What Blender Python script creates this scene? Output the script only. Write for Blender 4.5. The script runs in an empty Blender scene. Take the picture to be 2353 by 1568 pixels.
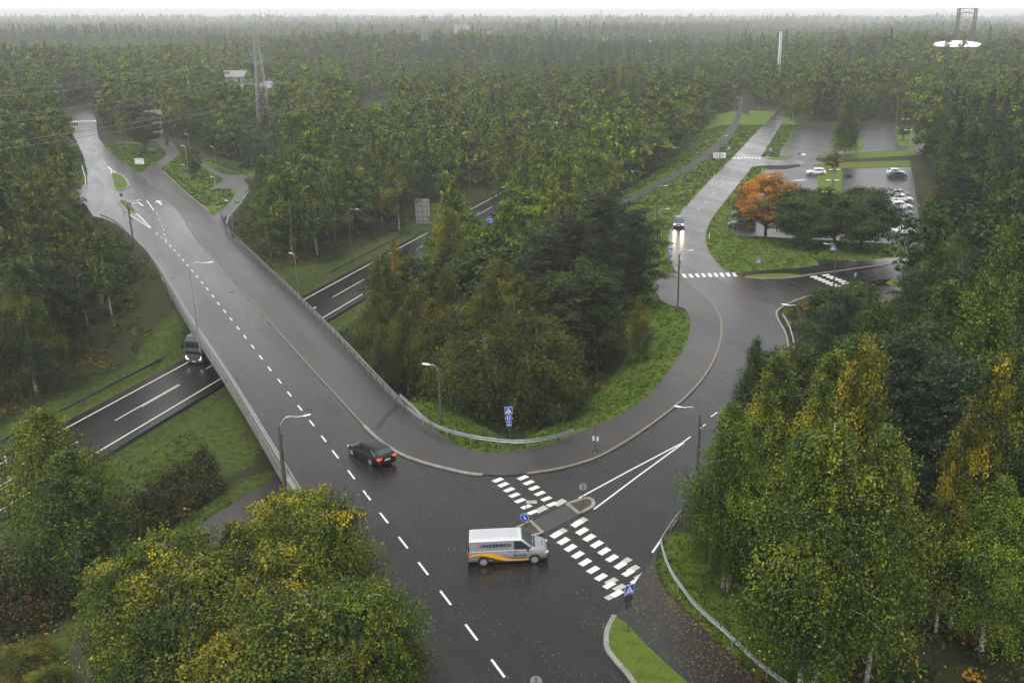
import bpy, bmesh, math, random
import numpy as np
from mathutils import Vector, Matrix
from mathutils.geometry import tessellate_polygon
R = math.radians
random.seed(7)
RNG = np.random.default_rng(7)
S = bpy.context.scene
COL = S.collection

# ---------------------------------------------------------------- camera, sky, sun, exposure
CAM_H = 35.0
F_PX, CX, CY, HOR = 2200.0, 1340.0, 784.0, 36.0      # all picture measures are in a 2352 x 1568 frame
PITCH = math.atan((CY - HOR) / F_PX)
cam_d = bpy.data.cameras.new("camera")
cam = bpy.data.objects.new("camera", cam_d)
COL.objects.link(cam)
cam.location = (0, 0, CAM_H)
cam.rotation_euler = (math.pi / 2 - PITCH, 0, 0)
cam_d.sensor_width = 36
cam_d.lens = F_PX / 2352 * 36
cam_d.shift_x = (1176 - CX) / 2352
cam_d.clip_start = 1.0
cam_d.clip_end = 30000
S.camera = cam

SUN_EL, SUN_AZ = 66.0, 200.0
w = bpy.data.worlds.new("World")
S.world = w
w.use_nodes = True
wn = w.node_tree
sky = wn.nodes.new("ShaderNodeTexSky")
sky.sky_type = 'NISHITA'
sky.sun_disc = False
sky.sun_elevation = R(SUN_EL)
sky.sun_rotation = R(SUN_AZ)
sky.air_density = 1.0
sky.dust_density = 3.0
hs = wn.nodes.new("ShaderNodeHueSaturation")
hs.inputs['Saturation'].default_value = 0.06
bg = wn.nodes['Background']
wn.links.new(sky.outputs[0], hs.inputs['Color'])
# the cloud deck: one closed layer, brightest low down where the mist thins to white
tcw = wn.nodes.new("ShaderNodeTexCoord"); spw = wn.nodes.new("ShaderNodeSeparateXYZ")
wn.links.new(tcw.outputs['Generated'], spw.inputs[0])
cr = wn.nodes.new("ShaderNodeValToRGB")
el = cr.color_ramp.elements
el[0].position = 0.0; el[0].color = (1.9, 1.9, 1.9, 1)
el[1].position = 1.0; el[1].color = (.62, .63, .65, 1)
for p_, c_ in ((.09, 1.5), (.24, .66), (.52, .30), (.72, .34)):
    e = el.new(p_); e.color = (c_, c_, c_ * 1.02, 1)
wn.links.new(spw.outputs['Z'], cr.inputs[0])
scw = wn.nodes.new("ShaderNodeVectorMath"); scw.operation = 'SCALE'; scw.inputs['Scale'].default_value = 6.3
wn.links.new(cr.outputs[0], scw.inputs[0])
mxw = wn.nodes.new("ShaderNodeMix"); mxw.data_type = 'RGBA'; mxw.inputs[0].default_value = .88
wn.links.new(hs.outputs[0], mxw.inputs[6]); wn.links.new(scw.outputs[0], mxw.inputs[7])
wn.links.new(mxw.outputs[2], bg.inputs['Color'])
bg.inputs['Strength'].default_value = 0.15
sd = bpy.data.lights.new("sun", 'SUN')
sun = bpy.data.objects.new("sun", sd)
COL.objects.link(sun)
sd.energy = 1.9
sd.angle = R(45)
sd.color = (1.0, 0.97, 0.93)
sun.rotation_euler = (R(90 - SUN_EL), 0, R(180 - SUN_AZ))
S.view_settings.view_transform = 'Standard'
S.view_settings.look = 'None'
S.view_settings.exposure = 0.9
S.view_settings.gamma = 1.0
S.render.engine = 'CYCLES'
cy = S.cycles
cy.use_denoising = True
cy.max_bounces = 6
cy.diffuse_bounces = 1
cy.glossy_bounces = 3
cy.transmission_bounces = 2
cy.volume_bounces = 2
cy.sample_clamp_indirect = 4.0
cy.use_adaptive_sampling = True
cy.adaptive_threshold = 0.02
cy.caustics_reflective = False
cy.caustics_refractive = False

# ---------------------------------------------------------------- picture measure -> place
SP, CP = math.sin(PITCH), math.cos(PITCH)
def at(x, y, z=0.0):
    u = y - CY
    d = u * CP + F_PX * SP
    t = (CAM_H - z) / d
    return Vector(((x - CX) * t, (F_PX * CP - u * SP) * t, z))
def atY(x, y, Y):
    """the point seen at x, y that is Y metres ahead"""
    u = y - CY
    t = Y / (F_PX * CP - u * SP)
    return Vector(((x - CX) * t, Y, CAM_H - t * (u * CP + F_PX * SP)))
def foot_top(xb, yb, yt, zb=0.0):
    """foot of a post from its base pixel and its height from its top row"""
    b = at(xb, yb, zb)
    return b, atY(xb, yt, b.y).z - zb
def A(c, k):
    """points traced in one of six enlarged quarters -> the 2352 frame"""
    ox, oy = {1: (0, 0), 2: (784.3, 0), 3: (1567.8, 0), 4: (0, 522.6), 5: (784.3, 522.6), 6: (1567.8, 522.6),
              7: (0, 1045.2), 8: (784.3, 1045.2), 9: (1567.8, 1045.2)}[k]
    return [(x * .3334 + ox, y * .3334 + oy) for x, y in c]
def smooth(pts, n=5, closed=False):
    """Catmull-Rom through the points"""
    P = [Vector(p) for p in pts]
    out = []
    m = len(P)
    for i in range(m if closed else m - 1):
        if closed:
            a, b, c, d = P[(i - 1) % m], P[i], P[(i + 1) % m], P[(i + 2) % m]
        else:
            a, b, c, d = P[max(i - 1, 0)], P[i], P[i + 1], P[min(i + 2, m - 1)]
        for k in range(n):
            t = k / n
            out.append(0.5 * ((2 * b) + (c - a) * t + (2 * a - 5 * b + 4 * c - d) * t * t + (3 * b - a - 3 * c + d) * t ** 3))
    if not closed:
        out.append(P[-1])
    return out
def W(pts, z=0.0):
    return [at(p[0], p[1], z) for p in pts]

# ---------------------------------------------------------------- scene helpers
def tag(o, label=None, cat=None, group=None, kind=None):
    if label: o["label"] = label
    if cat: o["category"] = cat
    if group: o["group"] = group
    if kind: o["kind"] = kind
    return o
def empty(name, loc=(0, 0, 0), rz=0.0):
    o = bpy.data.objects.new(name, None)
    COL.objects.link(o)
    o.location = loc
    o.rotation_euler = (0, 0, rz)
    o.empty_display_size = 0.3
    return o
def link(name, me, mat, parent=None, loc=None, smooth_=False):
    if mat is not None:
        mats = mat if isinstance(mat, (list, tuple)) else [mat]
        for m_ in mats: me.materials.append(m_)
    o = bpy.data.objects.new(name, me)
    COL.objects.link(o)
    if parent: o.parent = parent
    if loc is not None: o.location = loc
    if smooth_:
        for p in me.polygons: p.use_smooth = True
    return o
def copy_tree(o, parent=None):
    c = o.copy()
    COL.objects.link(c)
    c.parent = parent
    for ch in list(o.children):
        copy_tree(ch, c)
    return c
class MB:
    """collects shapes, links them as one mesh object"""
    def __init__(s): s.v = []; s.f = []; s.m = []; s.mi = 0
    def add(s, vs, fs):
        k = len(s.v)
        s.v += [tuple(v) for v in vs]
        s.f += [tuple(i + k for i in f) for f in fs]
        s.m += [s.mi] * len(fs)
        return s
    def box(s, c, d, rz=0.0, ax=None):
        x, y, z = d[0] / 2, d[1] / 2, d[2] / 2
        M = Matrix.Rotation(rz, 3, 'Z') if ax is None else ax
        vs = [Vector(c) + M @ Vector((a * x, b * y, e * z)) for a in (-1, 1) for b in (-1, 1) for e in (-1, 1)]
        return s.add(vs, [(0, 1, 3, 2), (4, 6, 7, 5), (0, 4, 5, 1), (2, 3, 7, 6), (0, 2, 6, 4), (1, 5, 7, 3)])
    def bar(s, a, b, w, h=None, up=(0, 0, 1)):
        a, b = Vector(a), Vector(b)
        h = h or w
        d = (b - a)
        if d.length < 1e-6: return s
        dn = d.normalized()
        u = Vector(up)
        if abs(dn.dot(u)) > .98: u = Vector((1, 0, 0))
        r = dn.cross(u).normalized()
        u = r.cross(dn)
        vs = []
        for p in (a, b):
            for i, j in ((-1, -1), (1, -1), (1, 1), (-1, 1)):
                vs.append(p + r * (i * w / 2) + u * (j * h / 2))
        return s.add(vs, [(3, 2, 1, 0), (4, 5, 6, 7), (0, 1, 5, 4), (1, 2, 6, 5), (2, 3, 7, 6), (3, 0, 4, 7)])
    def tube(s, pts, r, n=8, cap=True):
        P = [Vector(p) for p in pts]
        rr = r if isinstance(r, (list, tuple)) else [r] * len(P)
        vs, fs = [], []
        u = None
        for i, p in enumerate(P):
            d = (P[min(i + 1, len(P) - 1)] - P[max(i - 1, 0)]).normalized()
            if u is None:
                u = Vector((1, 0, 0)) if abs(d.z) > .7 else Vector((0, 0, 1))
            r1 = d.cross(u)
            if r1.length < 1e-4: r1 = d.cross(Vector((0, 1, 0)))
            r1.normalize()
            u = r1.cross(d).normalized()
            for k in range(n):
                a = 2 * math.pi * k / n
                vs.append(p + (r1 * math.cos(a) + u * math.sin(a)) * rr[i])
        for i in range(len(P) - 1):
            for k in range(n):
                a, b = i * n + k, i * n + (k + 1) % n
                fs.append((a, b, b + n, a + n))
        if cap:
            fs.append(tuple(range(n - 1, -1, -1)))
            fs.append(tuple(range((len(P) - 1) * n, len(P) * n)))
        return s.add(vs, fs)
    def disc(s, c, nrm, r, th, n=24, ry=None, a0=0, ppow=2.0):
        """thin cylinder centred on c facing nrm"""
        nrm = Vector(nrm).normalized()
        u = Vector((0, 0, 1)) if abs(nrm.z) < .9 else Vector((0, 1, 0))
        r1 = u.cross(nrm).normalized(); u = nrm.cross(r1)
        vs = []
        for k in (-.5, .5):
            for i in range(n):
                a = 2 * math.pi * i / n + a0
                vs.append(Vector(c) + nrm * (k * th) + r1 * (math.cos(a) * r) + u * (math.sin(a) * (ry or r)))
        return s.add(vs, [tuple(range(n - 1, -1, -1)), tuple(range(n, 2 * n))] + [(i, (i + 1) % n, (i + 1) % n + n, i + n) for i in range(n)])
    def prism(s, poly, z0, z1):
        """poly: list of (x, y); both caps triangulated"""
        n = len(poly)
        tri = tessellate_polygon([[Vector((p[0], p[1], 0)) for p in poly]])
        ar = sum(poly[i][0] * poly[(i + 1) % n][1] - poly[(i + 1) % n][0] * poly[i][1] for i in range(n))
        vs = [(p[0], p[1], z1) for p in poly] + [(p[0], p[1], z0) for p in poly]
        fs = []
        for t in tri:
            a, b, c = [Vector((poly[i][0], poly[i][1])) for i in t]
            up = (b - a).x * (c - a).y - (b - a).y * (c - a).x > 0
            t = tuple(t) if up else tuple(t[::-1])
            fs.append(t)
            fs.append(tuple(i + n for i in t[::-1]))
        for i in range(n):
            j = (i + 1) % n
            fs.append((i, i + n, j + n, j) if ar > 0 else (j, j + n, i + n, i))
        return s.add(vs, fs)
    def sheet(s, poly, z):
        n = len(poly)
        tri = tessellate_polygon([[Vector((p[0], p[1], 0)) for p in poly]])
        fs = []
        for t in tri:
            a, b, c = [Vector((poly[i][0], poly[i][1])) for i in t]
            up = (b - a).x * (c - a).y - (b - a).y * (c - a).x > 0
            fs.append(tuple(t) if up else tuple(t[::-1]))
        return s.add([(p[0], p[1], z) for p in poly], fs)
    def sweep(s, path, prof, closed=False):
        """profile (side, up) swept along a 3-D path"""
        P = [Vector(p) for p in path]
        m, n = len(P), len(prof)
        vs = []
        for i, p in enumerate(P):
            if closed: d = P[(i + 1) % m] - P[(i - 1) % m]
            else: d = P[min(i + 1, m - 1)] - P[max(i - 1, 0)]
            d.z = 0; d.normalize()
            r = Vector((d.y, -d.x, 0))
            for a, b in prof:
                vs.append(p + r * a + Vector((0, 0, b)))
        fs = []
        for i in range(m if closed else m - 1):
            k = (i + 1) % m
            for j in range(n):
                j2 = (j + 1) % n
                fs.append((i * n + j, i * n + j2, k * n + j2, k * n + j))
        if not closed:
            fs.append(tuple(range(n - 1, -1, -1))); fs.append(tuple(range((m - 1) * n, m * n)))
        return s.add(vs, fs)
    def mesh(s, name):
        me = bpy.data.meshes.new(name)
        me.from_pydata(s.v, [], s.f)
        if any(s.m): me.polygons.foreach_set("material_index", s.m)
        me.update()
        return me
    def build(s, name, mat, parent=None, loc=None, sm=False, bevel=0):
        me = s.mesh(name)
        if bevel:
            bm = bmesh.new(); bm.from_mesh(me)
            bmesh.ops.remove_doubles(bm, verts=bm.verts, dist=1e-4)
            es = [e for e in bm.edges if len(e.link_faces) == 2 and e.calc_face_angle(0) > .6]
            bmesh.ops.bevel(bm, geom=es, offset=bevel, segments=1, affect='EDGES', clamp_overlap=True)
            bm.to_mesh(me); bm.free()
        return link(name, me, mat, parent, loc, sm)

# ---------------------------------------------------------------- materials
def nodes(name):
    m = bpy.data.materials.new(name)
    m.use_nodes = True
    nt = m.node_tree
    return m, nt, nt.nodes['Principled BSDF']
def N(nt, t, **kw):
    n = nt.nodes.new(t)
    for k, v in kw.items():
        if k in n.inputs.keys() and not hasattr(n, k): n.inputs[k].default_value = v
        elif hasattr(n, k): setattr(n, k, v)
        else: n.inputs[k].default_value = v
    return n
def noise(nt, scale, detail=4, rough=.55, coord='Object', stretch=None, rot=0.0):
    tc = nt.nodes.new("ShaderNodeTexCoord")
    n = nt.nodes.new("ShaderNodeTexNoise")
    n.inputs['Scale'].default_value = scale
    n.inputs['Detail'].default_value = detail
    n.inputs['Roughness'].default_value = rough
    src = tc.outputs[coord]
    if stretch:
        mp = nt.nodes.new("ShaderNodeMapping")
        mp.vector_type = 'TEXTURE'
        mp.inputs['Scale'].default_value = tuple(1 / q for q in stretch)
        mp.inputs['Rotation'].default_value = (0, 0, rot)
        nt.links.new(src, mp.inputs[0]); src = mp.outputs[0]
    nt.links.new(src, n.inputs['Vector'])
    return n.outputs['Fac']
def ramp(nt, fac, stops):
    r = nt.nodes.new("ShaderNodeValToRGB")
    e = r.color_ramp.elements
    while len(e) < len(stops): e.new(0.5)
    for i, (p, c) in enumerate(stops):
        e[i].position = p
        e[i].color = (c, c, c, 1) if not isinstance(c, tuple) else (*c, 1)
    nt.links.new(fac, r.inputs[0])
    return r.outputs[0]
def mixc(nt, fac, a, b, mode='MIX'):
    m = nt.nodes.new("ShaderNodeMix")
    m.data_type = 'RGBA'; m.blend_type = mode
    for s, v in ((0, fac), (6, a), (7, b)):
        if hasattr(v, 'is_linked') or hasattr(v, 'links'): nt.links.new(v, m.inputs[s])
        elif s == 0: m.inputs[0].default_value = v
        else: m.inputs[s].default_value = (*v, 1)
    return m.outputs[2]
def bump(nt, bs, h, strength=.3, dist=.02):
    b = nt.nodes.new("ShaderNodeBump")
    b.inputs['Strength'].default_value = strength
    b.inputs['Distance'].default_value = dist
    nt.links.new(h, b.inputs['Height'])
    nt.links.new(b.outputs[0], bs.inputs['Normal'])
def mat(name, col, rough=.5, metal=0.0, vary=0.15, nscale=3.0, coat=0.0, spec=.5, emit=None, estr=1.0):
    m, nt, b = nodes(name)
    b.inputs['Roughness'].default_value = rough
    b.inputs['Metallic'].default_value = metal
    b.inputs['Coat Weight'].default_value = coat
    b.inputs['Coat Roughness'].default_value = .05
    b.inputs['Specular IOR Level'].default_value = spec
    if vary > 0:
        f = noise(nt, nscale, 5)
        c = ramp(nt, f, [(.25, tuple(x * (1 - vary) for x in col)), (.75, tuple(min(1, x * (1 + vary)) for x in col))])
        nt.links.new(c, b.inputs['Base Color'])
    else:
        b.inputs['Base Color'].default_value = (*col, 1)
    if emit:
        b.inputs['Emission Color'].default_value = (*emit, 1)
        b.inputs['Emission Strength'].default_value = estr
    return m
def asphalt(name, lo, hi, r0, r1, leaves=0.0, tint=(1, 1, 1.03), wear=.5, cracks=True, rot=0.5):
    m, nt, b = nodes(name)
    big = noise(nt, .06, 5, .6)
    mid = noise(nt, .9, 5, .6, stretch=(1, .05, 1), rot=rot)
    fine = noise(nt, 38, 3, .7)
    f1 = mixc(nt, .5, ramp(nt, big, [(.3, 0.0), (.7, 1.0)]), ramp(nt, mid, [(.3, 0.0), (.7, 1.0)]))
    base = ramp(nt, f1, [(.15, tuple(lo * t for t in tint)), (.85, tuple(hi * t for t in tint))])
    base = mixc(nt, ramp(nt, fine, [(.35, .55), (.65, .0)]), base, tuple(lo * .45 * t for t in tint))
    if cracks:
        vo = nt.nodes.new("ShaderNodeTexVoronoi"); vo.feature = 'DISTANCE_TO_EDGE'
        vo.inputs['Scale'].default_value = .09
        tc = nt.nodes.new("ShaderNodeTexCoord"); wp = nt.nodes.new("ShaderNodeTexNoise")
        wp.inputs['Scale'].default_value = .5; wp.inputs['Detail'].default_value = 6
        nt.links.new(tc.outputs['Object'], wp.inputs['Vector'])
        ad = nt.nodes.new("ShaderNodeMixRGB"); ad.blend_type = 'ADD'; ad.inputs[0].default_value = 3.0
        nt.links.new(tc.outputs['Object'], ad.inputs[1]); nt.links.new(wp.outputs['Color'], ad.inputs[2])
        nt.links.new(ad.outputs[0], vo.inputs['Vector'])
        ck = ramp(nt, vo.outputs['Distance'], [(.0, .6), (.0035, 0.0)])
        base = mixc(nt, ck, base, (.006, .006, .006))
    if leaves > 0:
        lv = noise(nt, 7.0, 2, .5)
        pt = noise(nt, .35, 3, .5)
        k = nt.nodes.new("ShaderNodeMath"); k.operation = 'MULTIPLY'
        nt.links.new(ramp(nt, lv, [(.66 - leaves * .1, 0.0), (.69 - leaves * .1, 1.0)]), k.inputs[0])
        nt.links.new(ramp(nt, pt, [(.35, 0.0), (.6, 1.0)]), k.inputs[1])
        base = mixc(nt, k.outputs[0], base, (.20, .13, .03))
    nt.links.new(base, b.inputs['Base Color'])
    wet = noise(nt, .22, 5, .6, stretch=(1, .12, 1), rot=rot)
    nt.links.new(ramp(nt, wet, [(.35, r0), (.65, r1)]), b.inputs['Roughness'])
    b.inputs['IOR'].default_value = 1.5
    bump(nt, b, fine, .25, .01)
    return m
M = {}
HAZE = 0.00030
M['road'] = asphalt("wet_asphalt", .007, .020, .21, .31, leaves=.02, rot=.518)
M['side_road'] = asphalt("wet_dark_asphalt", .013, .024, .10, .32)
M['path'] = asphalt("worn_path_asphalt", .034, .060, .34, .46, tint=(1.08, 1.0, .95), rot=.518)
M['cycle'] = asphalt("dark_cycle_path_asphalt", .020, .032, .55, .70, cracks=False)
M['path_leaves'] = asphalt("leaf_strewn_asphalt", .014, .026, .28, .45, leaves=.35, tint=(1, 1, 1.05))
M['motorway'] = asphalt("motorway_asphalt", .010, .020, .22, .42, cracks=False, rot=-.24)
M['lot'] = asphalt("car_park_asphalt", .03, .045, .30, .38)
M['patch'] = asphalt("refuge_asphalt", .04, .06, .35, .5, cracks=False)
def paint(name, col, wear_lo, wear_hi):
    m, nt, b = nodes(name)
    f = noise(nt, 9, 6, .7)
    g = noise(nt, 1.1, 3, .6)
    mm = nt.nodes.new("ShaderNodeMath"); mm.operation = 'ADD'
    nt.links.new(f, mm.inputs[0]); nt.links.new(g, mm.inputs[1])
    c = ramp(nt, mm.outputs[0], [(wear_lo, (.06, .06, .06)), (wear_hi, col)])
    nt.links.new(c, b.inputs['Base Color'])
    b.inputs['Roughness'].default_value = .5
    return m
M['paint'] = paint("white_road_paint", (.60, .60, .575), .36, .52)
M['paint_y'] = paint("warm_road_paint", (.68, .66, .52), .33, .46)
M['paint_old'] = paint("worn_road_paint", (.38, .37, .34), .42, .58)
M['stone'] = mat("granite_kerb", (.21, .20, .18), .7, vary=.35, nscale=2.5)
M['stone_y'] = mat("sandy_kerb", (.17, .155, .12), .7, vary=.35, nscale=2.5)
M['concrete'] = mat("bridge_concrete", (.20, .195, .18), .75, vary=.4, nscale=.8)
M['concrete_d'] = mat("stained_concrete", (.12, .10, .075), .8, vary=.5, nscale=1.2)
M['galv'] = mat("galvanised_steel", (.48, .50, .52), .38, .75, vary=.2, nscale=2)
M['galv_d'] = mat("weathered_steel", (.10, .105, .11), .5, .5, vary=.3, nscale=2)
M['post_d'] = mat("dark_post_steel", (.05, .05, .055), .6, .2, vary=.3)
M['wood_pole'] = mat("tarred_wood", (.085, .075, .06), .8, vary=.35, nscale=4)
M['lamp_white'] = mat("lamp_housing", (.72, .73, .74), .35, vary=.05)
M['blue'] = mat("sign_blue", (.015, .06, .50), .35, vary=.05)
M['white'] = mat("sign_white", (.80, .80, .80), .35, vary=.03)
M['black'] = mat("sign_black", (.012, .012, .012), .45, vary=.0)
M['yellow'] = mat("sign_yellow", (.75, .55, .03), .4, vary=.03)
M['sign_back'] = mat("sign_back_grey", (.36, .37, .38), .45, .3, vary=.12)
M['soil'] = mat("mossy_soil", (.045, .042, .022), .9, vary=.5, nscale=3)
# ---------------------------------------------------------------- the layout, traced on the ground (z = 0) and below it
def xy(ps): return [(p[0], p[1]) for p in ps]
left_edge = [(1010, 1640), (971, 1568), (930, 1495), (880, 1425), (817, 1328), (760, 1236), (703, 1142), (668, 1088), (623, 1012), (567, 920),
             (500, 818), (450, 745), (400, 665), (366, 612), (333, 575), (295, 538), (270, 516), (253, 508), (233, 500), (215, 497)]
left_far = [(196, 470), (120, 466), (120, 432), (201, 423), (200, 393), (193, 363), (180, 333), (163, 300), (147, 296), (100, 300), (60, 288), (133, 281), (187, 256), (203, 238),
            (214, 238), (214, 257), (222, 277), (222, 293), (227, 317), (250, 347), (287, 374), (323, 400)]
kerb_bridge = [(323, 400), (353, 430), (393, 467), (417, 493), (433, 521), (449, 545), (490, 588), (533, 638), (587, 703), (633.5, 756), (710, 841),
               (784, 921), (847.6, 989.4), (885, 1022), (924, 1045), (964, 1060), (1017.7, 1075), (1071, 1087), (1109, 1091)]
kerb_bend = [(1211, 1088.5), (1284, 1077), (1340, 1062), (1384, 1045), (1451, 1006), (1518, 959), (1568, 919), (1601, 886), (1628, 849), (1646, 812.7),
             (1656, 776), (1656, 739), (1644.5, 712.6), (1628, 689), (1601, 669), (1576, 646), (1562, 630)]
road_up_left = [(1551, 622.6), (1538, 589), (1534.5, 556), (1540, 529), (1551, 508), (1568.5, 480), (1588, 460), (1628, 417), (1678, 367), (1734.5, 307), (1768, 273), (1792, 247)]
road_up_right = [(1806, 247), (1798, 277), (1781, 307), (1748, 360)]
road_mid_right = [(1728, 383), (1724.5, 387), (1701, 417), (1661, 467), (1638, 497), (1624.5, 523), (1619.5, 549), (1628, 579), (1648, 606), (1668, 622.6), (1700, 634)]
side_top = [(1711, 637), (1751, 640), (1818, 637.6), (1868, 630), (1951, 619), (2034.5, 607.6), (2100, 598), (2200, 586)]
side_bottom = [(2250, 640), (2140, 651), (2095, 662), (2040, 668), (1975, 671), (1901, 675), (1851, 682.6), (1808, 699), (1784.5, 716), (1788, 736), (1801, 759), (1809.5, 786), (1810, 815),
               (1795, 860), (1762, 920), (1722, 978), (1670, 1045), (1615, 1110), (1566, 1175), (1540, 1212), (1513, 1250), (1501, 1279), (1465, 1330), (1411, 1415),
               (1396, 1445), (1394.5, 1482), (1411, 1512), (1438, 1542), (1470, 1590), (1500, 1640)]
main_px = (left_edge + left_far + smooth(kerb_bridge, 4) + [(1160, 1093)] + smooth(kerb_bend, 4) + smooth(road_up_left, 4) + smooth(road_up_right, 3) +
           [(1800, 362), (1828, 364), (1850, 376), (1806, 380), (1757, 380)] + smooth(road_mid_right, 4) + side_top + smooth(side_bottom, 3))
MAIN = xy(W(main_px))

rail_right = [(513, 495), (518, 512), (523, 523), (533, 543), (547, 559), (650, 655), (720, 724), (784, 789), (851, 862), (918, 932)]
walk_outer = rail_right + [(958, 958), (998, 986), (1031, 1012), (1061, 1029), (1118, 1040), (1184, 1036), (1251, 1023), (1284, 1013), (1364, 979), (1418, 956), (1484.5, 912.7),
              (1518, 876), (1551, 832.7), (1568, 807), (1581, 776), (1586, 743), (1578, 719), (1568, 708), (1538, 702.6), (1517, 690)]
walk_left_up = [(1500, 655), (1518, 636), (1554.5, 628)]
WALK_A = xy(W(smooth(kerb_bridge, 4) + [(1160, 1093)] + smooth(kerb_bend, 4) + walk_left_up[::-1] + smooth(walk_outer[::-1][:20], 3) + walk_outer[::-1][20:] +
              [(520, 500), (490, 497), (450, 467), (400, 423), (370, 393), (345, 384)]))
path_fork = [(323, 400), (357, 377), (383, 358), (378, 345), (362, 330), (340, 312), (352, 306), (375, 315), (396, 328), (413, 350), (400, 363), (373, 383), (370, 393), (400, 423), (450, 467), (480, 490), (490, 499)]
PATH_FORK = xy(W([(323, 400)] + path_fork[1:12] + [(370, 393), (352, 428)]))
PATH_B = xy(W([(490, 497), (513, 480), (533, 460), (543, 443), (533, 434), (500, 433), (478, 436), (492, 428), (510, 420), (513, 412), (493, 400), (467, 383),
               (440, 372), (446, 366), (477, 381), (500, 395), (520, 401), (580, 403), (640, 402), (640, 408), (560, 411), (568, 425), (574, 437), (566, 450), (550, 472), (530, 495), (520, 512)]))
cyc = [(1410, 475), (1470, 440), (1510, 418), (1560, 392), (1610, 358), (1645, 330), (1672, 298), (1690, 268), (1698, 238), (1701, 222)]
cyc2 = [(1707, 222), (1706, 242), (1701, 268), (1687, 302), (1660, 334), (1622, 364), (1572, 399), (1520, 425), (1480, 447), (1420, 484)]
CYCLE = xy(W(smooth(cyc, 4) + smooth(cyc2, 4)))
CYC_LINK = xy(W([(1622, 361), (1678, 364), (1676, 368), (1610, 367)]))
SIDE_WALK = xy(W([(1700, 626), (1740, 622), (1830, 616), (1900, 606), (1970, 599), (2064, 591), (2200, 578), (2200, 584), (2100, 597), (2034, 606.5), (1951, 618), (1910, 622),
                  (1870, 627), (1820, 628), (1760, 630), (1712, 635), (1700, 634)]))
SIDE_LOW = xy(W([(2095, 662.5), (2140, 652), (2250, 641), (2250, 652), (2110, 673), (2066, 681), (2046, 700), (2036, 740), (2012, 736), (2000, 705), (1985, 688), (1975, 672)]))
END_WALK = xy(W([(1513, 1252), (1501, 1280), (1465, 1330), (1411, 1415), (1434.5, 1428.6), (1484.5, 1482), (1534.5, 1528.6), (1568, 1558), (1640, 1625),
                 (1830, 1640), (1748, 1568), (1708, 1532), (1651, 1482), (1611, 1438.6), (1568, 1398), (1534, 1365), (1513, 1332), (1505, 1300)]))
WEDGE = xy(W([(1413, 1417), (1434.5, 1429), (1484.5, 1482.4), (1534.5, 1529), (1568, 1558.4), (1640, 1626), (1560, 1700), (1500, 1640), (1470, 1590), (1438, 1542), (1411, 1512), (1396, 1482), (1397.5, 1446)]))
LOT_UP = xy(W([(1789, 358), (1795, 345), (1822, 302), (1860, 295), (1912, 290), (2054, 290), (2110, 291), (2225, 298), (2235, 330), (2200, 348), (2120, 350), (2080, 345), (1946, 352), (1880, 358),
               (1872, 368), (1900, 375), (2092, 380), (2100, 420), (2108, 480), (2118, 560), (2110, 585), (2075, 585), (2062, 560), (1690, 540), (1690, 520), (1705, 470), (1735, 440), (1757, 390), (1806, 389), (1840, 382), (1826, 365)]))

road = MB().prism(MAIN, -.30, 0.0).build('road', M['road']); tag(road, kind='structure')
def slab(name, poly, top, m, depth=.3, kind='structure'):
    return tag(MB().prism(poly, top - depth, top).build(name, m), kind=kind)
slab('sidewalk', WALK_A, .085, M['path'])
slab('path', PATH_FORK, .012, M['path'])
slab('path', PATH_B, .008, M['path'])
slab('cycle_path', CYCLE, .015, M['cycle'])
slab('path', CYC_LINK, .005, M['path'])
slab('sidewalk', SIDE_WALK, .03, M['side_road'])
slab('sidewalk', SIDE_LOW, .012, M['path'])
slab('sidewalk', END_WALK, .022, M['path_leaves'])
slab('car_park', LOT_UP, -.008, M['lot'])

# ---- the motorway in its cutting, the footpath beside it
ZM = -6.5
mp = at(260, 965, ZM); mq = at(952.7, 574, ZM)
md = Vector((mq.x - mp.x, mq.y - mp.y)).normalized()
mo = Vector((mp.x, mp.y)) + Vector((md.y, -md.x)) * .3
mn = Vector((md.y, -md.x))            # to its right
def mw(s, o):                         # along, across -> x, y
    p = mo + md * s + mn * o
    return (p.x, p.y)
slab('motorway', [mw(-110, -5.0), mw(-110, 5.4), mw(300, 5.4), mw(300, -5.0)], ZM, M['motorway'])
def strip(pts, wd, z, mb):
    P = [Vector(p[:2]) for p in pts]
    for a, b in zip(P[:-1], P[1:]):
        d = (b - a).normalized(); n_ = Vector((d.y, -d.x)) * wd / 2
        mb.add([(*(a - n_), z), (*(a + n_), z), (*(b + n_), z), (*(b - n_), z)], [(0, 1, 2, 3)])
    return mb
def strip_smooth(pts, wd, z, mb):
    P = [Vector(p[:2]) for p in pts]
    vs = []
    for i, p in enumerate(P):
        d = (P[min(i + 1, len(P) - 1)] - P[max(i - 1, 0)]).normalized(); n_ = Vector((d.y, -d.x)) * wd / 2
        vs += [(*(p - n_), z), (*(p + n_), z)]
    mb.add(vs, [(2 * i, 2 * i + 1, 2 * i + 3, 2 * i + 2) for i in range(len(P) - 1)])
    return mb
b = MB()
for s in range(-110, 296, 10):
    strip([mw(s, -3.75), mw(s + 10, -3.75)], .16, ZM + .004, b)
    strip([mw(s, 3.65), mw(s + 10, 3.65)], .16, ZM + .004, b)
tag(b.build('edge_line', M['paint_y']), kind='structure')
b = MB()
c0 = (Vector(at(260, 965, ZM)[:2]) - mo).dot(md)
for k in range(-8, 20):
    s = c0 + k * 16.5
    strip([mw(s, -.08), mw(s + 11, -.08)], .13, ZM + .004, b)
    if k % 2 == 0: strip([mw(s + 4, .16), mw(s + 11, .16)], .10, ZM + .004, b)
tag(b.build('centre_line', M['paint_y']), kind='structure')
ZF = -5.2
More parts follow.
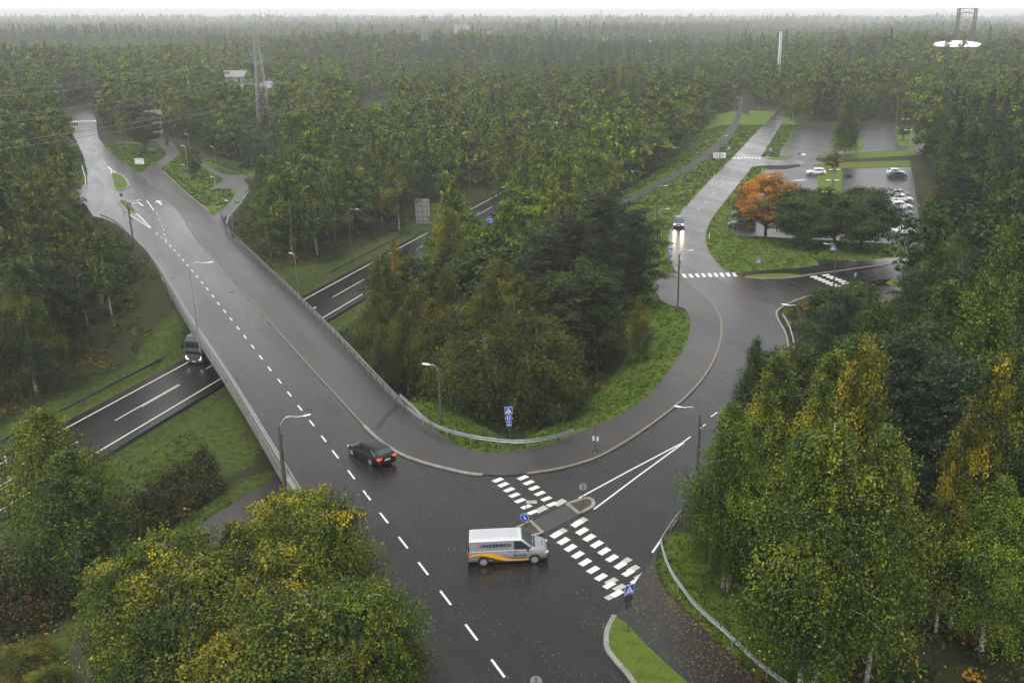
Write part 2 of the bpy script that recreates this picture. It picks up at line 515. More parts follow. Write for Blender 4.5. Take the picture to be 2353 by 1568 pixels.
foot_c = smooth([at(690, 1070, ZF), at(655, 1118, ZF), at(600, 1150, ZF), at(500, 1215, ZF), at(400, 1292, ZF), at(330, 1350, ZF), at(262, 1440, ZF), at(225, 1510, ZF), at(205, 1580, ZF), at(190, 1660, ZF)], 4)
b = MB()
foot_l, foot_r = [], []
for i, p in enumerate(foot_c):
    d = (foot_c[min(i + 1, len(foot_c) - 1)] - foot_c[max(i - 1, 0)]).normalized(); n_ = Vector((d.y, -d.x, 0)) * 1.9
    foot_l.append(p - n_); foot_r.append(p + n_)
# it goes on under the bridge and up the far side of the deck
back = Vector((foot_c[0] - foot_c[3])).normalized()
ext = [foot_c[0] + back * k for k in (14, 9, 4)]
nb = Vector((back.y, -back.x, 0)) * 1.9
FOOT = [p + nb for p in ext] + foot_l + foot_r[::-1] + [p - nb for p in ext[::-1]]
slab('footpath', xy(FOOT), ZF, M['path'])

# ---------------------------------------------------------------- ground heights
def in_poly(x, y, poly):
    x = np.asarray(x, float); y = np.asarray(y, float)
    c = np.zeros(x.shape, bool)
    n = len(poly)
    for i in range(n):
        x0, y0 = poly[i]; x1, y1 = poly[(i + 1) % n]
        if y0 == y1: continue
        k = ((y0 > y) != (y1 > y)) & (x < (x1 - x0) * (y - y0) / (y1 - y0) + x0)
        c ^= k
    return c
def seg_dist(x, y, pts, closed=False):
    x = np.asarray(x, float); y = np.asarray(y, float)
    d = np.full(x.shape, 1e9)
    n = len(pts)
    for i in range(n if closed else n - 1):
        x0, y0 = pts[i][:2]; x1, y1 = pts[(i + 1) % n][:2]
        dx, dy = x1 - x0, y1 - y0
        L = dx * dx + dy * dy
        if L < 1e-9: continue
        t = np.clip(((x - x0) * dx + (y - y0) * dy) / L, 0, 1)
        d = np.minimum(d, (x - x0 - t * dx) ** 2 + (y - y0 - t * dy) ** 2)
    return np.sqrt(d)
def poly_dist(x, y, poly):            # 0 inside
    d = seg_dist(x, y, poly, True)
    return np.where(in_poly(x, y, poly), 0.0, d)
# the two plateaus at road level: everything right of the ramp, and the far-left junction
J_NL, J_NR = at(694, 1128), at(925, 925)
J_FL, J_FR = at(388, 655), at(545, 560)
UP1 = [(-12, -60), (-8, 30)] + xy(W([(1010, 1640), (971, 1568), (930, 1495), (817, 1328), (760, 1236), (703, 1142)])) + xy([J_NL, J_NR]) + \
      xy(W([(958, 950), (998, 978), (1031, 1005), (1061, 1022), (1118, 1033), (1184, 1030), (1251, 1017), (1364, 973), (1418, 950), (1480, 908), (1545, 825), (1560, 806),
            (1574, 776), (1580, 743), (1572, 722), (1538, 706), (1500, 690), (1480, 640), (1480, 560), (1470, 480), (1440, 458), (1520, 405), (1600, 350), (1680, 262), (1695, 210)])) + [(150, 900), (3000, 900), (3000, -60)]
UP2 = xy([J_FL]) + xy(W([(366, 618), (333, 583), (295, 545), (253, 514), (215, 505), (100, 500), (40, 470), (60, 420), (160, 400), (150, 350), (130, 310), (60, 300), (0, 280), (100, 262),
                         (190, 225), (240, 225), (260, 290), (330, 300), (420, 320), (520, 385), (660, 398), (640, 415), (580, 440), (535, 495), (540, 540), (552, 556)])) + xy([J_FR])
_nr = np.random.default_rng(3)
_waves = [(_nr.uniform(.02, .12) * math.cos(a), _nr.uniform(.02, .12) * math.sin(a), _nr.uniform(0, 6.3)) for a in _nr.uniform(0, 6.3, 9)]
def wob(x, y):
    s = 0
    for a, b_, c in _waves: s = s + np.sin(x * a + y * b_ + c)
    return s / 9
def sstep(a, b_, x):
    t = np.clip((x - a) / (b_ - a), 0, 1)
    return t * t * (3 - 2 * t)
def ground_z(x, y):
    x = np.asarray(x, float); y = np.asarray(y, float)
    s = (x - mo.x) * mn.x + (y - mo.y) * mn.y
    al = (x - mo.x) * md.x + (y - mo.y) * md.y
    base = np.where(s > 0, -6.62 + 1.2 * sstep(7.5, 13, s) + 2.8 * sstep(26, 55, s), -6.62 + .8 * sstep(7, 12, -s) + 3.0 * sstep(14, 40, -s))
    base = base + .5 * wob(x, y) * sstep(9, 20, np.abs(s))
    far = sstep(230, 420, y)
    base = base * (1 - far) + far * (-1.0 + 1.0 * wob(x * .4, y * .4))
    hill = 2.5 * sstep(900, 3500, y) * (.6 + .8 * np.sin(x * .0011 + 1.7) * np.sin(y * .0009 + .4) + .3 * np.sin(x * .0031))
    d1 = poly_dist(x, y, UP1); d2 = poly_dist(x, y, UP2)
    e = np.maximum(-.05 - .42 * np.maximum(0, d1 - .3), -.05 - .42 * np.maximum(0, d2 - .3))
    z = np.maximum(base, e)
    # the footpath bench
    df = seg_dist(x, y, xy(ext[:1]) + xy(foot_c))
    k = 1 - sstep(2.6, 6.5, df)
    z = z * (1 - k) + (ZF - .06) * k
    # nothing rises through the motorway
    k = 1 - sstep(5.6, 7.4, np.abs(s - .2))
    z = z * (1 - k) + (ZM - .12) * k * 1.0
    # the plain roads stay under their slabs
    z = np.where((y > 260) & (np.abs(s) < 8), np.minimum(z, ZM - .12), z)
    rw = in_poly(x, y, MAIN) & ((d1 <= 0) | (d2 <= 0))
    z = np.where(rw, -.16, z)
    return z + hill
# mown verges (grass the colour of lawn): traced outlines plus the strip beside every road
LAWNS = [xy(W(p)) for p in (
    [(1470, 486), (1520, 452), (1560, 420), (1620, 366), (1660, 345), (1700, 300), (1712, 262), (1795, 250), (1768, 276), (1678, 369), (1590, 462), (1548, 512), (1534, 560), (1555, 626), (1525, 632), (1520, 600), (1500, 560)],
    [(1805, 262), (1830, 290), (1820, 310), (1790, 357), (1748, 360), (1785, 300)],
    [(1622, 530), (1660, 470), (1725, 390), (1760, 384), (1740, 440), (1700, 480), (1690, 515), (1700, 540), (1760, 550), (2100, 560), (2190, 575), (2064, 591), (1740, 622), (1668, 622), (1630, 590)],
    [(250, 330), (300, 330), (360, 355), (383, 362), (323, 400), (287, 372)], [(378, 395), (413, 352), (470, 380), (515, 412), (535, 436), (540, 450), (490, 495), (400, 420)],
    [(1535, 1235), (1545, 1310), (1600, 1385), (1680, 1460), (1800, 1560), (1960, 1600), (1830, 1470), (1700, 1380), (1620, 1300), (1575, 1240)],
    [(147, 296), (200, 393), (203, 440), (185, 440), (170, 380), (125, 300)], [(470, 365), (560, 400), (640, 398), (620, 388), (520, 380)])]
LOWGRASS = [xy(W(p, -5.3)) for p in (
    [(240, 1090), (520, 890), (600, 1010), (560, 1070), (400, 1130), (250, 1250), (150, 1240), (200, 1160)],
    [(330, 1300), (560, 1110), (640, 1085), (640, 1100), (430, 1250), (220, 1450), (160, 1568), (60, 1568), (120, 1470), (230, 1400)],
    [(0, 1180), (80, 1210), (60, 1280), (0, 1330)],
    [(120, 940), (420, 790), (430, 815), (160, 965)], [(815, 214), (892, 208), (905, 228), (825, 240)])]
def mown(x, y):
    m = np.zeros(np.shape(x))
    for L in LAWNS: m = np.maximum(m, 1 - sstep(0, 1.5, poly_dist(x, y, L)))
    for L in LOWGRASS: m = np.maximum(m, .42 * (1 - sstep(0, 3, poly_dist(x, y, L))))
    d1 = seg_dist(x, y, UP1[2:-4]); inwood = in_poly(x, y, xy(W([(860, 860), (1000, 960), (1180, 1010), (1420, 930), (1560, 800), (1560, 700), (1350, 650), (900, 700)])))
    m = np.maximum(m, (1 - sstep(5.0, 8.0, d1)))
    s = (x - mo.x) * mn.x + (y - mo.y) * mn.y
    m = np.maximum(m, .4 * (1 - sstep(9, 14, np.abs(s))) * (y > 60) * (y < 215))
    return m
def axis_(c, step0, lim0, lim1, grow=1.14):
    v = list(np.arange(c[0], c[1], step0))
    s = step0
    while v[-1] < lim1: s *= grow; v.append(v[-1] + s)
    s = step0
    lo = [v[0]]
    while lo[-1] > lim0: s *= grow; lo.append(lo[-1] - s)
    return np.array(lo[::-1][:-1] + v)
gx = axis_((-105, 85), 1.0, -9000, 9000)
gy = axis_((30, 210), 1.0, -150, 16000, 1.10)
GX, GY = np.meshgrid(gx, gy)
GZ = ground_z(GX.ravel(), GY.ravel())
me = bpy.data.meshes.new("ground")
nx, ny = len(gx), len(gy)
co = np.stack([GX.ravel(), GY.ravel(), GZ], 1)
me.vertices.add(nx * ny); me.vertices.foreach_set("co", co.ravel())
I = np.arange(nx * ny).reshape(ny, nx)
q = np.stack([I[:-1, :-1], I[:-1, 1:], I[1:, 1:], I[1:, :-1]], -1).reshape(-1, 4)
me.loops.add(q.size); me.loops.foreach_set("vertex_index", q.ravel().astype(np.int32))
me.polygons.add(len(q)); me.polygons.foreach_set("loop_start", np.arange(0, q.size, 4, dtype=np.int32)); me.polygons.foreach_set("loop_total", np.full(len(q), 4, np.int32))
me.update(calc_edges=True)
at_ = me.attributes.new("mown", 'FLOAT', 'POINT')
MW = mown(GX.ravel(), GY.ravel())
at_.data.foreach_set("value", MW.astype(np.float32))
def ground_mat():
    m, nt, b = nodes("grass_and_forest_floor")
    a = nt.nodes.new("ShaderNodeAttribute"); a.attribute_name = "mown"
    n1 = noise(nt, .12, 6, .65); n2 = noise(nt, 1.7, 6, .7); n3 = noise(nt, 14, 4, .75)
    lawn = ramp(nt, n2, [(.28, (.045, .095, .010)), (.5, (.085, .165, .012)), (.72, (.150, .185, .025))])
    lawn = mixc(nt, ramp(nt, n1, [(.4, 0.0), (.62, .7)]), lawn, (.150, .170, .026))
    lawn = mixc(nt, ramp(nt, n3, [(.38, .6), (.55, 0.0)]), lawn, (.030, .060, .008))
    lf = noise(nt, 9, 2, .5)
    lawn = mixc(nt, ramp(nt, lf, [(.66, 0.0), (.70, .8)]), lawn, (.22, .15, .03))
    wild = ramp(nt, n2, [(.3, (.020, .026, .009)), (.5, (.040, .050, .014)), (.7, (.062, .050, .022))])
    wild = mixc(nt, ramp(nt, n3, [(.35, .7), (.6, 0.0)]), wild, (.012, .014, .006))
    ad = nt.nodes.new("ShaderNodeMath"); ad.operation = 'MULTIPLY_ADD'
    nt.links.new(n2, ad.inputs[0]); ad.inputs[1].default_value = .5
    nt.links.new(a.outputs['Fac'], ad.inputs[2])
    c = mixc(nt, ramp(nt, ad.outputs[0], [(.55, 0.0), (.8, 1.0)]), wild, lawn)
    nt.links.new(c, b.inputs['Base Color'])
    b.inputs['Roughness'].default_value = .85
    b.inputs['Specular IOR Level'].default_value = .2
    hh = nt.nodes.new("ShaderNodeMath"); hh.operation = 'ADD'
    nt.links.new(n3, hh.inputs[0]); nt.links.new(n2, hh.inputs[1])
    bump(nt, b, hh.outputs[0], .8, .25)
    return m
M['ground'] = ground_mat()
g = link('ground', me, M['ground']); tag(g, kind='structure')
for p in me.polygons: p.use_smooth = True

# ---------------------------------------------------------------- kerbs
def ribbon(name, pts, wd, top, m, bottom=-.1, closed=False, joints=True):
    b = MB()
    P = [Vector((p[0], p[1], 0)) for p in pts]
    b.sweep(P, [(-wd / 2, bottom), (wd / 2, bottom), (wd / 2, top - .02), (wd / 2 - .03, top), (-wd / 2 + .03, top), (-wd / 2, top - .02)], closed)
    return tag(b.build(name, m), kind='structure')
kb = smooth(kerb_bridge, 5)
ribbon('kerb', W(kb[:60]), .14, .10, M['stone_y'])
ribbon('kerb', W(kb[59:]), .30, .125, M['stone'])
ribbon('kerb', W(smooth(kerb_bend[:-1], 5)), .24, .12, M['stone_y'])
ribbon('kerb', W(smooth(road_mid_right, 4)), .12, .05, M['stone'])
ribbon('kerb', W(smooth(side_top, 3)), .20, .10, M['stone'])
ribbon('kerb', W(smooth(side_bottom[4:13], 4)), .26, .11, M['stone'])
ribbon('kerb', W(smooth([(1411, 1415), (1398, 1440), (1392.5, 1462), (1393.5, 1484), (1400, 1500), (1411, 1514), (1425, 1530), (1438, 1544), (1455, 1568), (1482, 1608)], 4)), .32, .13, M['stone'])
def grass_island(name, poly, top, m=None):
    return tag(MB().prism(poly, -.2, top).build(name, m or M['verge']), kind='structure')
def verge_mat():
    m, nt, b = nodes("verge_grass")
    n2 = noise(nt, 1.4, 6, .7); n3 = noise(nt, 12, 4, .75); lf = noise(nt, 8, 2, .5)
    c = ramp(nt, n2, [(.3, (.055, .100, .010)), (.55, (.110, .165, .016)), (.75, (.13, .125, .028))])
    c = mixc(nt, ramp(nt, n3, [(.38, .6), (.55, 0.0)]), c, (.022, .038, .008))
    c = mixc(nt, ramp(nt, lf, [(.64, 0.0), (.68, .8)]), c, (.24, .15, .03))
    nt.links.new(c, b.inputs['Base Color']); b.inputs['Roughness'].default_value = .85
    b.inputs['Specular IOR Level'].default_value = .2
    bump(nt, b, n3, .7, .15)
    return m
M['verge'] = verge_mat()
grass_island('grass_verge', WEDGE, .09)
grass_island('grass_verge', xy(W(smooth([(1712, 636), (1751, 639), (1818, 636.6), (1838, 633), (1815, 629), (1770, 629), (1730, 632)], 4, True))), .05)
grass_island('grass_verge', xy(W(smooth([(2035, 650), (2050, 643), (2075, 638), (2110, 640), (2115, 652), (2085, 658), (2050, 656)], 4, True))), .05)
grass_island('grass_verge', xy(W([(1757, 364), (1790, 361), (1818, 362), (1806, 367), (1775, 367)])), .05)
grass_island('grass_verge', xy(W([(1868, 380), (1885, 375), (2090, 369), (2092, 383), (1945, 387), (1875, 386)])), .06)
grass_island('grass_verge', xy(W([(1875, 361), (1895, 357), (1946, 353), (2105, 345), (2105, 357), (1990, 364), (1905, 366)])), .06)
grass_island('grass_verge', xy(W([(1878, 400), (1878, 440), (1872, 470), (1870, 500), (1930, 500), (1932, 440), (1937, 400), (1930, 385), (1885, 385)])), .07)
grass_island('grass_verge', xy(W([(1908, 320), (1915, 345), (1945, 350), (1985, 340), (1978, 318), (1940, 312)])), .06)
grass_island('grass_verge', xy(W([(2056, 290), (2064, 336), (2098, 338), (2102, 320), (2092, 290)])), .06)

# ---- refuge islands
def island(px, top=.14, wd=.30, fill='soil'):
    P = W(px)
    o = empty('traffic_island', (sum(p.x for p in P) / len(P), sum(p.y for p in P) / len(P), 0))
    c = Vector(o.location)
    L = [p - c for p in P]
    MB().prism([(p.x, p.y) for p in L], -.05, top - .04).build('soil_bed', M[fill], o)
    b = MB(); b.sweep(L, [(-wd / 2, -.05), (wd / 2, -.05), (wd / 2, top - .03), (wd / 2 - .04, top), (-wd / 2 + .04, top), (-wd / 2, top - .03)], True)
    b.build('stone_edge', M['stone'], o)
    return o
islP = A([(1556, 340), (1638, 406), (1690, 380), (1732, 355), (1738, 335), (1728, 312), (1705, 302), (1680, 302), (1620, 318)], 8)
islQ = A([(1303, 459), (1384, 537), (1340, 552), (1290, 575), (1230, 575), (1195, 545), (1192, 520), (1215, 503)], 8)
tag(island([islP[0], islP[1]] + islP[2:]), 'D-shaped stone-edged traffic island carrying the grey backed disc sign', 'traffic island', 'refuge islands at the junction')
tag(island(islQ), 'stone-edged traffic island carrying the blue arrow sign behind the silver van', 'traffic island', 'refuge islands at the junction')
tag(MB().sheet(xy(W(A([(1547, 346), (1634, 412), (1392, 536), (1306, 455)], 8))), .010).build('refuge_strip', M['patch']), kind='structure')
i1 = island(A(smooth([(765, 1205), (800, 1195), (850, 1215), (885, 1265), (875, 1295), (830, 1308), (790, 1303), (775, 1260)], 3, True), 1), .12, .5, 'verge')
tag(i1, 'teardrop traffic island with a blue arrow sign on the far-left junction, farther one', 'traffic island', 'islands at the far-left junction')
i2 = island(A(smooth([(815, 1388), (870, 1385), (905, 1410), (938, 1450), (930, 1465), (880, 1462), (850, 1430)], 3, True), 1), .12, .5, 'verge')
tag(i2, 'teardrop traffic island ahead of the white hatched triangle on the bridge road', 'traffic island', 'islands at the far-left junction')

# ---------------------------------------------------------------- markings (sheets 4 mm proud)
ZP = .004
def quads(name, centres, lv, sv, m='paint', k=None, z=ZP):
    """stripes: centre pixels, half vectors along and across, in pixels of quarter k"""
    b = MB()
    for i, (cx, cy_) in enumerate(centres):
        q = [(cx - lv[0] - sv[0], cy_ - lv[1] - sv[1]), (cx + lv[0] - sv[0], cy_ + lv[1] - sv[1]), (cx + lv[0] + sv[0], cy_ + lv[1] + sv[1]), (cx - lv[0] + sv[0], cy_ - lv[1] + sv[1])]
        if k: q = A(q, k)
        b.sheet(xy(W(q)), z)
    return tag(b.build(name, M[m]), kind='structure')
rowA = [(1078, 170), (1115, 202), (1155, 237), (1192, 274), (1230, 312), (1273, 354), (1316, 392)]
rowB = [(1250, 154), (1290, 188), (1327, 225), (1367, 262), (1411, 299), (1450, 337)]
rowC = [(1625, 470), (1658, 522), (1707, 567), (1760, 612), (1810, 660), (1864, 708), (1922, 757), (1977, 808), (2034, 865)]
rowD = [(1481, 545), (1530, 590), (1578, 637), (1629, 685), (1679, 736), (1734, 788), (1788, 838), (1845, 893), (1900, 950)]
quads('zebra_crossing', rowA + rowB, (30, -12), (14, 7), 'paint', 8)
quads('zebra_crossing', rowC + rowD, (32, -19), (18, 10), 'paint', 8)
quads('worn_marking', [(1505, 325), (1375, 372), (1650, 452), (1510, 527), (1955, 728), (2010, 780), (2062, 832), (1860, 866), (1915, 910), (1858, 970)], (34, -18), (18, 10), 'paint_old', 8, z=.002)
quads('zebra_crossing', [(12, 331), (58, 331), (102, 329), (145, 328), (188, 327), (230, 326), (272, 325), (315, 324), (358, 324)], (9, 13), (11, -1), 'paint', 6)
quads('zebra_crossing', [(360, 1089), (384, 1089), (407, 1088), (431, 1087), (455, 1087), (480, 1088), (504, 1089), (528, 1090)], (5, -5), (7, .5), 'paint', 3)
quads('zebra_crossing', [(905, 338), (932, 349), (958, 360), (985, 371), (1012, 383), (1040, 394), (1070, 405), (1095, 417), (988, 327), (1015, 339), (1040, 349), (1070, 359), (1100, 371), (1120, 384),
                         (1225, 417), (1250, 430), (1280, 443), (1310, 455), (1345, 465), (1195, 406)], (25, -2), (5, 4), 'paint', 6)
quads('zebra_crossing', [(485, 842), (505, 840), (522, 838), (540, 837), (562, 836), (582, 836), (602, 835), (620, 834), (640, 834), (655, 834)], (6, 0), (1, 4), 'paint', 1)
b = MB()
dash8 = [(68, 133), (175, 275), (293, 430), (425, 600), (563, 778), (717, 980), (895, 1217), (1078, 1465)]
dash4 = [(2310, 1560), (2230, 1453), (2148, 1346), (2066, 1241), (1993, 1145), (1925, 1056), (1857, 972), (1797, 893), (1741, 819), (1688, 752), (1640, 692), (1592, 631), (1548, 576), (1504, 522), (1467, 472),
         (1428, 423), (1392, 379), (1357, 337), (1326, 297), (1292, 259), (1261, 223), (1232, 191), (1202, 158), (1173, 127), (1143, 97), (1112, 67), (1080, 40), (1045, 8)]
dp = W(A(dash8[::-1], 8)) + W(A(dash4, 4))
for i, p in enumerate(dp):
    d = (dp[min(i + 1, len(dp) - 1)] - dp[max(i - 1, 0)]).normalized()
    L = .9 if i < 9 else .75
    strip([p - d * L, p + d * L], .15, ZP, b)
dp = W(A([(1140, 80), (1134, 50), (1128, 15)], 4) + A([(1120, 1560), (1100, 1510), (1085, 1480), (1077, 1465), (1068, 1450)], 1))
for i, p in enumerate(dp[:-1]):
    d = (dp[i + 1] - p).normalized(); strip([p - d * .5, p + d * .5], .16, ZP, b)
dp = W(A([(742, 1145), (725, 1125), (712, 1105), (700, 1085), (688, 1065), (675, 1045), (660, 1025), (645, 1003), (628, 982), (612, 955), (598, 925), (588, 895), (580, 870)], 1))
for i, p in enumerate(dp[:-1]):
    d = (dp[i + 1] - p).normalized(); strip([p - d * .8, p + d * .8], .16, ZP, b)
dp = W(A([(195, 1302), (110, 1388), (5, 1475)], 6) + A([(210, 1335), (265, 1275), (150, 1400), (100, 1450)], 3))
for i, p in enumerate(dp[:3]): strip([p, p + Vector((.75, 1.1, 0))], .14, ZP, b)
for p in dp[3:]: strip([p, p + Vector((.8, 2.0, 0))], .14, ZP, b)
tag(b.build('centre_line', M['paint']), kind='structure')
b = MB()
strip(W([(1329, 1143.5), (1450, 1078), (1570, 1015)]), .15, ZP, b)
strip(W([(1364, 1169), (1468, 1091), (1571, 1016)]), .15, ZP, b)
strip(W([(1560, 1182), (1529, 1224), (1498, 1268.6)]), .15, ZP, b)
strip(W(A([(1010, 1380), (1060, 1450)], 1)), .22, ZP, b)
hl = W(A([(880, 1472), (940, 1468)], 1) + [(350, 527)]); 
strip([hl[0], hl[2]], .2, ZP, b); strip([hl[1], hl[2]], .2, ZP, b); strip([hl[0], hl[1]], .2, ZP, b)
for k in range(1, 9):
    t = k / 10
    strip([hl[0].lerp(hl[2], t), hl[1].lerp(hl[2], t)], .22, ZP, b)
yl = W(A([(745, 1150), (768, 1172), (812, 1200), (765, 1205)], 1))
strip([yl[0], yl[1]], .5, ZP, b); strip([yl[1], yl[2]], .25, ZP, b); strip([yl[1], yl[3]], .25, ZP, b)
strip(W(A([(460, 870), (500, 838), (560, 838)], 1)), .12, ZP, b)
tag(b.build('lane_line', M['paint']), kind='structure')
def arrow(px, k, turn):
    a, c = W(A(px[:2], k))
    d = (c - a).normalized(); L = (c - a).length; n_ = Vector((d.y, -d.x, 0))
    b = MB()
    if turn:
        q = a + d * L * .75
        strip([a, q], .35, ZP, b); e = q - n_ * 1.2; strip([q + n_ * .17, e], .45, ZP, b)
        b.add([tuple(e + d * .8 + Vector((0, 0, ZP))), tuple(e - d * .8 + Vector((0, 0, ZP))), tuple(e - n_ * 1.2 + Vector((0, 0, ZP)))], [(0, 1, 2)])
    else:
        q = a + d * L * .6
        strip([a, q], .35, ZP, b)
        b.add([tuple(q - n_ * .8 + Vector((0, 0, ZP))), tuple(q + n_ * .8 + Vector((0, 0, ZP))), tuple(c + Vector((0, 0, ZP)))], [(0, 1, 2)])
    tag(b.build('arrow_marking', M['paint']), kind='structure')
arrow([(985, 1418), (945, 1388)], 1, True)
arrow([(1113, 1412), (1082, 1380)], 1, False)

# joints, seams and patches in the asphalt
M['seam'] = mat("bitumen_seam", (.012, .012, .012), .35, vary=.3)
M['repair'] = mat("fresh_asphalt_patch", (.007, .007, .008), .30, vary=.3, nscale=6)
b = MB()
strip(W([(703, 1128), (742, 1090), (790, 1048), (835, 1005)]), .10, ZP, b)
strip(W([(868, 985), (890, 955), (918, 930)]), .45, .0895, b)
strip(W([(385, 655), (430, 600), (492, 588)]), .08, ZP, b)
strip(W([(497, 583), (545, 562)]), .22, .0895, b)
strip_smooth(W(smooth([(1019, 1640), (985, 1568), (960, 1520), (935, 1495), (900, 1450), (850, 1370), (815, 1310)], 3)), .09, ZP, b)
strip(W([(1556, 1195), (1502, 1280), (1466, 1330), (1413, 1413)]), .10, .024, b)
strip(W([(1500, 862), (1545, 874), (1598, 888)]), .07, .0895, b)
tag(b.build('asphalt_seam', M['seam']), kind='structure')
b = MB()
b.sheet(xy(W(smooth([(1880, 596), (1960, 600), (2030, 612), (1950, 622), (1900, 618)], 3, True))), .0035)
rp = random.Random(12)
for cx_, cy_, w_, h_, a_ in ((-13.5, 60, 1.6, 4.2, .5), (-24, 84, 1.4, 5.0, .52), (1.5, 57, 2.2, 1.3, -.6), (-35, 106, 1.2, 3.6, .52), (9, 66, 1.2, 3.8, -.5), (17, 82, 1.4, 4.5, -.3)):
    pts_ = []
    for sx, sy in ((-1, -1), (1, -1), (1, 1), (-1, 1)):
        x_, y_ = sx * w_ / 2 * rp.uniform(.9, 1.1), sy * h_ / 2 * rp.uniform(.92, 1.08)
        pts_.append((cx_ + x_ * math.cos(a_) - y_ * math.sin(a_), cy_ + x_ * math.sin(a_) + y_ * math.cos(a_)))
    b.sheet(pts_, .0025)
tag(b.build('asphalt_patch', M['repair']), kind='structure')
M['puddle'] = mat("puddle_water", (.012, .012, .012), .03, vary=.0)
b = MB()
for p in (smooth([(2000, 646), (2030, 641), (2055, 645), (2045, 655), (2015, 657), (2002, 652)], 4, True), smooth([(1975, 664), (2005, 660), (2012, 667), (1985, 671)], 4, True),
          smooth([(1935, 403), (1955, 402), (1957, 409), (1938, 410)], 4, True), smooth([(1833, 352), (1850, 354), (1848, 357), (1835, 357)], 4, True),
          smooth([(1820, 414), (1850, 412), (1848, 415), (1825, 416)], 4, True)):
    b.sheet(xy(W(p)), .016)
tag(b.build('puddle_water', M['puddle']), kind='structure')
# ---------------------------------------------------------------- the bridge
def offset_path(P, d):
    out = []
    for i, p in enumerate(P):
        t = (P[min(i + 1, len(P) - 1)] - P[max(i - 1, 0)]); t.z = 0; t.normalize()
        out.append(p + Vector((t.y, -t.x, 0)) * d)
    return out
LB = W(smooth([(692, 1126), (668, 1088), (623, 1012), (567, 920), (500, 818), (450, 745), (400, 665), (380, 636)], 3))      # left edge, near to far
RB = W(smooth([(925, 925), (918, 932), (851, 862), (784, 789), (720, 724), (650, 655), (560, 570), (545, 556)][1:], 3))
bridge = empty('road_bridge', tuple((LB[0] + RB[0]) / 2))
tag(bridge, 'concrete road bridge carrying the diagonal road and sidewalk over the motorway', 'bridge')
bo = Vector(bridge.location)
deck = xy([p - bo for p in LB] + [p - bo for p in RB[::-1]])
MB().prism(deck, -1.15, -.31).build('deck', M['concrete_d'], bridge)
for side, P in ((-1, LB), (1, RB)):
    E = [p - bo for p in offset_path(P, .30 * side)]
    b = MB(); b.sweep(E, [(-.30, -1.0), (.30, -1.0), (.30, .16), (.22, .20), (-.22, .20), (-.30, .16)])
    b.build('edge_beam', M['concrete'], bridge)
for Pa, Pb, s in ((LB[0], RB[0], 1), (LB[-1], RB[-1], -1)):
    a, c = Pa - bo, Pb - bo
    b = MB(); b.bar(a + Vector((0, 0, -3.9)), c + Vector((0, 0, -3.9)), .8, 5.4)
    b.build('abutment', M['concrete_d'], bridge)
for t in (.36, .66):
    a, c = LB[int(t * (len(LB) - 1))] - bo, RB[int(t * (len(RB) - 1))] - bo
    for k in (.2, .5, .8):
        p = a.lerp(c, k)
        gz = float(ground_z(p.x + bo.x, p.y + bo.y))
        if abs((p.x + bo.x - mo.x) * mn.x + (p.y + bo.y - mo.y) * mn.y) < 6.5: continue
        b = MB(); b.tube([(p.x, p.y, gz - .5), (p.x, p.y, -1.1)], .45, 12); b.build('pier', M['concrete_d'], bridge)

# ---------------------------------------------------------------- rails
WB = [(-.03, -.155), (.02, -.155), (.035, -.11), (-.035, -.06), (-.035, -.03), (.035, .0), (-.035, .03), (-.035, .06), (.035, .11), (.02, .155), (-.03, .155), (-.05, .06), (-.05, -.06)]
def resample(P, step):
    out, carry = [P[0].copy()], 0
    for a, b_ in zip(P[:-1], P[1:]):
        L = (b_ - a).length; s = step - carry
        while s <= L:
            out.append(a.lerp(b_, s / L)); s += step
        carry = (carry + L) % step
    return out
def guardrail(P, label, group, h=.62, step=4.0, m='galv', post_side=.1, root_name='guard_rail', box=False, zfun=None, mpost=None):
    o = Vector(P[0]); root = empty(root_name, tuple(o)); tag(root, label, 'guard rail', group)
    L = [p - o for p in P]
    b = MB()
    if box: b.sweep([p + Vector((0, 0, h)) for p in L], [(-.05, -.06), (.05, -.06), (.05, .06), (-.05, .06)])
    else: b.sweep([p + Vector((0, 0, h)) for p in L], WB)
    b.build('beam', M[m], root)
    pp = resample(L, step)
    # a long rail keeps its posts countable: one mesh for each of up to a hundred
    pm = MB().box((0, 0, (h - .05) / 2 - .3), (.07, .10, h + .55)).mesh('rail_post'); pm.materials.append(M[mpost or m])
    for i, p in enumerate(pp[:96]):
        a = L[min(range(len(L)), key=lambda k: (L[k] - p).length)]
        q = bpy.data.objects.new('post', pm); COL.objects.link(q); q.parent = root
        q.location = p + Vector((0, 0, 0))
    return root
def railing(P, label, base=.2, h=1.05, step=2.0, m='galv_d', fill=True):
    o = Vector(P[0]); root = empty('bridge_railing', tuple(o)); tag(root, label, 'railing', 'railings of the bridge')
    L = [p - o for p in P]
    for z, s in ((h, .07), (h - .18, .035), (base + .12, .04)):
        b = MB(); b.sweep([p + Vector((0, 0, z)) for p in L], [(-s / 2, -s / 2), (s / 2, -s / 2), (s / 2, s / 2), (-s / 2, s / 2)]); b.build('handrail' if z == h else 'rail', M[m], root)
    pm = MB().box((0, 0, (h + base) / 2 - .05), (.06, .06, h - base + .1)).mesh('railing_post'); pm.materials.append(M[m])
    for p in resample(L, step)[:96]:
        q = bpy.data.objects.new('post', pm); COL.objects.link(q); q.parent = root; q.location = p
    if fill:
        b = MB()
        for p in resample(L, .16): b.box((p.x, p.y, (h - .18 + base + .12) / 2), (.012, .012, h - .30 - base))
        b.build('infill_bars', M[m], root)
    return root
full_R = W(smooth([(513, 495), (518, 512), (525, 526), (534, 543), (547, 557), (600, 607), (650, 655), (720, 724), (784, 789), (851, 862), (918, 932), (945, 955)], 4))
railing(offset_path(full_R, .35), 'long dark railing with thin upright bars on the right side of the bridge', .2, 1.25)
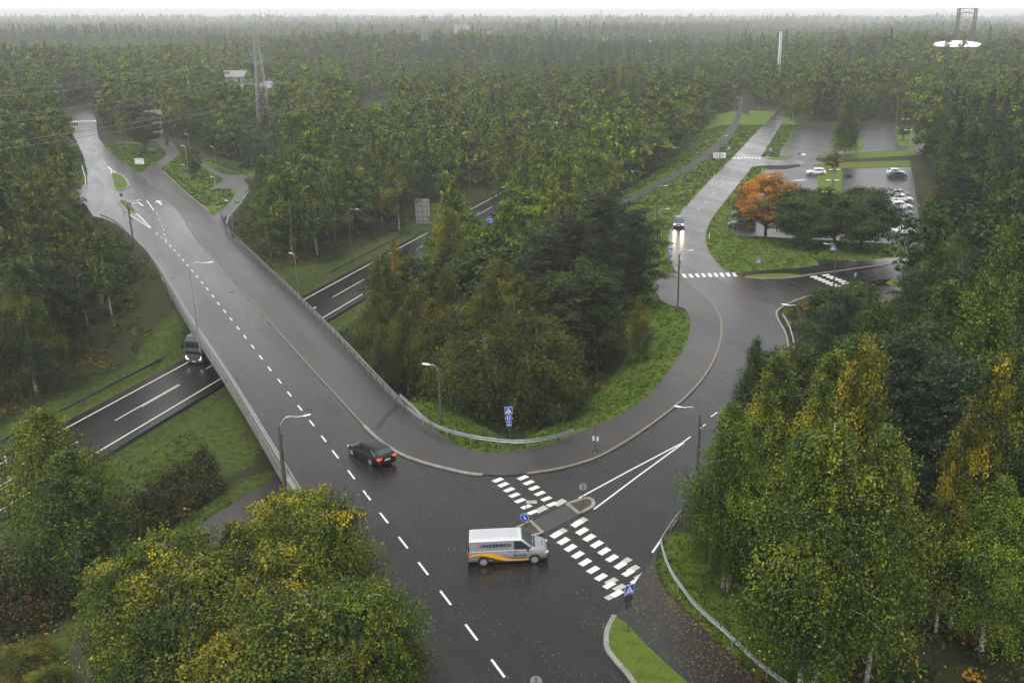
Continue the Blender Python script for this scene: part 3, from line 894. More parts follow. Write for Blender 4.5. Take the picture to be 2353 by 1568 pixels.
gr = W(smooth([(640, 650), (720, 727), (784, 794), (851, 868), (918, 938)], 4))
inner = [at(p[0], p[1], .62) for p in smooth([(540, 548), (650, 648), (720, 715), (784, 780), (851, 851), (905, 908), (928, 930), (951, 948), (984, 969), (1031, 989), (1101, 1005), (1168, 1012.7), (1218, 1012), (1268, 1003), (1318, 989)], 4)]
guardrail([Vector((p.x, p.y, 0)) for p in inner], 'bright steel guard rail along the bridge sidewalk, sweeping round the inside of the bend', 'guard rails', .62, 2.6)
rl = [at(p[0], p[1], .9) for p in smooth([(918, 906), (945, 930), (970, 955), (984, 967)], 4)]
guardrail([Vector((p.x, p.y, 0)) for p in rl], 'short rail joining the bridge railing to the guard rail of the bend', 'guard rails', .85, 3)
left_p = W(smooth([(703, 1142), (683, 1110), (652, 1060), (610, 992), (553, 899), (500, 818), (450, 745), (400, 665), (366, 612), (333, 575), (295, 538), (270, 516), (235, 500)], 4))
lo_ = offset_path(left_p, -.30)
guardrail(lo_, 'steel guard rail along the left edge of the bridge road', 'guard rails', .66, 2.2)
railing([p for p in offset_path(left_p, -.62) if p.y > 68 and p.y < 140], 'railing outside the guard rail on the left side of the bridge', .2, 1.15, 2.0, 'galv')
right_g = [at(p[0], p[1], .62) for p in smooth([(1563, 1176), (1545, 1199), (1523, 1232), (1519, 1244), (1522, 1260), (1531, 1288.6), (1545, 1318), (1568, 1351), (1601, 1392), (1668, 1452), (1728, 1508.6), (1768, 1542), (1804.5, 1568), (1860, 1610)], 4)]
guardrail([Vector((p.x, p.y, 0)) for p in right_g], 'steel guard rail curving beside the leaf-strewn path at the lower right', 'guard rails', .62, 3.2)
sg = [at(p[0], p[1], .62) for p in smooth([(1798, 721), (1808, 738), (1816, 757), (1824, 788), (1822, 800), (1817, 824)], 4)]
guardrail([Vector((p.x, p.y, 0)) for p in sg], 'short guard rail on the corner below the side road', 'guard rails', .6, 3.0)
cg = [at(p[0], p[1], .9) for p in smooth([(374, 392), (400, 417), (430, 444), (455, 465), (479, 484)], 4)]
guardrail([Vector((p.x, p.y, 0)) for p in cg], 'railing between the sidewalk and the grass triangle of the path fork', 'guard rails', .85, 2.5, box=True)
pr = [at(p[0], p[1], .8) for p in smooth([(572, 434), (552, 466), (530, 490), (523, 503), (521, 520), (530, 538)], 4)]
guardrail([Vector((p.x, p.y, 0)) for p in pr], 'pale railing along the path that joins the bridge sidewalk', 'guard rails', .75, 2.5, box=True)
def along(s0, s1, o, step=5.0): return [Vector((*mw(s, o), float(ZM - .1))) for s in np.arange(s0, s1, step)]
guardrail(along(-105, 60, 6.1), 'dark guard rail on the near side of the motorway', 'motorway guard rails', .72, 6.0, m='post_d')
b_ = guardrail(along(-105, 100, -6.6), 'grey guard rail on the far side of the motorway', 'motorway guard rails', .72, 6.0, m='galv_d')
guardrail([Vector((*mw(s, 6.6), float(ZM - .1))) for s in np.arange(64, 120, 4)], 'guard rail by the motorway right of the bridge', 'motorway guard rails', .72, 4.0, m='galv_d')
lg = [at(p[0], p[1], .7) for p in smooth([(188, 380), (195, 405), (197, 425)], 4)]
guardrail([Vector((p.x, p.y, 0)) for p in lg], 'short white rail on the left edge of the far-left junction', 'guard rails', .7, 3, box=True, m='lamp_white')

# ---------------------------------------------------------------- street lamps
def lamp(base, h, arm, label, wood=True, arm_rise=.9, group='street lamps', z=None, r=.13, head=(.62, .22, .14), headm='lamp_white', boxes=True, short=False):
    """arm: (dx, dy) reach of the bracket"""
    o = empty('street_lamp', tuple(base)); tag(o, label, 'street lamp', group)
    b = MB(); hp = h - arm_rise * .6
    b.tube([(0, 0, -.4), (0, 0, hp * .5), (0, 0, hp)], [r, r * .85, r * .7], 10); b.build('pole', M['wood_pole'] if wood else M['galv'], o, sm=False)
    A_ = Vector((arm[0], arm[1], 0)); L = A_.length; d = A_.normalized() if L else Vector((1, 0, 0))
    p0 = Vector((0, 0, hp - .35)) + d * (r * .7)
    pts = [p0, p0 + d * .12 + Vector((0, 0, arm_rise * .55)), p0 + d * (L * .3) + Vector((0, 0, arm_rise * .85 + .2)), Vector((0, 0, hp + arm_rise * .6)) + A_ * .72, Vector((0, 0, h)) + A_]
    if not short: b = MB(); b.tube(smooth(pts, 5), .032, 8); b.build('bracket', M['galv'], o)
    hb = MB(); e = Vector((0, 0, h)) + A_; ang = math.atan2(d.y, d.x)
    Mx = Matrix.Rotation(ang, 3, 'Z') @ Matrix.Rotation(-.12, 3, 'Y')
    n = 9; prof = [(-.5, .35), (-.42, .7), (-.2, 1), (.1, 1), (.38, .8), (.5, .35)]
    vs, fs = [], []
    for x_, s_ in prof:
        for k in range(n):
            a = 2 * math.pi * k / n
            zz = math.sin(a) * head[2] * .5 * s_
            vs.append(e + Mx @ Vector((x_ * head[0] + head[0] * .3, math.cos(a) * head[1] * .5 * s_, zz if zz > 0 else zz * .6)))
    for i in range(len(prof) - 1):
        for k in range(n): fs.append((i * n + k, i * n + (k + 1) % n, (i + 1) * n + (k + 1) % n, (i + 1) * n + k))
    fs.append(tuple(range(n - 1, -1, -1))); fs.append(tuple(range((len(prof) - 1) * n, len(prof) * n)))
    hb.add(vs, fs); hb.build('lamp_head', M[headm], o, sm=True)
    if wood and boxes:
        b = MB(); b.box(Vector((r + .05, 0, hp * .86)), (.12, .16, .3)); b.box(Vector((r + .03, 0, hp * .8)), (.06, .1, .12)); b.build('cable_box', M['galv_d'], o)
        b = MB(); b.tube([(r * .95, .03, 1.0), (r * .85, .03, hp * .8)], .018, 5); b.build('cable', M['black'], o)
    return o
def lamp_px(xb, yb, yt, dxy_px, label, zb=0.0, **kw):
    bpt, h = foot_top(xb, yb, yt, zb)
    rr = kw.pop('reach', 1.8)
    # the arm reaches over the road
    return lamp(bpt, h, (dxy_px[0] * rr, dxy_px[1] * rr), label, **kw)
lamp_px(657, 1142, 962, (.93, .30), 'wooden street lamp at the near end of the bridge, arm over the road', reach=2.0, r=.15, headm='lamp_white')
lamp_px(459, 800, 606, (.9, .3), 'slender steel street lamp halfway along the left edge of the bridge', wood=False, r=.09, reach=2.2)
lamp_px(306, 555, 462, (.9, .3), 'dark wooden street lamp on the far-left end of the bridge road', reach=1.6)
lamp_px(1014, 975, 838, (-1, .1), 'street lamp with white head inside the guard rail of the bend', zb=-.6, reach=.9, arm_rise=.45, head=(.75, .34, .2), r=.12)
lamp_px(1600, 1115, 938, (-.98, .2), 'tall wooden street lamp on the right kerb, against the road bend', reach=1.5, r=.14)
lamp_px(1556, 712.6, 574, (.95, -.2), 'dark street lamp on the left kerb before the ten-stripe zebra crossing', reach=1.3, r=.12)
lamp_px(1829.5, 795, 703, (-.95, .3), 'grey street lamp inside the corner below the side road', reach=1.3, r=.10, head=(.9, .3, .16))
lamp_px(1914.5, 662, 561, (-.95, .1), 'street lamp beside the double zebra crossing of the side road', reach=1.4, r=.13)
lamp_px(2093, 722, 600, (-.5, .3), 'wooden street lamp under the trees at the right end of the side road', reach=.8, r=.12)
for xb, yb, yt, dr, lb, zb in (
    (1468.5, 455, 394, (-.9, 0), 'street lamp on the verge nearest the wood edge, left of the cycle path', -.5),
    (1508, 505, 427, (.9, 0), 'street lamp on the green verge left of the oncoming car, farther one', 0),
    (1511, 550, 480, (.9, 0), 'street lamp on the green verge left of the oncoming car, nearer one', 0),
    (1562, 405, 340, (-.9, 0), 'street lamp beside the dark cycle path above the green verge', 0),
    (1653, 372, 312, (.9, 0), 'street lamp next to the white direction board', 0),
    (1079, 441, 367, (.95, 0), 'street lamp at the wood edge left of the motorway above the blue sign', -6),
    (809, 606, 481, (.95, 0), 'street lamp by the motorway behind the bridge, carrying small round signs', -6.3),
    (145, 270, 212, (-.7, 0), 'thin street lamp by the side road at the far left, left one', 0),
    (152, 262, 210, (.7, 0), 'thin street lamp by the side road at the far left, right one', 0),
    (177, 240, 203, (.7, 0), 'thin street lamp beyond the far-left junction', 0),
    (162, 372, 325, (.7, 0), 'thin street lamp on the verge left of the far-left road', 0),
    (1686, 262, 225, (.7, 0), 'thin street lamp at the far end of the cycle path', 0),
    (1718, 272, 258, (.7, 0), 'thin street lamp on the grass between cycle path and road', 0)):
    lamp_px(xb, yb, yt, dr, lb, zb=zb, reach=1.5, r=.10, boxes=False, group='distant street lamps')
for xb, yb, yt, lb, zb in (
    (438, 434, 335, 'taller path lamp in front of the round olive tree of the grass triangle', -.2),
    (497, 387, 337, 'path lamp on the grass behind the grass triangle', -.2), (500, 467, 406, 'path lamp standing in the grass triangle', -.1),
    (535, 525, 461, 'path lamp at the mouth of the path onto the bridge', -.2), (579, 388, 368, 'small path lamp before the dark low tree', 0), (436, 345, 308, 'path lamp behind the round olive tree', 0),
    (686, 678, 582, 'thin path lamp on the slope right of the bridge', -6.0), (430, 410, 379, 'short path lamp on the grass triangle next to the taller one', 0)):
    lamp_px(xb, yb, yt, (-1, 0), lb, zb=zb, reach=.35, arm_rise=.1, r=.06, wood=False, boxes=False, group='path lamps', head=(.7, .3, .14))
def twin_lamp(xb, yb, yt, label):
    bpt, h = foot_top(xb, yb, yt)
    o = empty('car_park_lamp', tuple(bpt)); tag(o, label, 'street lamp', 'twin-headed car park lamps')
    b = MB(); b.tube([(0, 0, -.3), (0, 0, h)], [.08, .05], 8); b.build('pole', M['galv_d'], o)
    b = MB(); b.bar((-.75, 0, h), (.75, 0, h), .05); b.build('cross_arm', M['galv_d'], o)
    for s in (-1, 1):
        b = MB(); b.box((s * .85, 0, h + .03), (.9, .4, .13)); b.build('lamp_head', M['lamp_cream'], o, bevel=.03)
M['lamp_cream'] = mat("cream_lamp_glass", (.80, .78, .58), .4, vary=.03)
twin_lamp(1914, 425, 390, 'twin-headed lamp in the car park hedge, nearest the brown tree')
twin_lamp(1909, 455, 414, 'twin-headed lamp in the car park hedge, middle one')
twin_lamp(1900, 490, 441, 'twin-headed lamp in the car park hedge, closest to the dark round trees')
twin_lamp(2084, 332, 299, 'twin-headed lamp on the island of the upper car park, nearer one')
twin_lamp(2077, 302, 274, 'twin-headed lamp on the island of the upper car park, farther one')

# ---------------------------------------------------------------- signs
def facing(p, extra=0.0):
    """turn a sign's face (-Y) toward where the traffic it serves comes from"""
    return math.atan2(p.x, p.y) * -1 + extra
def sign_post(name, base, h, label, group=None, rz=0.0, m='galv_d', r=.03):
    o = empty(name, tuple(base), rz); tag(o, label, 'traffic sign', group)
    b = MB(); b.tube([(0, 0, -.3), (0, 0, h)], r, 8); b.build('pole', M[m], o)
    return o
def plate(o, z, wd, ht, m='blue', name='sign_plate', y=-.05, x=0, back=True, th=.02):
    b = MB(); b.box((x, y, z), (wd, th, ht)); p = b.build(name, M[m], o, bevel=.006)
    return p
def ped_symbol(par, z, s, y=-.062):
    """white triangle with a dark walker over stripes: the crossing sign"""
    b = MB(); b.add([(-.42 * s, y, z - .36 * s), (.42 * s, y, z - .36 * s), (0, y, z + .40 * s)], [(0, 1, 2)]); b.build('white_triangle', M['white'], par)
    y2 = y - .004
    b = MB()
    b.disc((.02 * s, y2, z + .17 * s), (0, -1, 0), .045 * s, .002, 10)
    for a_, c_, w_ in (((.01, .12), (-.01, -.06), .085), ((-.01, -.05), (-.11, -.24), .05), ((-.0, -.05), (.10, -.22), .05), ((.02, .09), (.11, -.03), .035), ((.0, .09), (-.09, -.02), .035)):
        b.bar((a_[0] * s, y2, z + a_[1] * s), (c_[0] * s, y2, z + c_[1] * s), w_ * s, .003, up=(0, 1, 0))
    for k in range(-2, 3): b.bar((k * .12 * s, y2, z - .34 * s), (k * .10 * s, y2, z - .27 * s), .05 * s, .003, up=(0, 1, 0))
    b.build('walker_symbol', M['black'], par)
def crossing_sign(base, h, label, rz, s=.64, extra=(), group='blue pedestrian crossing signs'):
    o = sign_post('crossing_sign', base, h, label, group, rz)
    zc = h - s * .5
    p = plate(o, zc, s, s, 'white'); plate(p, zc, s * .93, s * .93, 'blue', 'blue_face', y=-.0615, th=.004); ped_symbol(p, zc, s * .95, y=-.066)
    return o
def round_plate(o, z, r, m='blue', rim='white', y=-.05, name='round_plate'):
    b = MB(); b.disc((0, y, z), (0, -1, 0), r, .02, 28); p = b.build(name, M[rim], o)
    b = MB(); b.disc((0, y - .012, z), (0, -1, 0), r * .92, .004, 28); b.build('blue_face' if m == 'blue' else 'face', M[m], p)
    return p
def arrow_symbol(par, z, s, y=-.068, ang=-.9):
    d = Vector((math.cos(ang), 0, math.sin(ang))); n_ = Vector((-d.z, 0, d.x)); c = Vector((0, y, z))
    b = MB(); b.bar(c - d * .6 * s, c + d * .2 * s, .16 * s, .003, up=(0, 1, 0))
    q = c + d * .62 * s
    b.add([tuple(q), tuple(c + d * .02 * s + n_ * .34 * s), tuple(c + d * .2 * s), tuple(c + d * .02 * s - n_ * .34 * s)], [(0, 1, 2), (0, 2, 3)])
    b.build('arrow_symbol', M['white'], par)
# crossing sign with round shared-path sign, inside the bend
bpt, h = foot_top(1170, 1010, 933, -.5)
h = 4.0; bpt.z = float(ground_z(bpt.x, bpt.y)); h = atY(1170, 934, bpt.y).z - bpt.z
o = crossing_sign(bpt, h, 'blue crossing sign above a round shared-path sign, inside the guard rail of the bend', .12, .68)
p = round_plate(o, h - 1.06, .32); b = MB()
for x_ in (-.10, .08): b.disc((x_, -.068, h - .94), (0, -1, 0), .04, .002, 10); b.bar((x_, -.068, h - .98), (x_, -.068, h - 1.2), .07, .002, up=(0, 1, 0))
b.build('walker_symbol', M['white'], p)
p = plate(o, h - 1.62, .42, .42, 'white'); plate(p, h - 1.62, .38, .38, 'blue', 'blue_face', y=-.0615, th=.004)
b = MB(); b.disc((-.08, -.066, h - 1.68), (0, -1, 0), .06, .002, 12); b.disc((.08, -.066, h - 1.68), (0, -1, 0), .06, .002, 12); b.bar((-.08, -.066, h - 1.66), (.06, -.066, h - 1.55), .03, .002, up=(0, 1, 0)); b.build('cycle_symbol', M['white'], p)
# post with two little plates at the kerb of the bend
bpt, h = foot_top(1367, 1039, 964)
o = sign_post('kerb_post', bpt, h, 'thin post with two small pale plates at the sidewalk of the bend', None, .3)
plate(o, h * .45, .18, .42, 'white', x=-.16, y=-.03); plate(o, h * .42, .18, .42, 'white', x=.20, y=-.03)
b = MB(); b.tube([(0, 0, .085), (0, 0, .16)], [.32, .22], 10); b.build('foot', M['black'], o)
# round sign seen from behind, D-shaped island
bpt, h = foot_top(1339, 1157, 1110)
def back_disc(bpt, h, label, rz=0.0, r=.32):
    o = sign_post('round_sign', (bpt.x, bpt.y, 0), h, label, 'round signs seen from behind', rz)
    b = MB(); b.disc((0, .05, h - r), (0, 1, 0), r, .02, 28); b.build('sign_plate', M['sign_back'], o)
    b = MB(); b.box((0, -.01, h - r), (.05, .10, r * 1.5)); b.build('clamp', M['galv_d'], o)
    return o
back_disc(bpt, h, 'round sign seen from its grey back on the D-shaped island', .1, .30)
bpt, h = foot_top(1232, 1606, 1553)
back_disc(bpt, h, 'round sign seen from its grey back at the bottom edge of the picture', -.05, .33)
# blue arrow sign
bpt, h = foot_top(1206, 1212, 1178)
h += .0
o = sign_post('arrow_sign', (bpt.x, bpt.y, 0), h, 'round blue sign with a white arrow behind the silver van', 'round blue arrow signs', -.25)
p = round_plate(o, h - .32, .32); arrow_symbol(p, h - .32, .32, ang=-1.05)
# street name sign behind it
bpt, h = foot_top(1209, 1193, 1149)
o = sign_post('street_name_sign', (bpt.x, bpt.y, 0), h, 'white street name sign on a thin pole between the two zebra crossings', None, 0.0)
b = MB(); b.box((.40, 0, h - .12), (.78, .025, .22)); pl_ = b.build('name_plate', M['white'], o)
b = MB()
for zz, x0, x1 in ((h - .075, .08, .70), (h - .16, .10, .62)):
    x_ = x0
    rg = random.Random(4)
    while x_ < x1:
        L = rg.uniform(.015, .04); b.box((x_ + L / 2, -.015, zz), (L, .003, .035)); x_ += L + .012
b.build('name_lettering', M['black'], pl_)
# crossing sign near right
bpt, h = foot_top(1443, 1452, 1341)
o = crossing_sign(bpt, h, 'blue crossing sign over a dark round plate beside the grass wedge at the lower right', -.75, .66)
o.rotation_euler.z = .55
b = MB(); b.disc((0, .06, h - 1.02), (0, 1, 0), .32, .02, 28); b.build('round_plate', M['post_d'], o)
b = MB(); b.box((0, .06, h - 1.52), (.44, .02, .34)); b.build('lower_plate', M['post_d'], o)
# the other crossing signs
for xb, yb, yt, lb in ((1740, 632, 593, 'blue crossing sign on the lawn right of the ten-stripe zebra crossing'), (1909, 616, 564, 'blue crossing sign beside the side-road lamp post'),
                       (1673, 366, 336, 'blue crossing sign on the verge left of the far zebra crossing'), (1768, 362, 339, 'blue crossing sign on the grass right of the far zebra crossing'),
                       (2083, 345, 313, 'pale blue sign on the island of the upper car park')):
    bpt, h = foot_top(xb, yb, yt)
    crossing_sign(bpt, h, lb, 0.0, .68 if yb > 500 else .75)
bpt, h = foot_top(1538, 622, 569)
o = crossing_sign(bpt, h, 'blue crossing sign with a round blue sign beneath it, left of the ten-stripe zebra crossing', 0.0, .68)
p = round_plate(o, h - 1.15, .30); b = MB(); b.bar((0, -.068, h - 1.0), (0, -.068, h - 1.25), .10, .002, up=(0, 1, 0)); b.build('walker_symbol', M['white'], p)
bpt, h = foot_top(1963, 645, 627)
o = sign_post('arrow_sign', (bpt.x, bpt.y, 0), h, 'blue and white post sign in the middle of the side road', 'round blue arrow signs', .6); plate(o, h - .3, .34, .6, 'white'); plate(o, h - .55, .24, .4, 'blue', y=-.068, th=.01)
for xb, yb, yt, lb in ((274, 428, 414, 'round blue arrow sign on the farther teardrop island'), (299, 484, 464, 'round blue arrow sign on the island before the hatched triangle')):
    bpt, h = foot_top(xb, yb, yt)
    o = sign_post('arrow_sign', (bpt.x, bpt.y, 0), h, lb, 'round blue arrow signs', 0.0); p = round_plate(o, h - .40, .42); arrow_symbol(p, h - .40, .42, ang=-.8)
bpt, h = foot_top(282, 470, 444)
o = sign_post('diamond_sign', (bpt.x, bpt.y, 0), h, 'small grey diamond sign on the island by the dark lamp post', None, 0.0); b = MB(); b.disc((0, -.04, h - .35), (0, -1, 0), .42, .02, 4, a0=0); b.build('sign_plate', M['galv_d'], o)
# boards
def board(name, cpx, wd, ht, zb, xb, yb, yt, label, m='white', legs=2, lines=0, mline='black', rz=0.0, ribs=False):
    bpt, h = foot_top(xb, yb, yt, zb)
    o = empty(name, tuple(bpt), rz); tag(o, label, 'sign board')
    for s in ((-1, 1) if legs == 2 else (0,)):
        b = MB(); b.tube([(s * wd * .3, .06, -.3), (s * wd * .3, .06, h)], .05, 8); b.build('post', M['galv_d'], o)
    b = MB(); b.box((0, 0, h - ht / 2), (wd, .05, ht)); p = b.build('panel', M[m], o, bevel=.01)
    if lines:
        b = MB(); rg = random.Random(2)
        for k in range(lines):
            z = h - ht * (.18 + .64 * k / max(1, lines - 1)); x_ = -wd * .42
            while x_ < wd * rg.uniform(.15, .4):
                L = rg.uniform(.06, .22); b.box((x_ + L / 2, -.030, z), (L, .006, ht * .09)); x_ += L + .06
        b.build('lettering', M[mline], p)
    if ribs:
        b = MB()
        for k in range(5): b.box((0, -.05, h - ht * (.1 + .2 * k)), (wd, .06, .06))
        for k in (-1, 0, 1): b.box((k * wd * .33, -.085, h - ht / 2), (.07, .05, ht))
        b.build('stiffeners', M['galv_d'], p)
    return o
board('direction_board', 0, 2.2, 1.4, 0, 322, 384, 364, 'white board on the verge left of the path fork', lines=2, mline='sign_back')
board('direction_board', 0, 3.2, 1.3, 0, 1652, 372, 351, 'white direction board with black lettering at the far zebra crossing', lines=4)
board('gantry_board', 0, 3.0, 5.2, -6.0, 972, 512, 457, 'large grey sign board seen from behind beside the motorway', 'sign_back', ribs=True, lines=0)
board('motorway_sign', 0, 1.6, 2.6, -6.2, 1130, 520, 486, 'blue motorway sign with white lettering under the birches', 'blue', lines=4, mline='white')
# marker posts
def marker(xb, yb, label, col='white', hh=.9):
    p = at(xb, yb); p.z = max(0, float(ground_z(p.x, p.y))) if float(ground_z(p.x, p.y)) > -.5 else float(ground_z(p.x, p.y))
    o = empty('marker_post', tuple(p)); tag(o, label, 'marker post', 'roadside marker posts')
    b = MB(); b.box((0, 0, hh / 2), (.10, .05, hh)); b.build('stake', M[col], o); b = MB(); b.box((0, -.028, hh * .8), (.06, .008, .16)); b.build('reflector', M['yellow'], o)
for xb, yb, lb in ((1629, 548, 'marker post on the verge of the right road bend'), (1751, 397, 'marker post at the first car park entry'), (1778, 310, 'marker post on the verge before the far wood'),
                   (1640, 408, 'marker post on the left verge'), (1742, 450, 'marker post on the lawn above the orange maple'), (1705, 400, 'marker post on the right edge of the far road')):
    marker(xb, yb, lb)
marker(1519, 545, 'green-yellow marker post on the verge near the oncoming car', 'yellow')
p = at(11, 1045, -5.4)
o = empty('marker_post', (p.x, p.y, float(ground_z(p.x, p.y)))); tag(o, 'lone white marker post by the motorway at the left edge', 'marker post', 'roadside marker posts')
b = MB(); b.box((0, 0, .6), (.12, .08, 1.2)); b.build('stake', M['white'], o)
# manholes
for xb, yb, r, lb in ((533, 671, .35, 'round drain cover by the far kerb of the bridge road'), (710, 940, .35, 'round drain cover by the near kerb of the bridge road')):
    p = at(xb, yb); b = MB(); b.disc((0, 0, .0065), (0, 0, 1), r, .005, 18); tag(b.build('drain_cover', M['black'], loc=(p.x, p.y, 0)), lb, 'drain cover', 'drain covers')

# ---------------------------------------------------------------- vehicles
def vpaint(name, col, metal=.0, rough=.28): return mat(name, col, rough, metal, vary=.04, nscale=1.0, coat=.05)
M['silver'] = vpaint("silver_paint", (.27, .28, .30), .25, .36)
M['roof_w'] = vpaint("pale_roof_paint", (.50, .51, .53), .1, .35)
M['carblack'] = vpaint("black_paint", (.006, .006, .008))
M['cargrey'] = vpaint("grey_paint", (.10, .11, .125), .4)
M['carwhite'] = vpaint("white_paint", (.72, .73, .73))
M['cardark'] = vpaint("dark_blue_grey_paint", (.035, .038, .06), .3)
M['carsilver'] = vpaint("car_silver", (.42, .44, .47), .4)
M['glass'] = mat("dark_vehicle_glass", (.012, .015, .018), .06, vary=0, spec=.8)
M['glass_w'] = mat("screen_glass", (.06, .075, .08), .06, vary=0, spec=.9)
M['tyre'] = mat("tyre_rubber", (.012, .012, .012), .8, vary=.1)
M['rim'] = mat("alloy_rim", (.50, .50, .46), .35, .5, vary=.1)
M['plastic'] = mat("black_plastic", (.014, .014, .016), .55, vary=.1)
M['red'] = mat("tail_lamp_red", (.45, .02, .012), .25, vary=0)
M['red_on'] = mat("lit_tail_lamp", (.5, .02, .01), .3, vary=0, emit=(1, .08, .02), estr=1.0)
M['head_on'] = mat("lit_headlamp", (.9, .85, .7), .2, vary=0, emit=(1.0, .80, .42), estr=7)
M['drl'] = mat("daytime_running_lamp", (.9, .9, .9), .2, vary=0, emit=(1.0, .93, .8), estr=2.2)
M['lamp_clear'] = mat("clear_lamp_glass", (.55, .56, .58), .12, vary=.0)
M['orange'] = mat("orange_decal", (.80, .38, .008), .35, vary=.02)
M['decal'] = mat("charcoal_decal", (.045, .045, .055), .4, vary=.02)
M['letter'] = mat("dark_lettering", (.016, .012, .03), .4, vary=0)
M['letter_r'] = mat("red_lettering", (.55, .03, .03), .4, vary=0)
M['hivis'] = mat("lime_cloth", (.35, .60, .05), .8, vary=.1)
M['skin'] = mat("skin", (.42, .25, .18), .6, vary=.05)
M['cloth'] = mat("dark_cloth", (.03, .035, .05), .85, vary=.1)

def text_mesh(s, size, shear=.0, bold=0.0):
    cu = bpy.data.curves.new("lettering", 'FONT'); cu.body = s; cu.size = size; cu.shear = shear; cu.offset = bold; cu.extrude = .002
    cu.align_x = 'LEFT'; cu.resolution_u = 3
    o = bpy.data.objects.new("lettering_source", cu); COL.objects.link(o)
    dg = bpy.context.evaluated_depsgraph_get()
    me = bpy.data.meshes.new_from_object(o.evaluated_get(dg))
    bpy.data.objects.remove(o); bpy.data.curves.remove(cu)
    return me
def wheel(root, x, y, r, wd=.22, spokes=10):
    s = 1 if y > 0 else -1
    o = bpy.data.objects.new('wheel', None); COL.objects.link(o); o.parent = root; o.location = (x, y, r)
    b = MB()
    n = 28; prof = [(-wd / 2, r * .62), (-wd / 2, r * .93), (-wd / 2 + .03, r), (wd / 2 - .03, r), (wd / 2, r * .93), (wd / 2, r * .62)]
    vs, fs = [], []
    for px_, pr in prof:
        for k in range(n): a = 2 * math.pi * k / n; vs.append((math.cos(a) * pr, px_, math.sin(a) * pr))
    for i in range(len(prof) - 1):
        for k in range(n): fs.append((i * n + k, i * n + (k + 1) % n, (i + 1) * n + (k + 1) % n, (i + 1) * n + k))
    b.add(vs, fs); b.build('tyre', M['tyre'], o)
    b = MB(); yo = s * (wd / 2 + .004)
    b.disc((0, yo - s * .03, 0), (0, 1, 0), r * .62, .02, n); 
    b.build('wheel_disc', M['plastic'], o)
    b = MB()
    for k in range(spokes):
        a = 2 * math.pi * k / spokes
        b.bar((math.cos(a) * r * .10, yo, math.sin(a) * r * .10), (math.cos(a) * r * .60, yo, math.sin(a) * r * .60), r * .17, .03, up=(0, 1, 0))
    vs, fs = [], []
    for q in (r * .54, r * .66):
        for k in range(n): a = 2 * math.pi * k / n; vs.append((math.cos(a) * q, yo + s * .012, math.sin(a) * q))
    for k in range(n): fs.append((k, (k + 1) % n, n + (k + 1) % n, n + k))
    b.add(vs, fs); b.disc((0, yo, 0), (0, 1, 0), r * .14, .045, 12)
    b.build('rim', M['rim'], o)
    return o
def loft(b, st):
    """st: list of rings (closed lists of points of equal length), joined; ends capped"""
    n = len(st[0]); vs = [p for r_ in st for p in r_]; fs = []
    for i in range(len(st) - 1):
        for k in range(n): fs.append((i * n + k, (i + 1) * n + k, (i + 1) * n + (k + 1) % n, i * n + (k + 1) % n))
    fs.append(tuple(range(n))); fs.append(tuple(range(len(st) * n - 1, (len(st) - 1) * n - 1, -1)))
    return b.add(vs, fs)
CARS = {
 # L, W, H, wheel radius, front/rear overhang, belt z, sill z; body = (x, top z, half-width factor); cabin = windscreen base/top, roof end, rear base
 'van':   dict(L=5.37, W=1.93, H=1.91, r=.34, fo=.90, ro=1.04, sill=.26, belt=1.13, taper=.94, hood=[(2.685, .62, .72), (2.62, .80, .84), (2.45, .95, .92), (2.05, 1.09, .97), (1.70, 1.16, 1)], tail=[(-2.60, 1.16, .985), (-2.685, 1.14, .96)],
               cab=(1.72, .90, -2.56, -2.66), roofw=.82, side=[(1.52, .35, .86)]),
 'wagon': dict(L=4.78, W=1.82, H=1.50, r=.33, fo=.93, ro=1.14, sill=.22, belt=.93, taper=.92, hood=[(2.39, .48, .62), (2.34, .62, .80), (2.15, .72, .90), (1.7, .82, .97), (1.2, .92, 1)], tail=[(-2.1, .97, .99), (-2.34, .92, .93), (-2.39, .72, .84)],
               cab=(1.22, .42, -1.78, -2.22), roofw=.74, side=[]),
 'suv':   dict(L=4.50, W=1.85, H=1.62, r=.35, fo=.88, ro=.95, sill=.26, belt=1.02, taper=.93, hood=[(2.25, .55, .66), (2.20, .74, .82), (2.0, .88, .92), (1.6, .96, .98), (1.15, 1.02, 1)], tail=[(-2.0, 1.04, .98), (-2.22, .96, .93), (-2.25, .70, .86)],
               cab=(1.15, .42, -1.55, -2.08), roofw=.76, side=[]),
 'hatch': dict(L=4.15, W=1.76, H=1.50, r=.31, fo=.80, ro=.75, sill=.22, belt=.93, taper=.92, hood=[(2.07, .48, .62), (2.02, .64, .80), (1.85, .76, .90), (1.5, .86, .97), (1.1, .93, 1)], tail=[(-1.85, .97, .98), (-2.03, .90, .93), (-2.07, .66, .85)],
               cab=(1.15, .45, -1.25, -1.92), roofw=.75, side=[]),
}
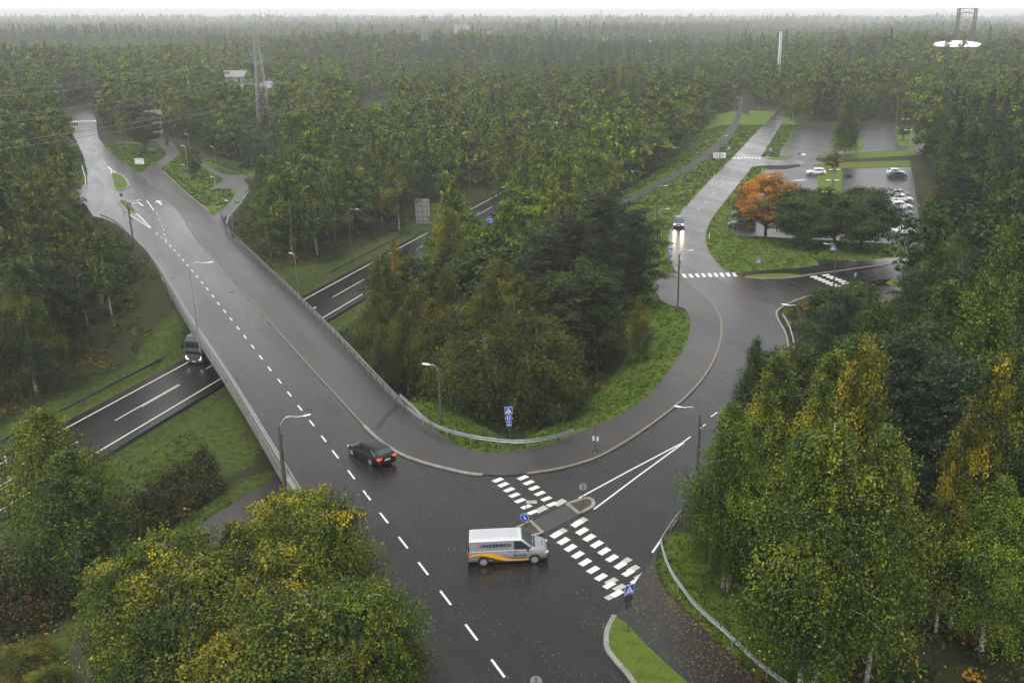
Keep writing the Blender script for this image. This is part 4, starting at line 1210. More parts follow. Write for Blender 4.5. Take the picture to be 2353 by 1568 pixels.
def make_vehicle(kind, paint, name, roofmat=None, lit=False, tail_lit=False, detail=True, spokes=10):
    c = CARS[kind]; hw = c['W'] / 2; L2 = c['L'] / 2; belt = c['belt']; H = c['H']
    root = empty(name)
    def ring(x, top, wf, bot=None):
        w_ = hw * wf; z0 = c['sill'] if bot is None else bot; md_z = z0 + (top - z0) * .45
        half = [(w_ * .86, z0), (w_ * .98, z0 + .10), (w_, md_z), (w_ * .985, top - .10), (w_ * .93, top - .02), (w_ * .80, top + .012)]
        return [(x, y, z) for y, z in half] + [(x, 0, top + .03)] + [(x, -y, z) for y, z in half[::-1]]
    st = [ring(x, t, f, c['sill'] + (.10 if i == 0 else 0)) for i, (x, t, f) in enumerate(c['hood'])]
    st += [ring(x, belt, 1.0) for x in (0.4, -.6, -1.5)] if kind != 'hatch' else [ring(x, belt, 1.0) for x in (.4, -.6, -1.2)]
    st += [ring(x, t, f) for x, t, f in c['tail']]
    b = MB(); loft(b, st); body = b.build('body', M[paint], root)
    for p in body.data.polygons: p.use_smooth = len(p.vertices) == 4
    xb, xt, xr, xe = c['cab']
    rw = c['roofw']
    def cring(x, zt, wt, zb=None, wb=1.0):
        zb = belt - .05 if zb is None else zb
        ww = hw * .955 * wb; t = hw * rw * wt
        zt_ = max(zt, zb + .03)
        return [(x, ww, zb), (x, ww + (t - ww) * .86, zb + (zt_ - zb) * .86), (x, t * .93, zt_ - .02), (x, t * .6, zt_ + .012), (x, 0, zt_ + .02)] + [(x, -t * .6, zt_ + .012), (x, -t * .93, zt_ - .02), (x, -(ww + (t - ww) * .86), zb + (zt_ - zb) * .86), (x, -ww, zb)]
    def zroof(x): return H - .02 - .035 * ((x - xt) / (xr - xt)) ** 2 * (1 if kind != 'van' else .2) - (.03 if x > xt - .05 else 0)
    zb = belt - .05
    # screen: base ring is nearly flat at belt height, top ring at roof height
    N_ = 5; st = []
    for i in range(N_):
        t = i / (N_ - 1); st.append(cring(xb + (xt - xb) * t, zb + .06 + (zroof(xt) - zb - .06) * t, 1.12 - .12 * t, zb, .93 + .07 * t))
    for t in (.25, .5, .75, 1): st.append(cring(xt + (xr - xt) * t, zroof(xt + (xr - xt) * t), 1.0, zb))
    for t in (.5, 1): st.append(cring(xr + (xe - xr) * t, zroof(xr) + (zb + .06 - zroof(xr)) * t * (1 if kind != 'van' else 1), 1.0 + .08 * t, zb, 1 - .02 * t))
    b = MB(); loft(b, st); cab = b.build('cabin', [M[paint], M[roofmat or paint]], root)
    for p in cab.data.polygons:
        p.use_smooth = False
        if p.normal.z > .35: p.material_index = 1
    # glass, proud of the cabin
    def on_side(x, v, s, e=.012):
        """point on the side of the cabin; v from belt (0) to roof edge (1)"""
        if x > xt: t = (xb - x) / (xb - xt); zt = zb + .06 + (zroof(xt) - zb - .06) * t; wt, wb_ = 1.12 - .12 * t, .93 + .07 * t
        elif x >= xr: zt = zroof(x); wt, wb_ = 1.0, 1.0
        else: t = (xr - x) / (xr - xe); zt = zroof(xr) + (zb + .06 - zroof(xr)) * t; wt, wb_ = 1 + .08 * t, 1 - .02 * t
        ww = hw * .955 * wb_; tt = hw * rw * wt
        return Vector((x, s * (ww + (tt - ww) * .86 * v + e), zb + (zt - zb) * .86 * v))
    def pane(nm, pts, m='glass'):
        b = MB(); b.add([tuple(p) for p in pts], [tuple(range(len(pts)))]); return b.build(nm, M[m], root)
    for s in (-1, 1):
        def gl(xs, v0=.14, v1=.90):
            lo = [on_side(x, v0, s) for x in xs]; hi = [on_side(x, v1, s) for x in xs[::-1]]
            P = lo + hi; pane('side_window', P if s > 0 else P[::-1])
        if kind == 'van':
            P = [on_side(x_, v_, s, .035) for x_, v_ in ((1.60, .30), (.96, .93), (.86, .95), (.42, .95), (.42, .12), (1.60, .12))]
            pane('side_window', P if s > 0 else P[::-1])
        else:
            a_ = xb - (xb - xt) * .22
            P = [on_side(a_, .16, s), on_side(xt + .02, .90, s), on_side(.02, .92, s), on_side(.02, .12, s)]; pane('side_window', P[::-1] if s > 0 else P)
            gl([-.95, -.06]); gl([xr + (xe - xr) * .25, -1.03], .14, .86)
    def on_end(t, y, front=True, e=.012):
        if front: x = xb + (xt - xb) * t; z = zb + .06 + (zroof(xt) - zb - .06) * t
        else: x = xr + (xe - xr) * t; z = zroof(xr) + (zb + .06 - zroof(xr)) * t
        n_ = Vector((1, 0, .9)) if front else Vector((-1, 0, .3)); n_.normalize()
        return Vector((x, y, z + .028 - abs(y / hw) ** 2 * .035)) + n_ * (e + .01)
    w0, w1 = hw * rw * 1.0, hw * rw * .84
    W_ = []
    pane('windscreen', [on_end(.10, -w0 * 1.02), on_end(.06, 0), on_end(.10, w0 * 1.02), on_end(.93, w1), on_end(.95, 0), on_end(.93, -w1)], 'glass_w')
    if kind != 'van': pane('rear_window', [on_end(.12, w1, False), on_end(.10, 0, False), on_end(.12, -w1, False), on_end(.80, -w0 * .98, False), on_end(.80, w0 * .98, False)], 'glass_w')
    else:
        for s in (-1, 1):
            b = MB(); b.box((-2.655, s * .42, 1.48), (.02, .62, .42)); b.build('rear_window', M['glass'], root)
    # arches, sills, bumpers
    fx, rx = L2 - c['fo'], -L2 + c['ro']
    for x in (fx, rx):
        for s in (-1, 1):
            b = MB(); n = 20; vs, fs = [], []
            for q, yy in ((c['r'] + .075, hw * 1.004), (c['r'] + .075, hw * .80)):
                for k in range(n + 1): a = math.pi * (k / n * 1.16 - .08); vs.append((x + math.cos(a) * q, s * yy, c['r'] + math.sin(a) * q * .98))
            vs.append((x, s * hw * 1.004, c['r'] * .6)); 
            for k in range(n): fs.append((k, k + 1, 2 * n + 2))
            b.add(vs, fs); b.build('wheel_arch', M['plastic'], root)
            wheel(root, x, s * (hw - .085), c['r'], .22, spokes)
    for s in (-1, 1):
        b = MB(); b.box(((fx + rx) / 2, s * (hw * .965), c['sill'] + .05), (fx - rx - 2 * c['r'] - .12, .09, .12)); b.build('sill', M['plastic'], root)
    b = MB(); b.box((L2 - .16, 0, c['sill'] + .14), (.36, hw * 1.62, .30)); b.build('bumper', M['plastic' if kind == 'van' else paint], root, bevel=.06)
    b = MB(); b.box((-L2 + .10, 0, c['sill'] + .16), (.28, hw * 1.86, .30)); b.build('bumper', M['plastic' if kind == 'van' else paint], root, bevel=.05)
    b = MB(); hz_ = c['hood'][1][1]; b.box((L2 - .01, 0, hz_ - .16), (.06, hw * .95, .16)); b.build('grille', M['plastic'], root, bevel=.02)
    for s in (-1, 1):
        b = MB(); b.box((L2 - .14, s * hw * .70, hz_ - .07), (.30, .34, .15), rz=-s * .5); b.build('headlight', M['head_on' if lit else 'lamp_clear'], root, bevel=.03)
        zt = c['tail'][-1][1]
        if kind == 'van': b = MB(); b.box((-L2 + .045, s * hw * .92, .80), (.10, .13, .52)); b.build('tail_light', M['red'], root, bevel=.015); b = MB(); b.box((-L2 + .06, s * hw * .90, 1.28), (.11, .12, .44)); b.build('tail_pillar', M['plastic'], root)
        else: b = MB(); b.box((-L2 + .10, s * hw * .74, belt - .12), (.24, .40, .16), rz=s * .25); b.build('tail_light', M['red_on' if tail_lit else 'red'], root, bevel=.02)
        b = MB(); b.box((xb - .38, s * (hw + .10), belt + .10), (.13, .20, .16 if kind != 'van' else .26)); b.box((xb - .36, s * (hw - .02), belt + .03), (.08, .16, .05)); b.build('mirror', M['plastic' if kind == 'van' else paint], root, bevel=.02)
        if detail:
            for x in ((.55, .12) if kind == 'van' else (.15, -.85)):
                b = MB(); b.box((x, s * (hw * .992), belt - .12), (.18, .03, .035)); b.build('door_handle', M['plastic'], root)
            b = MB()
            for x in ((.34,) if kind == 'van' else (.0, -1.0)): b.box((x, s * hw * .985, (belt + c['sill']) / 2), (.012, hw * .035, belt - c['sill'] - .12))
            b.build('door_seam', M['black'], root)
    b = MB(); b.box((-L2 - .035, 0, belt - .26 if kind != 'van' else .62), (.02, .50, .11)); b.build('number_plate', M['white'], root)
    b = MB(); b.box((L2 + .03, 0, c['sill'] + .20), (.02, .50, .11)); b.build('number_plate', M['white'], root)
    if kind in ('wagon', 'suv'):
        for s in (-1, 1): b = MB(); b.tube([(xt - .1, s * hw * rw * .86, H + .0), (xt - .25, s * hw * rw * .86, H + .045), (xr + .2, s * hw * rw * .86, H + .03), (xr + .05, s * hw * rw * .86, H - .03)], .016, 6); b.build('roof_rail', M['plastic' if kind == 'wagon' else 'galv'], root)
    return root
def heading(front, rear): d = front - rear; return math.atan2(d.y, d.x)
def place(root, loc, rz, label, cat='car', group=None, z=0.0):
    root.location = (loc[0], loc[1], z); root.rotation_euler = (0, 0, rz); tag(root, label, cat, group)
    return root
# silver van with the orange wave
van = make_vehicle('van', 'silver', 'delivery_van', 'roof_w')
fw, rw_ = at(1227.8, 1283.6, .34), at(1110.9, 1289.6, .34)
hd = heading(fw, rw_); dv = Vector((math.cos(hd), math.sin(hd), 0)); nv = Vector((-dv.y, dv.x, 0))
c_ = (fw + rw_) / 2 + nv * .95 - dv * (.07)
place(van, c_, hd, 'silver van with an orange wave stripe and company lettering, turning across the junction', 'van')
hwv = CARS['van']['W'] / 2
# upper body side is grey, the waist moulding white
def side_xy(x, z, s=-1, e=.014): # on the flat lower side
    zz = (z - .26) / (1.13 - .26)
    yy = hwv * (1.0 if zz < .6 else 1 - .015 * (zz - .6) / .4 * 1.6)
    return (x, s * (yy + e), z)
def cab_y(z): return hwv * .955 + (hwv * .82 - hwv * .955) * .86 * ((z - 1.08) / (1.89 - 1.08) / .86)
def ribbon_side(name, top, bot, m, s, e, parent):
    vs, fs = [], []
    for (x, zt), (_, zb_) in zip(top, bot): vs += [side_xy(x, zt, s, e), side_xy(x, zb_, s, e)]
    for i in range(len(top) - 1): fs.append((2 * i, 2 * i + 1, 2 * i + 3, 2 * i + 2) if s < 0 else (2 * i, 2 * i + 2, 2 * i + 3, 2 * i + 1))
    b = MB(); b.add(vs, fs); return b.build(name, M[m], parent)
for s in (-1, 1):
    xs = np.linspace(-2.60, 1.38, 24)
    def wave_top(x): t = (x + 2.60) / 3.98; return .86 + .14 * math.sin(min(1, t * 3.4) * math.pi / 2) - .56 * sstep(.30, .78, t) - .0
    def wave_bot(x): t = (x + 2.60) / 3.98; return .76 + .06 * math.sin(min(1, t * 4) * math.pi / 2) - .50 * sstep(.16, .68, t) + .02 * t
    top = [(x, float(wave_top(x))) for x in xs]; bot = [(x, float(min(wave_bot(x), wave_top(x) - .05))) for x in xs]
    ribbon_side('orange_wave', top, bot, 'orange', s, .016, van)
    xs2 = np.linspace(-2.30, 1.0, 20)
    top2 = [(x, float(wave_bot(x)) + .01) for x in xs2]; bot2 = [(x, float(max(.33, wave_bot(x) - .16 * math.sin((x + 2.30) / 3.30 * math.pi)))) for x in xs2]
    ribbon_side('charcoal_wave', top2, bot2, 'decal', s, .012, van)
    b = MB(); b.box((-.35, s * (hwv * .985), 1.10), (4.3, .05, .035)); b.build('waist_moulding', M['roof_w'], van)
    b = MB()
    ll = [(-2.45, 1.16), (.28, 1.16), (.28, 1.74), (-2.45, 1.74)]
    b.add([(x, s * (cab_y(z) + .010), z) for x, z in ll], [(0, 1, 2, 3) if s < 0 else (3, 2, 1, 0)]); pnl = b.build('load_bay_panel', M['silver'], van)
    tilt = math.atan2(cab_y(1.2) - cab_y(1.7), .5)
    for txt, x0, sz_, m_, z0 in (("J", -2.02, .36, 'letter_r', 1.36), ("UNGHEINRICH", -1.84, .30, 'letter', 1.38)):
        me_ = text_mesh(txt, sz_, .28, .018); o_ = link('lettering', me_, M[m_], van)
        if s < 0: o_.matrix_local = Matrix.Translation((x0, -(cab_y(z0) + .016), z0)) @ Matrix.Rotation(math.pi / 2 - tilt, 4, 'X')
        else: o_.matrix_local = Matrix.Translation((-x0 - 1.9, cab_y(z0) + .016, z0)) @ Matrix.Rotation(math.pi, 4, 'Z') @ Matrix.Rotation(math.pi / 2 - tilt, 4, 'X')
    b = MB(); y_ = cab_y(1.27) + .016
    x_ = -1.45; rg = random.Random(3)
    while x_ < -.05: L = rg.uniform(.03, .09); b.box((x_ + L / 2, s * y_, 1.27), (L, .004, .035)); x_ += L + .025
    b.build('small_lettering', M['decal'], van)
    for k, x in enumerate((.50, .82, 1.12)):
        b = MB(); cz = .74
        n = 20; vs, fs = [], []
        for q in (.115, .088):
            for i in range(n): a = 2 * math.pi * i / n; vs.append(side_xy(x + math.cos(a) * q, cz + math.sin(a) * q, s, .018))
        for i in range(n): fs.append((i, (i + 1) % n, n + (i + 1) % n, n + i))
        b.add(vs, fs)
        sy = s * (hwv + .020)
        if k == 0: b.bar((x - .03, sy, cz - .05), (x + .01, sy, cz + .05), .03, .004, up=(0, 1, 0)); b.bar((x, sy, cz - .03), (x + .05, sy, cz + .03), .025, .004, up=(0, 1, 0))
        elif k == 1: b.box((x - .02, sy, cz), (.05, .004, .06)); b.box((x + .04, sy, cz - .01), (.03, .004, .03))
        else: b.disc((x, sy, cz + .01), (0, 1, 0), .05, .004, 12); b.bar((x + .02, sy, cz - .03), (x + .06, sy, cz - .06), .02, .004, up=(0, 1, 0))
        b.build('round_emblem', M['letter'], van)
# bonnet lettering, wipers, roof ribs, papers behind the screen
b = MB(); b.bar((2.33, -.30, 1.035), (2.33, .30, 1.035), .06, .006); b.build('bonnet_lettering', M['decal'], van)
b = MB()
for y in (-.45, -.22, 0, .22, .45): b.box((-.85, y, 1.925), (3.0, .03, .012))
b.build('roof_ribs', M['roof_w'], van)
b = MB(); b.bar((1.76, -.70, 1.165), (1.76, .70, 1.165), .16, .03); b.build('wiper_cowl', M['plastic'], van)
# black estate car
car = make_vehicle('wagon', 'carblack', 'estate_car', tail_lit=True, spokes=7)
fw, rw_ = at(813.2, 1039.3, .33), at(854.2, 1061.6, .33)
hd = heading(fw, rw_); dv = Vector((math.cos(hd), math.sin(hd), 0)); nv = Vector((-dv.y, dv.x, 0))
place(car, (fw + rw_) / 2 - nv * .86 - dv * (-.10), hd, 'black estate car with lit red tail lamps driving onto the bridge')
# oncoming grey car with its lamps on
car = make_vehicle('suv', 'cargrey', 'oncoming_car', lit=True)
p = at(1561, 524); p2 = at(1566, 500)
place(car, p + Vector((0, 2.0, 0)), math.atan2(-1, -.10), 'grey car with bright headlights coming down the right-hand road')
for s in (-1, 1):
    b = MB(); b.box((2.2, s * .62, .42), (.08, .22, .08)); b.build('fog_lamp', M['drl'], car)
    ld = bpy.data.lights.new("headlamp", 'SPOT'); ld.energy = 220; ld.spot_size = R(34); ld.spot_blend = .6; ld.color = (1, .82, .5); ld.shadow_soft_size = .08
    lo = bpy.data.objects.new("headlamp_beam", ld); COL.objects.link(lo); lo.parent = car; lo.location = (2.42, s * .64, .66); lo.rotation_euler = (0, R(-80), 0)
# parked cars
def parked(kind, paint, xp, yp, side, name, label, grp='cars parked in the car park', rz=None):
    c = make_vehicle(kind, paint, name, detail=False, spokes=5)
    q = at(xp, yp)
    rz = (0 if side > 0 else math.pi) if rz is None else rz
    place(c, q + Vector((0, .95, 0)), rz, label, group=grp)
    return c
parked('suv', 'carwhite', 1876, 403, -1, 'parked_car', 'white car with black roof rails parked alone beside the hedge of the lower car park')
parked('hatch', 'carwhite', 2060, 402.5, 1, 'parked_car', 'white car parked behind the dark blue one in the lower car park')
parked('hatch', 'cardark', 2064, 410.5, 1, 'parked_car', 'dark blue car parked in front of the white one')
PK = [('hatch', 'carsilver', 2068, 453, 'silver hatchback, topmost in the column of cars by the right-hand trees'), ('suv', 'carwhite', 2073, 466, 'white car second from the top in the column of parked cars'),
      ('suv', 'carwhite', 2071, 483, 'white car third from the top in the column of parked cars'), ('hatch', 'carsilver', 2075, 497, 'silver car in the middle of the column of parked cars'),
      ('wagon', 'cargrey', 2078, 511, 'grey car below the silver one in the column of parked cars'), ('wagon', 'cardark', 2078, 525, 'dark car second from the bottom in the column of parked cars'),
      ('hatch', 'carwhite', 2081, 541, 'white hatchback at the bottom of the column of parked cars')]
for kd, pc, xp, yp, lb in PK: parked(kd, pc, xp, yp, 1, 'parked_car', lb)
parked('suv', 'cardark', 2194, 305, 1, 'parked_car', 'dark car parked farthest away in the upper car park')
parked('hatch', 'carwhite', 2203, 334, -1, 'parked_car', 'white car glimpsed through the branches in the upper car park')
parked('wagon', 'carblack', 1712, 500, -1, 'parked_car', 'black car half hidden by the orange maple, farther one', rz=math.pi * .95)
parked('wagon', 'cardark', 1706, 524, -1, 'parked_car', 'dark grey car half hidden by the orange maple, nearer one', rz=math.pi * .95)

# ---- coach under the bridge
co = empty('coach')
Lc, Wc, Hc = 12.0, 2.52, 3.55
def cr(x, wf, z0, z1, rnd=.18):
    w_ = Wc / 2 * wf
    return [(x, w_, z0), (x, w_, z1 - rnd), (x, w_ - rnd * .35, z1 - rnd * .3), (x, w_ - rnd, z1), (x, -w_ + rnd, z1), (x, -w_ + rnd * .35, z1 - rnd * .3), (x, -w_, z1 - rnd), (x, -w_, z0)]
b = MB(); loft(b, [cr(6.0, .86, .42, 1.25), cr(5.97, .95, .32, 1.9), cr(5.75, .985, .32, 2.9), cr(5.35, .99, .32, 3.42), cr(4.9, 1, .32, 3.55), cr(-5.7, 1, .32, 3.55), cr(-6.0, .97, .4, 3.4)])
b.build('body', M['cargrey'], co)
b = MB(); b.add([(6.03, -1.02, 1.42), (6.03, 1.02, 1.42), (5.80, 1.10, 2.85), (5.42, 1.08, 3.30), (5.42, -1.08, 3.30), (5.80, -1.10, 2.85)], [(0, 1, 2, 5), (5, 2, 3, 4)]); b.build('windscreen', M['glass'], co)
b = MB(); b.bar((5.22, -1.05, 3.52), (5.22, 1.05, 3.52), .22, .10); b.build('roof_cowl', M['roof_w'], co)
for y in (-.72, -.36, 0, .36, .72): b = MB(); b.box((4.85, y, 3.60), (.30, .22, .10)); b.build('roof_lamp', M['lamp_clear'], co, bevel=.03)
b = MB(); b.tube([(5.1, -1.0, 3.62), (4.6, -.9, 3.66), (4.45, 0, 3.67), (4.6, .9, 3.66), (5.1, 1.0, 3.62)], .03, 6); b.build('lamp_bar', M['roof_w'], co)
for s in (-1, 1):
    b = MB(); b.box((0, s * 1.268, 2.35), (10.6, .012, 1.15)); b.build('side_glazing', M['glass'], co)
    b = MB(); b.bar((6.02, s * 1.06, 1.12), (6.06, s * .98, .74), .09, .05); b.bar((6.06, s * .98, .76), (6.06, s * .74, .70), .08, .05); b.build('headlight', M['drl'], co)
    b = MB(); b.box((6.18, s * 1.36, 2.35), (.16, .22, .55)); b.bar((5.9, s * 1.15, 3.0), (6.18, s * 1.34, 2.7), .05); b.build('mirror', M['plastic'], co)
    for x in (3.4, -2.9, -4.2): wheel(co, x, s * 1.12, .50, .28, 8)
b = MB(); b.box((6.03, 0, 1.02), (.05, 1.5, .26)); b.box((6.03, 0, .62), (.05, 1.2, .16)); b.build('grille', M['galv_d'], co, bevel=.02)
b = MB(); b.box((6.05, 0, .44), (.04, .52, .11)); b.build('number_plate', M['white'], co)
fp = at(446, 838, ZM)
hd = math.atan2(-md.y, -md.x)
ctr = Vector((fp.x, fp.y, 0)) + Vector((md.x, md.y, 0)) * 6.1
off = (ctr.x - mo.x) * mn.x + (ctr.y - mo.y) * mn.y
co.location = (ctr.x, ctr.y, ZM); co.rotation_euler = (0, 0, hd)
tag(co, 'dark coach with lit front lamps emerging from under the bridge', 'coach')

# ---------------------------------------------------------------- pylons, masts and lines
M['lattice'] = mat("lattice_steel", (.30, .31, .32), .6, .3, vary=.1)
M['lattice_d'] = mat("dark_lattice_steel", (.10, .11, .13), .6, .3, vary=.1)
def lattice(root, w0, w1, z0, z1, n, m, t=.12, name='lattice_body', cx=0.0, cw=1.0):
    b = MB(); lv = [z0 + (z1 - z0) * (1 - (1 - i / n) ** 1.25) for i in range(n + 1)]
    def wd(z): return w0 + (w1 - w0) * (z - z0) / (z1 - z0)
    def cn(z): h_ = wd(z) / 2; return [Vector((cx + sx * h_ * cw, sy * h_, z)) for sx, sy in ((-1, -1), (1, -1), (1, 1), (-1, 1))]
    for i in range(n):
        a, c = cn(lv[i]), cn(lv[i + 1])
        for k in range(4):
            b.bar(a[k], c[k], t)
            b.bar(a[k], c[(k + 1) % 4], t * .6); b.bar(a[(k + 1) % 4], c[k], t * .6); b.bar(c[k], c[(k + 1) % 4], t * .55)
    return b.build(name, M[m], root)
bp, hp_ = foot_top(613, 335, 72, -3.0)
pyl = empty('lattice_pylon', tuple(bp), .5); tag(pyl, 'tall grey lattice pylon rising above the wood behind the bridge', 'pylon', 'lattice pylons')
lattice(pyl, 4.6, 1.0, -1, hp_, 10, 'lattice', .13)
def cross(root, z, half, h, m='lattice', t=.09, sag=0):
    b = MB()
    for s in (-1, 1):
        b.bar((0, -.5, z), (s * half, 0, z + sag), t); b.bar((0, .5, z), (s * half, 0, z + sag), t); b.bar((0, 0, z + h), (s * half, 0, z + sag), t)
        for k in (.33, .66): b.bar((s * half * k, 0, z), (s * half * k, 0, z + h * (1 - k)), t * .7)
    return b.build('cross_arm', M[m], root)
zt_ = [hp_ - .6, atY(600, 330 * .3334, bp.y).z - bp.z, 0, 0]
cross(pyl, hp_ - .4, 3.4, .5)
zA = atY(605, 192, bp.y).z - bp.z; cross(pyl, zA, 7.0, 2.2)
zB = atY(600, 142, bp.y).z - bp.z; cross(pyl, zB, 4.5, 1.5)
def pylon(xb, yb, yt, Y, label, arms, w0=6, w1=1.0, m='lattice', n=9, t=.28):
    q = atY(xb, yb, Y); top = atY(xb, yt, Y).z
    gz = float(ground_z(q.x, Y))
    o = empty('lattice_pylon', (q.x, Y, gz), .3); tag(o, label, 'pylon', 'lattice pylons')
    h = top - gz
    lattice(o, w0, w1, 0, h, n, m, t)
    for zf, half in arms: cross(o, h * zf, half, h * .05, m, t * .8)
    return o, h
p1, h1 = pylon(978, 140, 38, 760, 'slim hazy pylon in the middle distance, above the wood', ((.97, 3.5), (.84, 7.0)), 7, 1.2)
p2, h2 = pylon(747, 75, 34, 1500, 'faintest small pylon on the misty skyline', ((.96, 5), (.80, 8)), 9, 1.6, t=.5)
# twin-legged tower at right
Yt = 620.0
q = atY(2213, 100, Yt); top = atY(2216, 20, Yt).z; gz = float(ground_z(q.x, Yt))
o = empty('twin_leg_tower', (q.x, Yt, gz)); tag(o, 'dark twin-legged lattice tower standing behind the white dome', 'pylon', None)
sc_ = Yt / 2200 * .97
H_ = top - gz
zc_ = atY(2216, 73, Yt).z - gz
for s in (-1, 1):
    lattice(o, 2.0, 1.4, 0, H_, 12, 'lattice_d', .22, 'lattice_leg', cx=s * 5.2)
b = MB()
xw = 5.8
for z_ in (H_, H_ - 2.5): b.bar((-xw, 0, z_), (xw, 0, z_), .35)
nn = 3
for k in range(nn):
    z0, z1 = zc_ + (H_ - zc_) * k / nn, zc_ + (H_ - zc_) * (k + 1) / nn
    b.bar((-xw, 0, z0), (xw, 0, z1), .22); b.bar((xw, 0, z0), (-xw, 0, z1), .22)
b.bar((-26 * sc_, 0, zc_), (26 * sc_, 0, zc_), .4)
b.build('bracing', M['lattice_d'], o)
# white dome roof
Yd = 560.0
dm = atY(2198, 98, Yd); ztop = atY(2198, 90, Yd).z - .8
o = empty('domed_hall', (dm.x, Yd, 0)); tag(o, 'shallow white dome of a hall half hidden by the wood at the upper right', 'building')
b = MB(); n = 32; vs, fs = [], []
RD = 14.5
for i in range(8):
    a = (i / 7) * math.pi / 2; rr2, zz = math.cos(a) * RD, ztop - 3 + math.sin(a) * 3
    for k in range(n): vs.append((math.cos(2 * math.pi * k / n) * rr2, math.sin(2 * math.pi * k / n) * rr2, zz))
for i in range(7):
    for k in range(n): fs.append((i * n + k, i * n + (k + 1) % n, (i + 1) * n + (k + 1) % n, (i + 1) * n + k))
b.add(vs, fs); b.build('dome_roof', M['white'], o, sm=True)
b = MB(); b.tube([(0, 0, -2), (0, 0, ztop - 3)], RD - .3, 32, False); b.build('wall', M['concrete_d'], o)
M['stack'] = mat('pale_steel_stack', (.36, .38, .40), .5, vary=.1)
# steel chimney
Yc = 420.0
q0 = atY(1789, 150, Yc); q1 = atY(1793, 72, Yc)
o = empty('chimney', (q0.x, Yc, 0)); tag(o, 'slim white steel chimney rising from the wood right of the far road', 'chimney')
b = MB(); b.tube([(0, 0, 0), (0, 0, q1.z)], [.75, .62], 14); b.build('stack', M['stack'], o, sm=True)
b = MB(); b.tube([(0, 0, q1.z - .05), (0, 0, q1.z + .25)], .70, 14); b.build('rim', M['galv_d'], o)
b = MB()
for z_ in np.arange(2, q1.z - 1, .6): b.bar((-.2, -.80, z_), (.2, -.80, z_), .04)
b.bar((-.2, -.80, 1), (-.2, -.72, q1.z - .5), .05); b.bar((.2, -.80, 1), (.2, -.72, q1.z - .5), .05)
b.build('ladder', M['galv_d'], o)
# radio mast on the horizon
q = atY(1381, 25, 1900); o = empty('radio_mast', (q.x, 1900, float(ground_z(q.x, 1900)))); tag(o, 'thin mast on the horizon, seen faintly through the mist', 'mast')
lattice(o, 2.2, 1.8, 0, q.z - o.location.z, 12, 'lattice', .5, 'mast')
# portal pole pairs of the second line
def portal(xl, xr2, yt, Y, label):
    a, c = atY(xl, yt, Y), atY(xr2, yt, Y); gz = float(ground_z((a.x + c.x) / 2, Y))
    o = empty('portal_pylon', ((a.x + c.x) / 2, Y, gz)); tag(o, label, 'pylon', 'portal pylons')
    hx = (c.x - a.x) / 2; h = a.z - gz
    for s in (-1, 1): b = MB(); b.tube([(s * hx * .45, 0, -.5), (s * hx * .3, 0, h)], .22, 7); b.build('leg', M['lattice'], o)
    b = MB(); b.bar((-hx, 0, h - .2), (hx, 0, h - .2), .35); b.build('cross_beam', M['lattice'], o)
    return o, h, hx
pa = portal(951, 988, 141.5, 560, 'pale portal pylon of two poles and a beam, nearest of the row')
pb = portal(1028, 1072, 142.5, 620, 'pale portal pylon right of the nearest one')
pc = portal(1078, 1136, 137, 640, 'longest portal beam of the row, above the low roof')
# lines
M['wire'] = mat("power_line_wire", (.16, .16, .15), .6, .2, vary=0)
def wire(a, c, sag, label, r=.05):
    a, c = Vector(a), Vector(c)
    P = [a.lerp(c, t) - Vector((0, 0, sag * 4 * t * (1 - t))) for t in np.linspace(0, 1, 18)]
    b = MB(); b.tube(P, r, 4); o = b.build('power_line', M['wire']); tag(o, label, 'power line', 'power lines')
def wpx(x0, y0, Y0, x1, y1, Y1, sag, label, r=.05): wire(atY(x0, y0, Y0), atY(x1, y1, Y1), sag, label, r)
Yp = bp.y
LN = [((-60, 212), (590, 122), 'power line from the pylon leaving the left edge highest'), ((-60, 227), (592, 133), 'power line just below the highest one at the left edge'),
      ((-60, 273), (585, 170), 'third power line from the top at the left edge'), ((-60, 290), (590, 180), 'fourth power line from the top at the left edge'),
      ((-60, 337), (592, 215), 'fifth power line from the top, crossing the far-left junction'), ((-60, 352), (605, 225), 'lowest power line, crossing the far-left road'), ((-60, 140), (230, 118), 'thin upper wire at the far left')]
for (x0, y0), (x1, y1), lb in LN: wpx(x0, y0, Yp - 150, x1, y1, Yp, 1.2, lb, .045)
for k, (y0, x1, y1, lb) in enumerate(((168, 820, 188, 'power line running right from the pylon, upper one'), (200, 820, 205, 'power line running right from the pylon, lower one'))): wpx(612, y0, Yp, x1, y1, Yp + 200, .8, lb, .05)
for k, (x0, y0, x1, y1, lb) in enumerate(((985, 50, 1150, 150, 'hazy wire dropping right from the slim pylon, upper'), (985, 66, 1120, 150, 'hazy wire dropping right from the slim pylon, lower'), (970, 142, 800, 215, 'wire from the portal pylons down over the meadow, first'),
                              (985, 142, 830, 232, 'wire from the portal pylons down over the meadow, second'), (955, 142, 700, 195, 'wire from the portal pylons towards the houses'))):
    wpx(x0, y0, 640, x1, y1, 560, 1, lb, .07)
# overhead cable of the wooden lamp at the right kerb
wpx(1600, 960, at(1600, 1115).y, 1690, 905, at(1600, 1115).y + 22, .4, 'black overhead cable running from the tall wooden lamp post into the trees', .02)

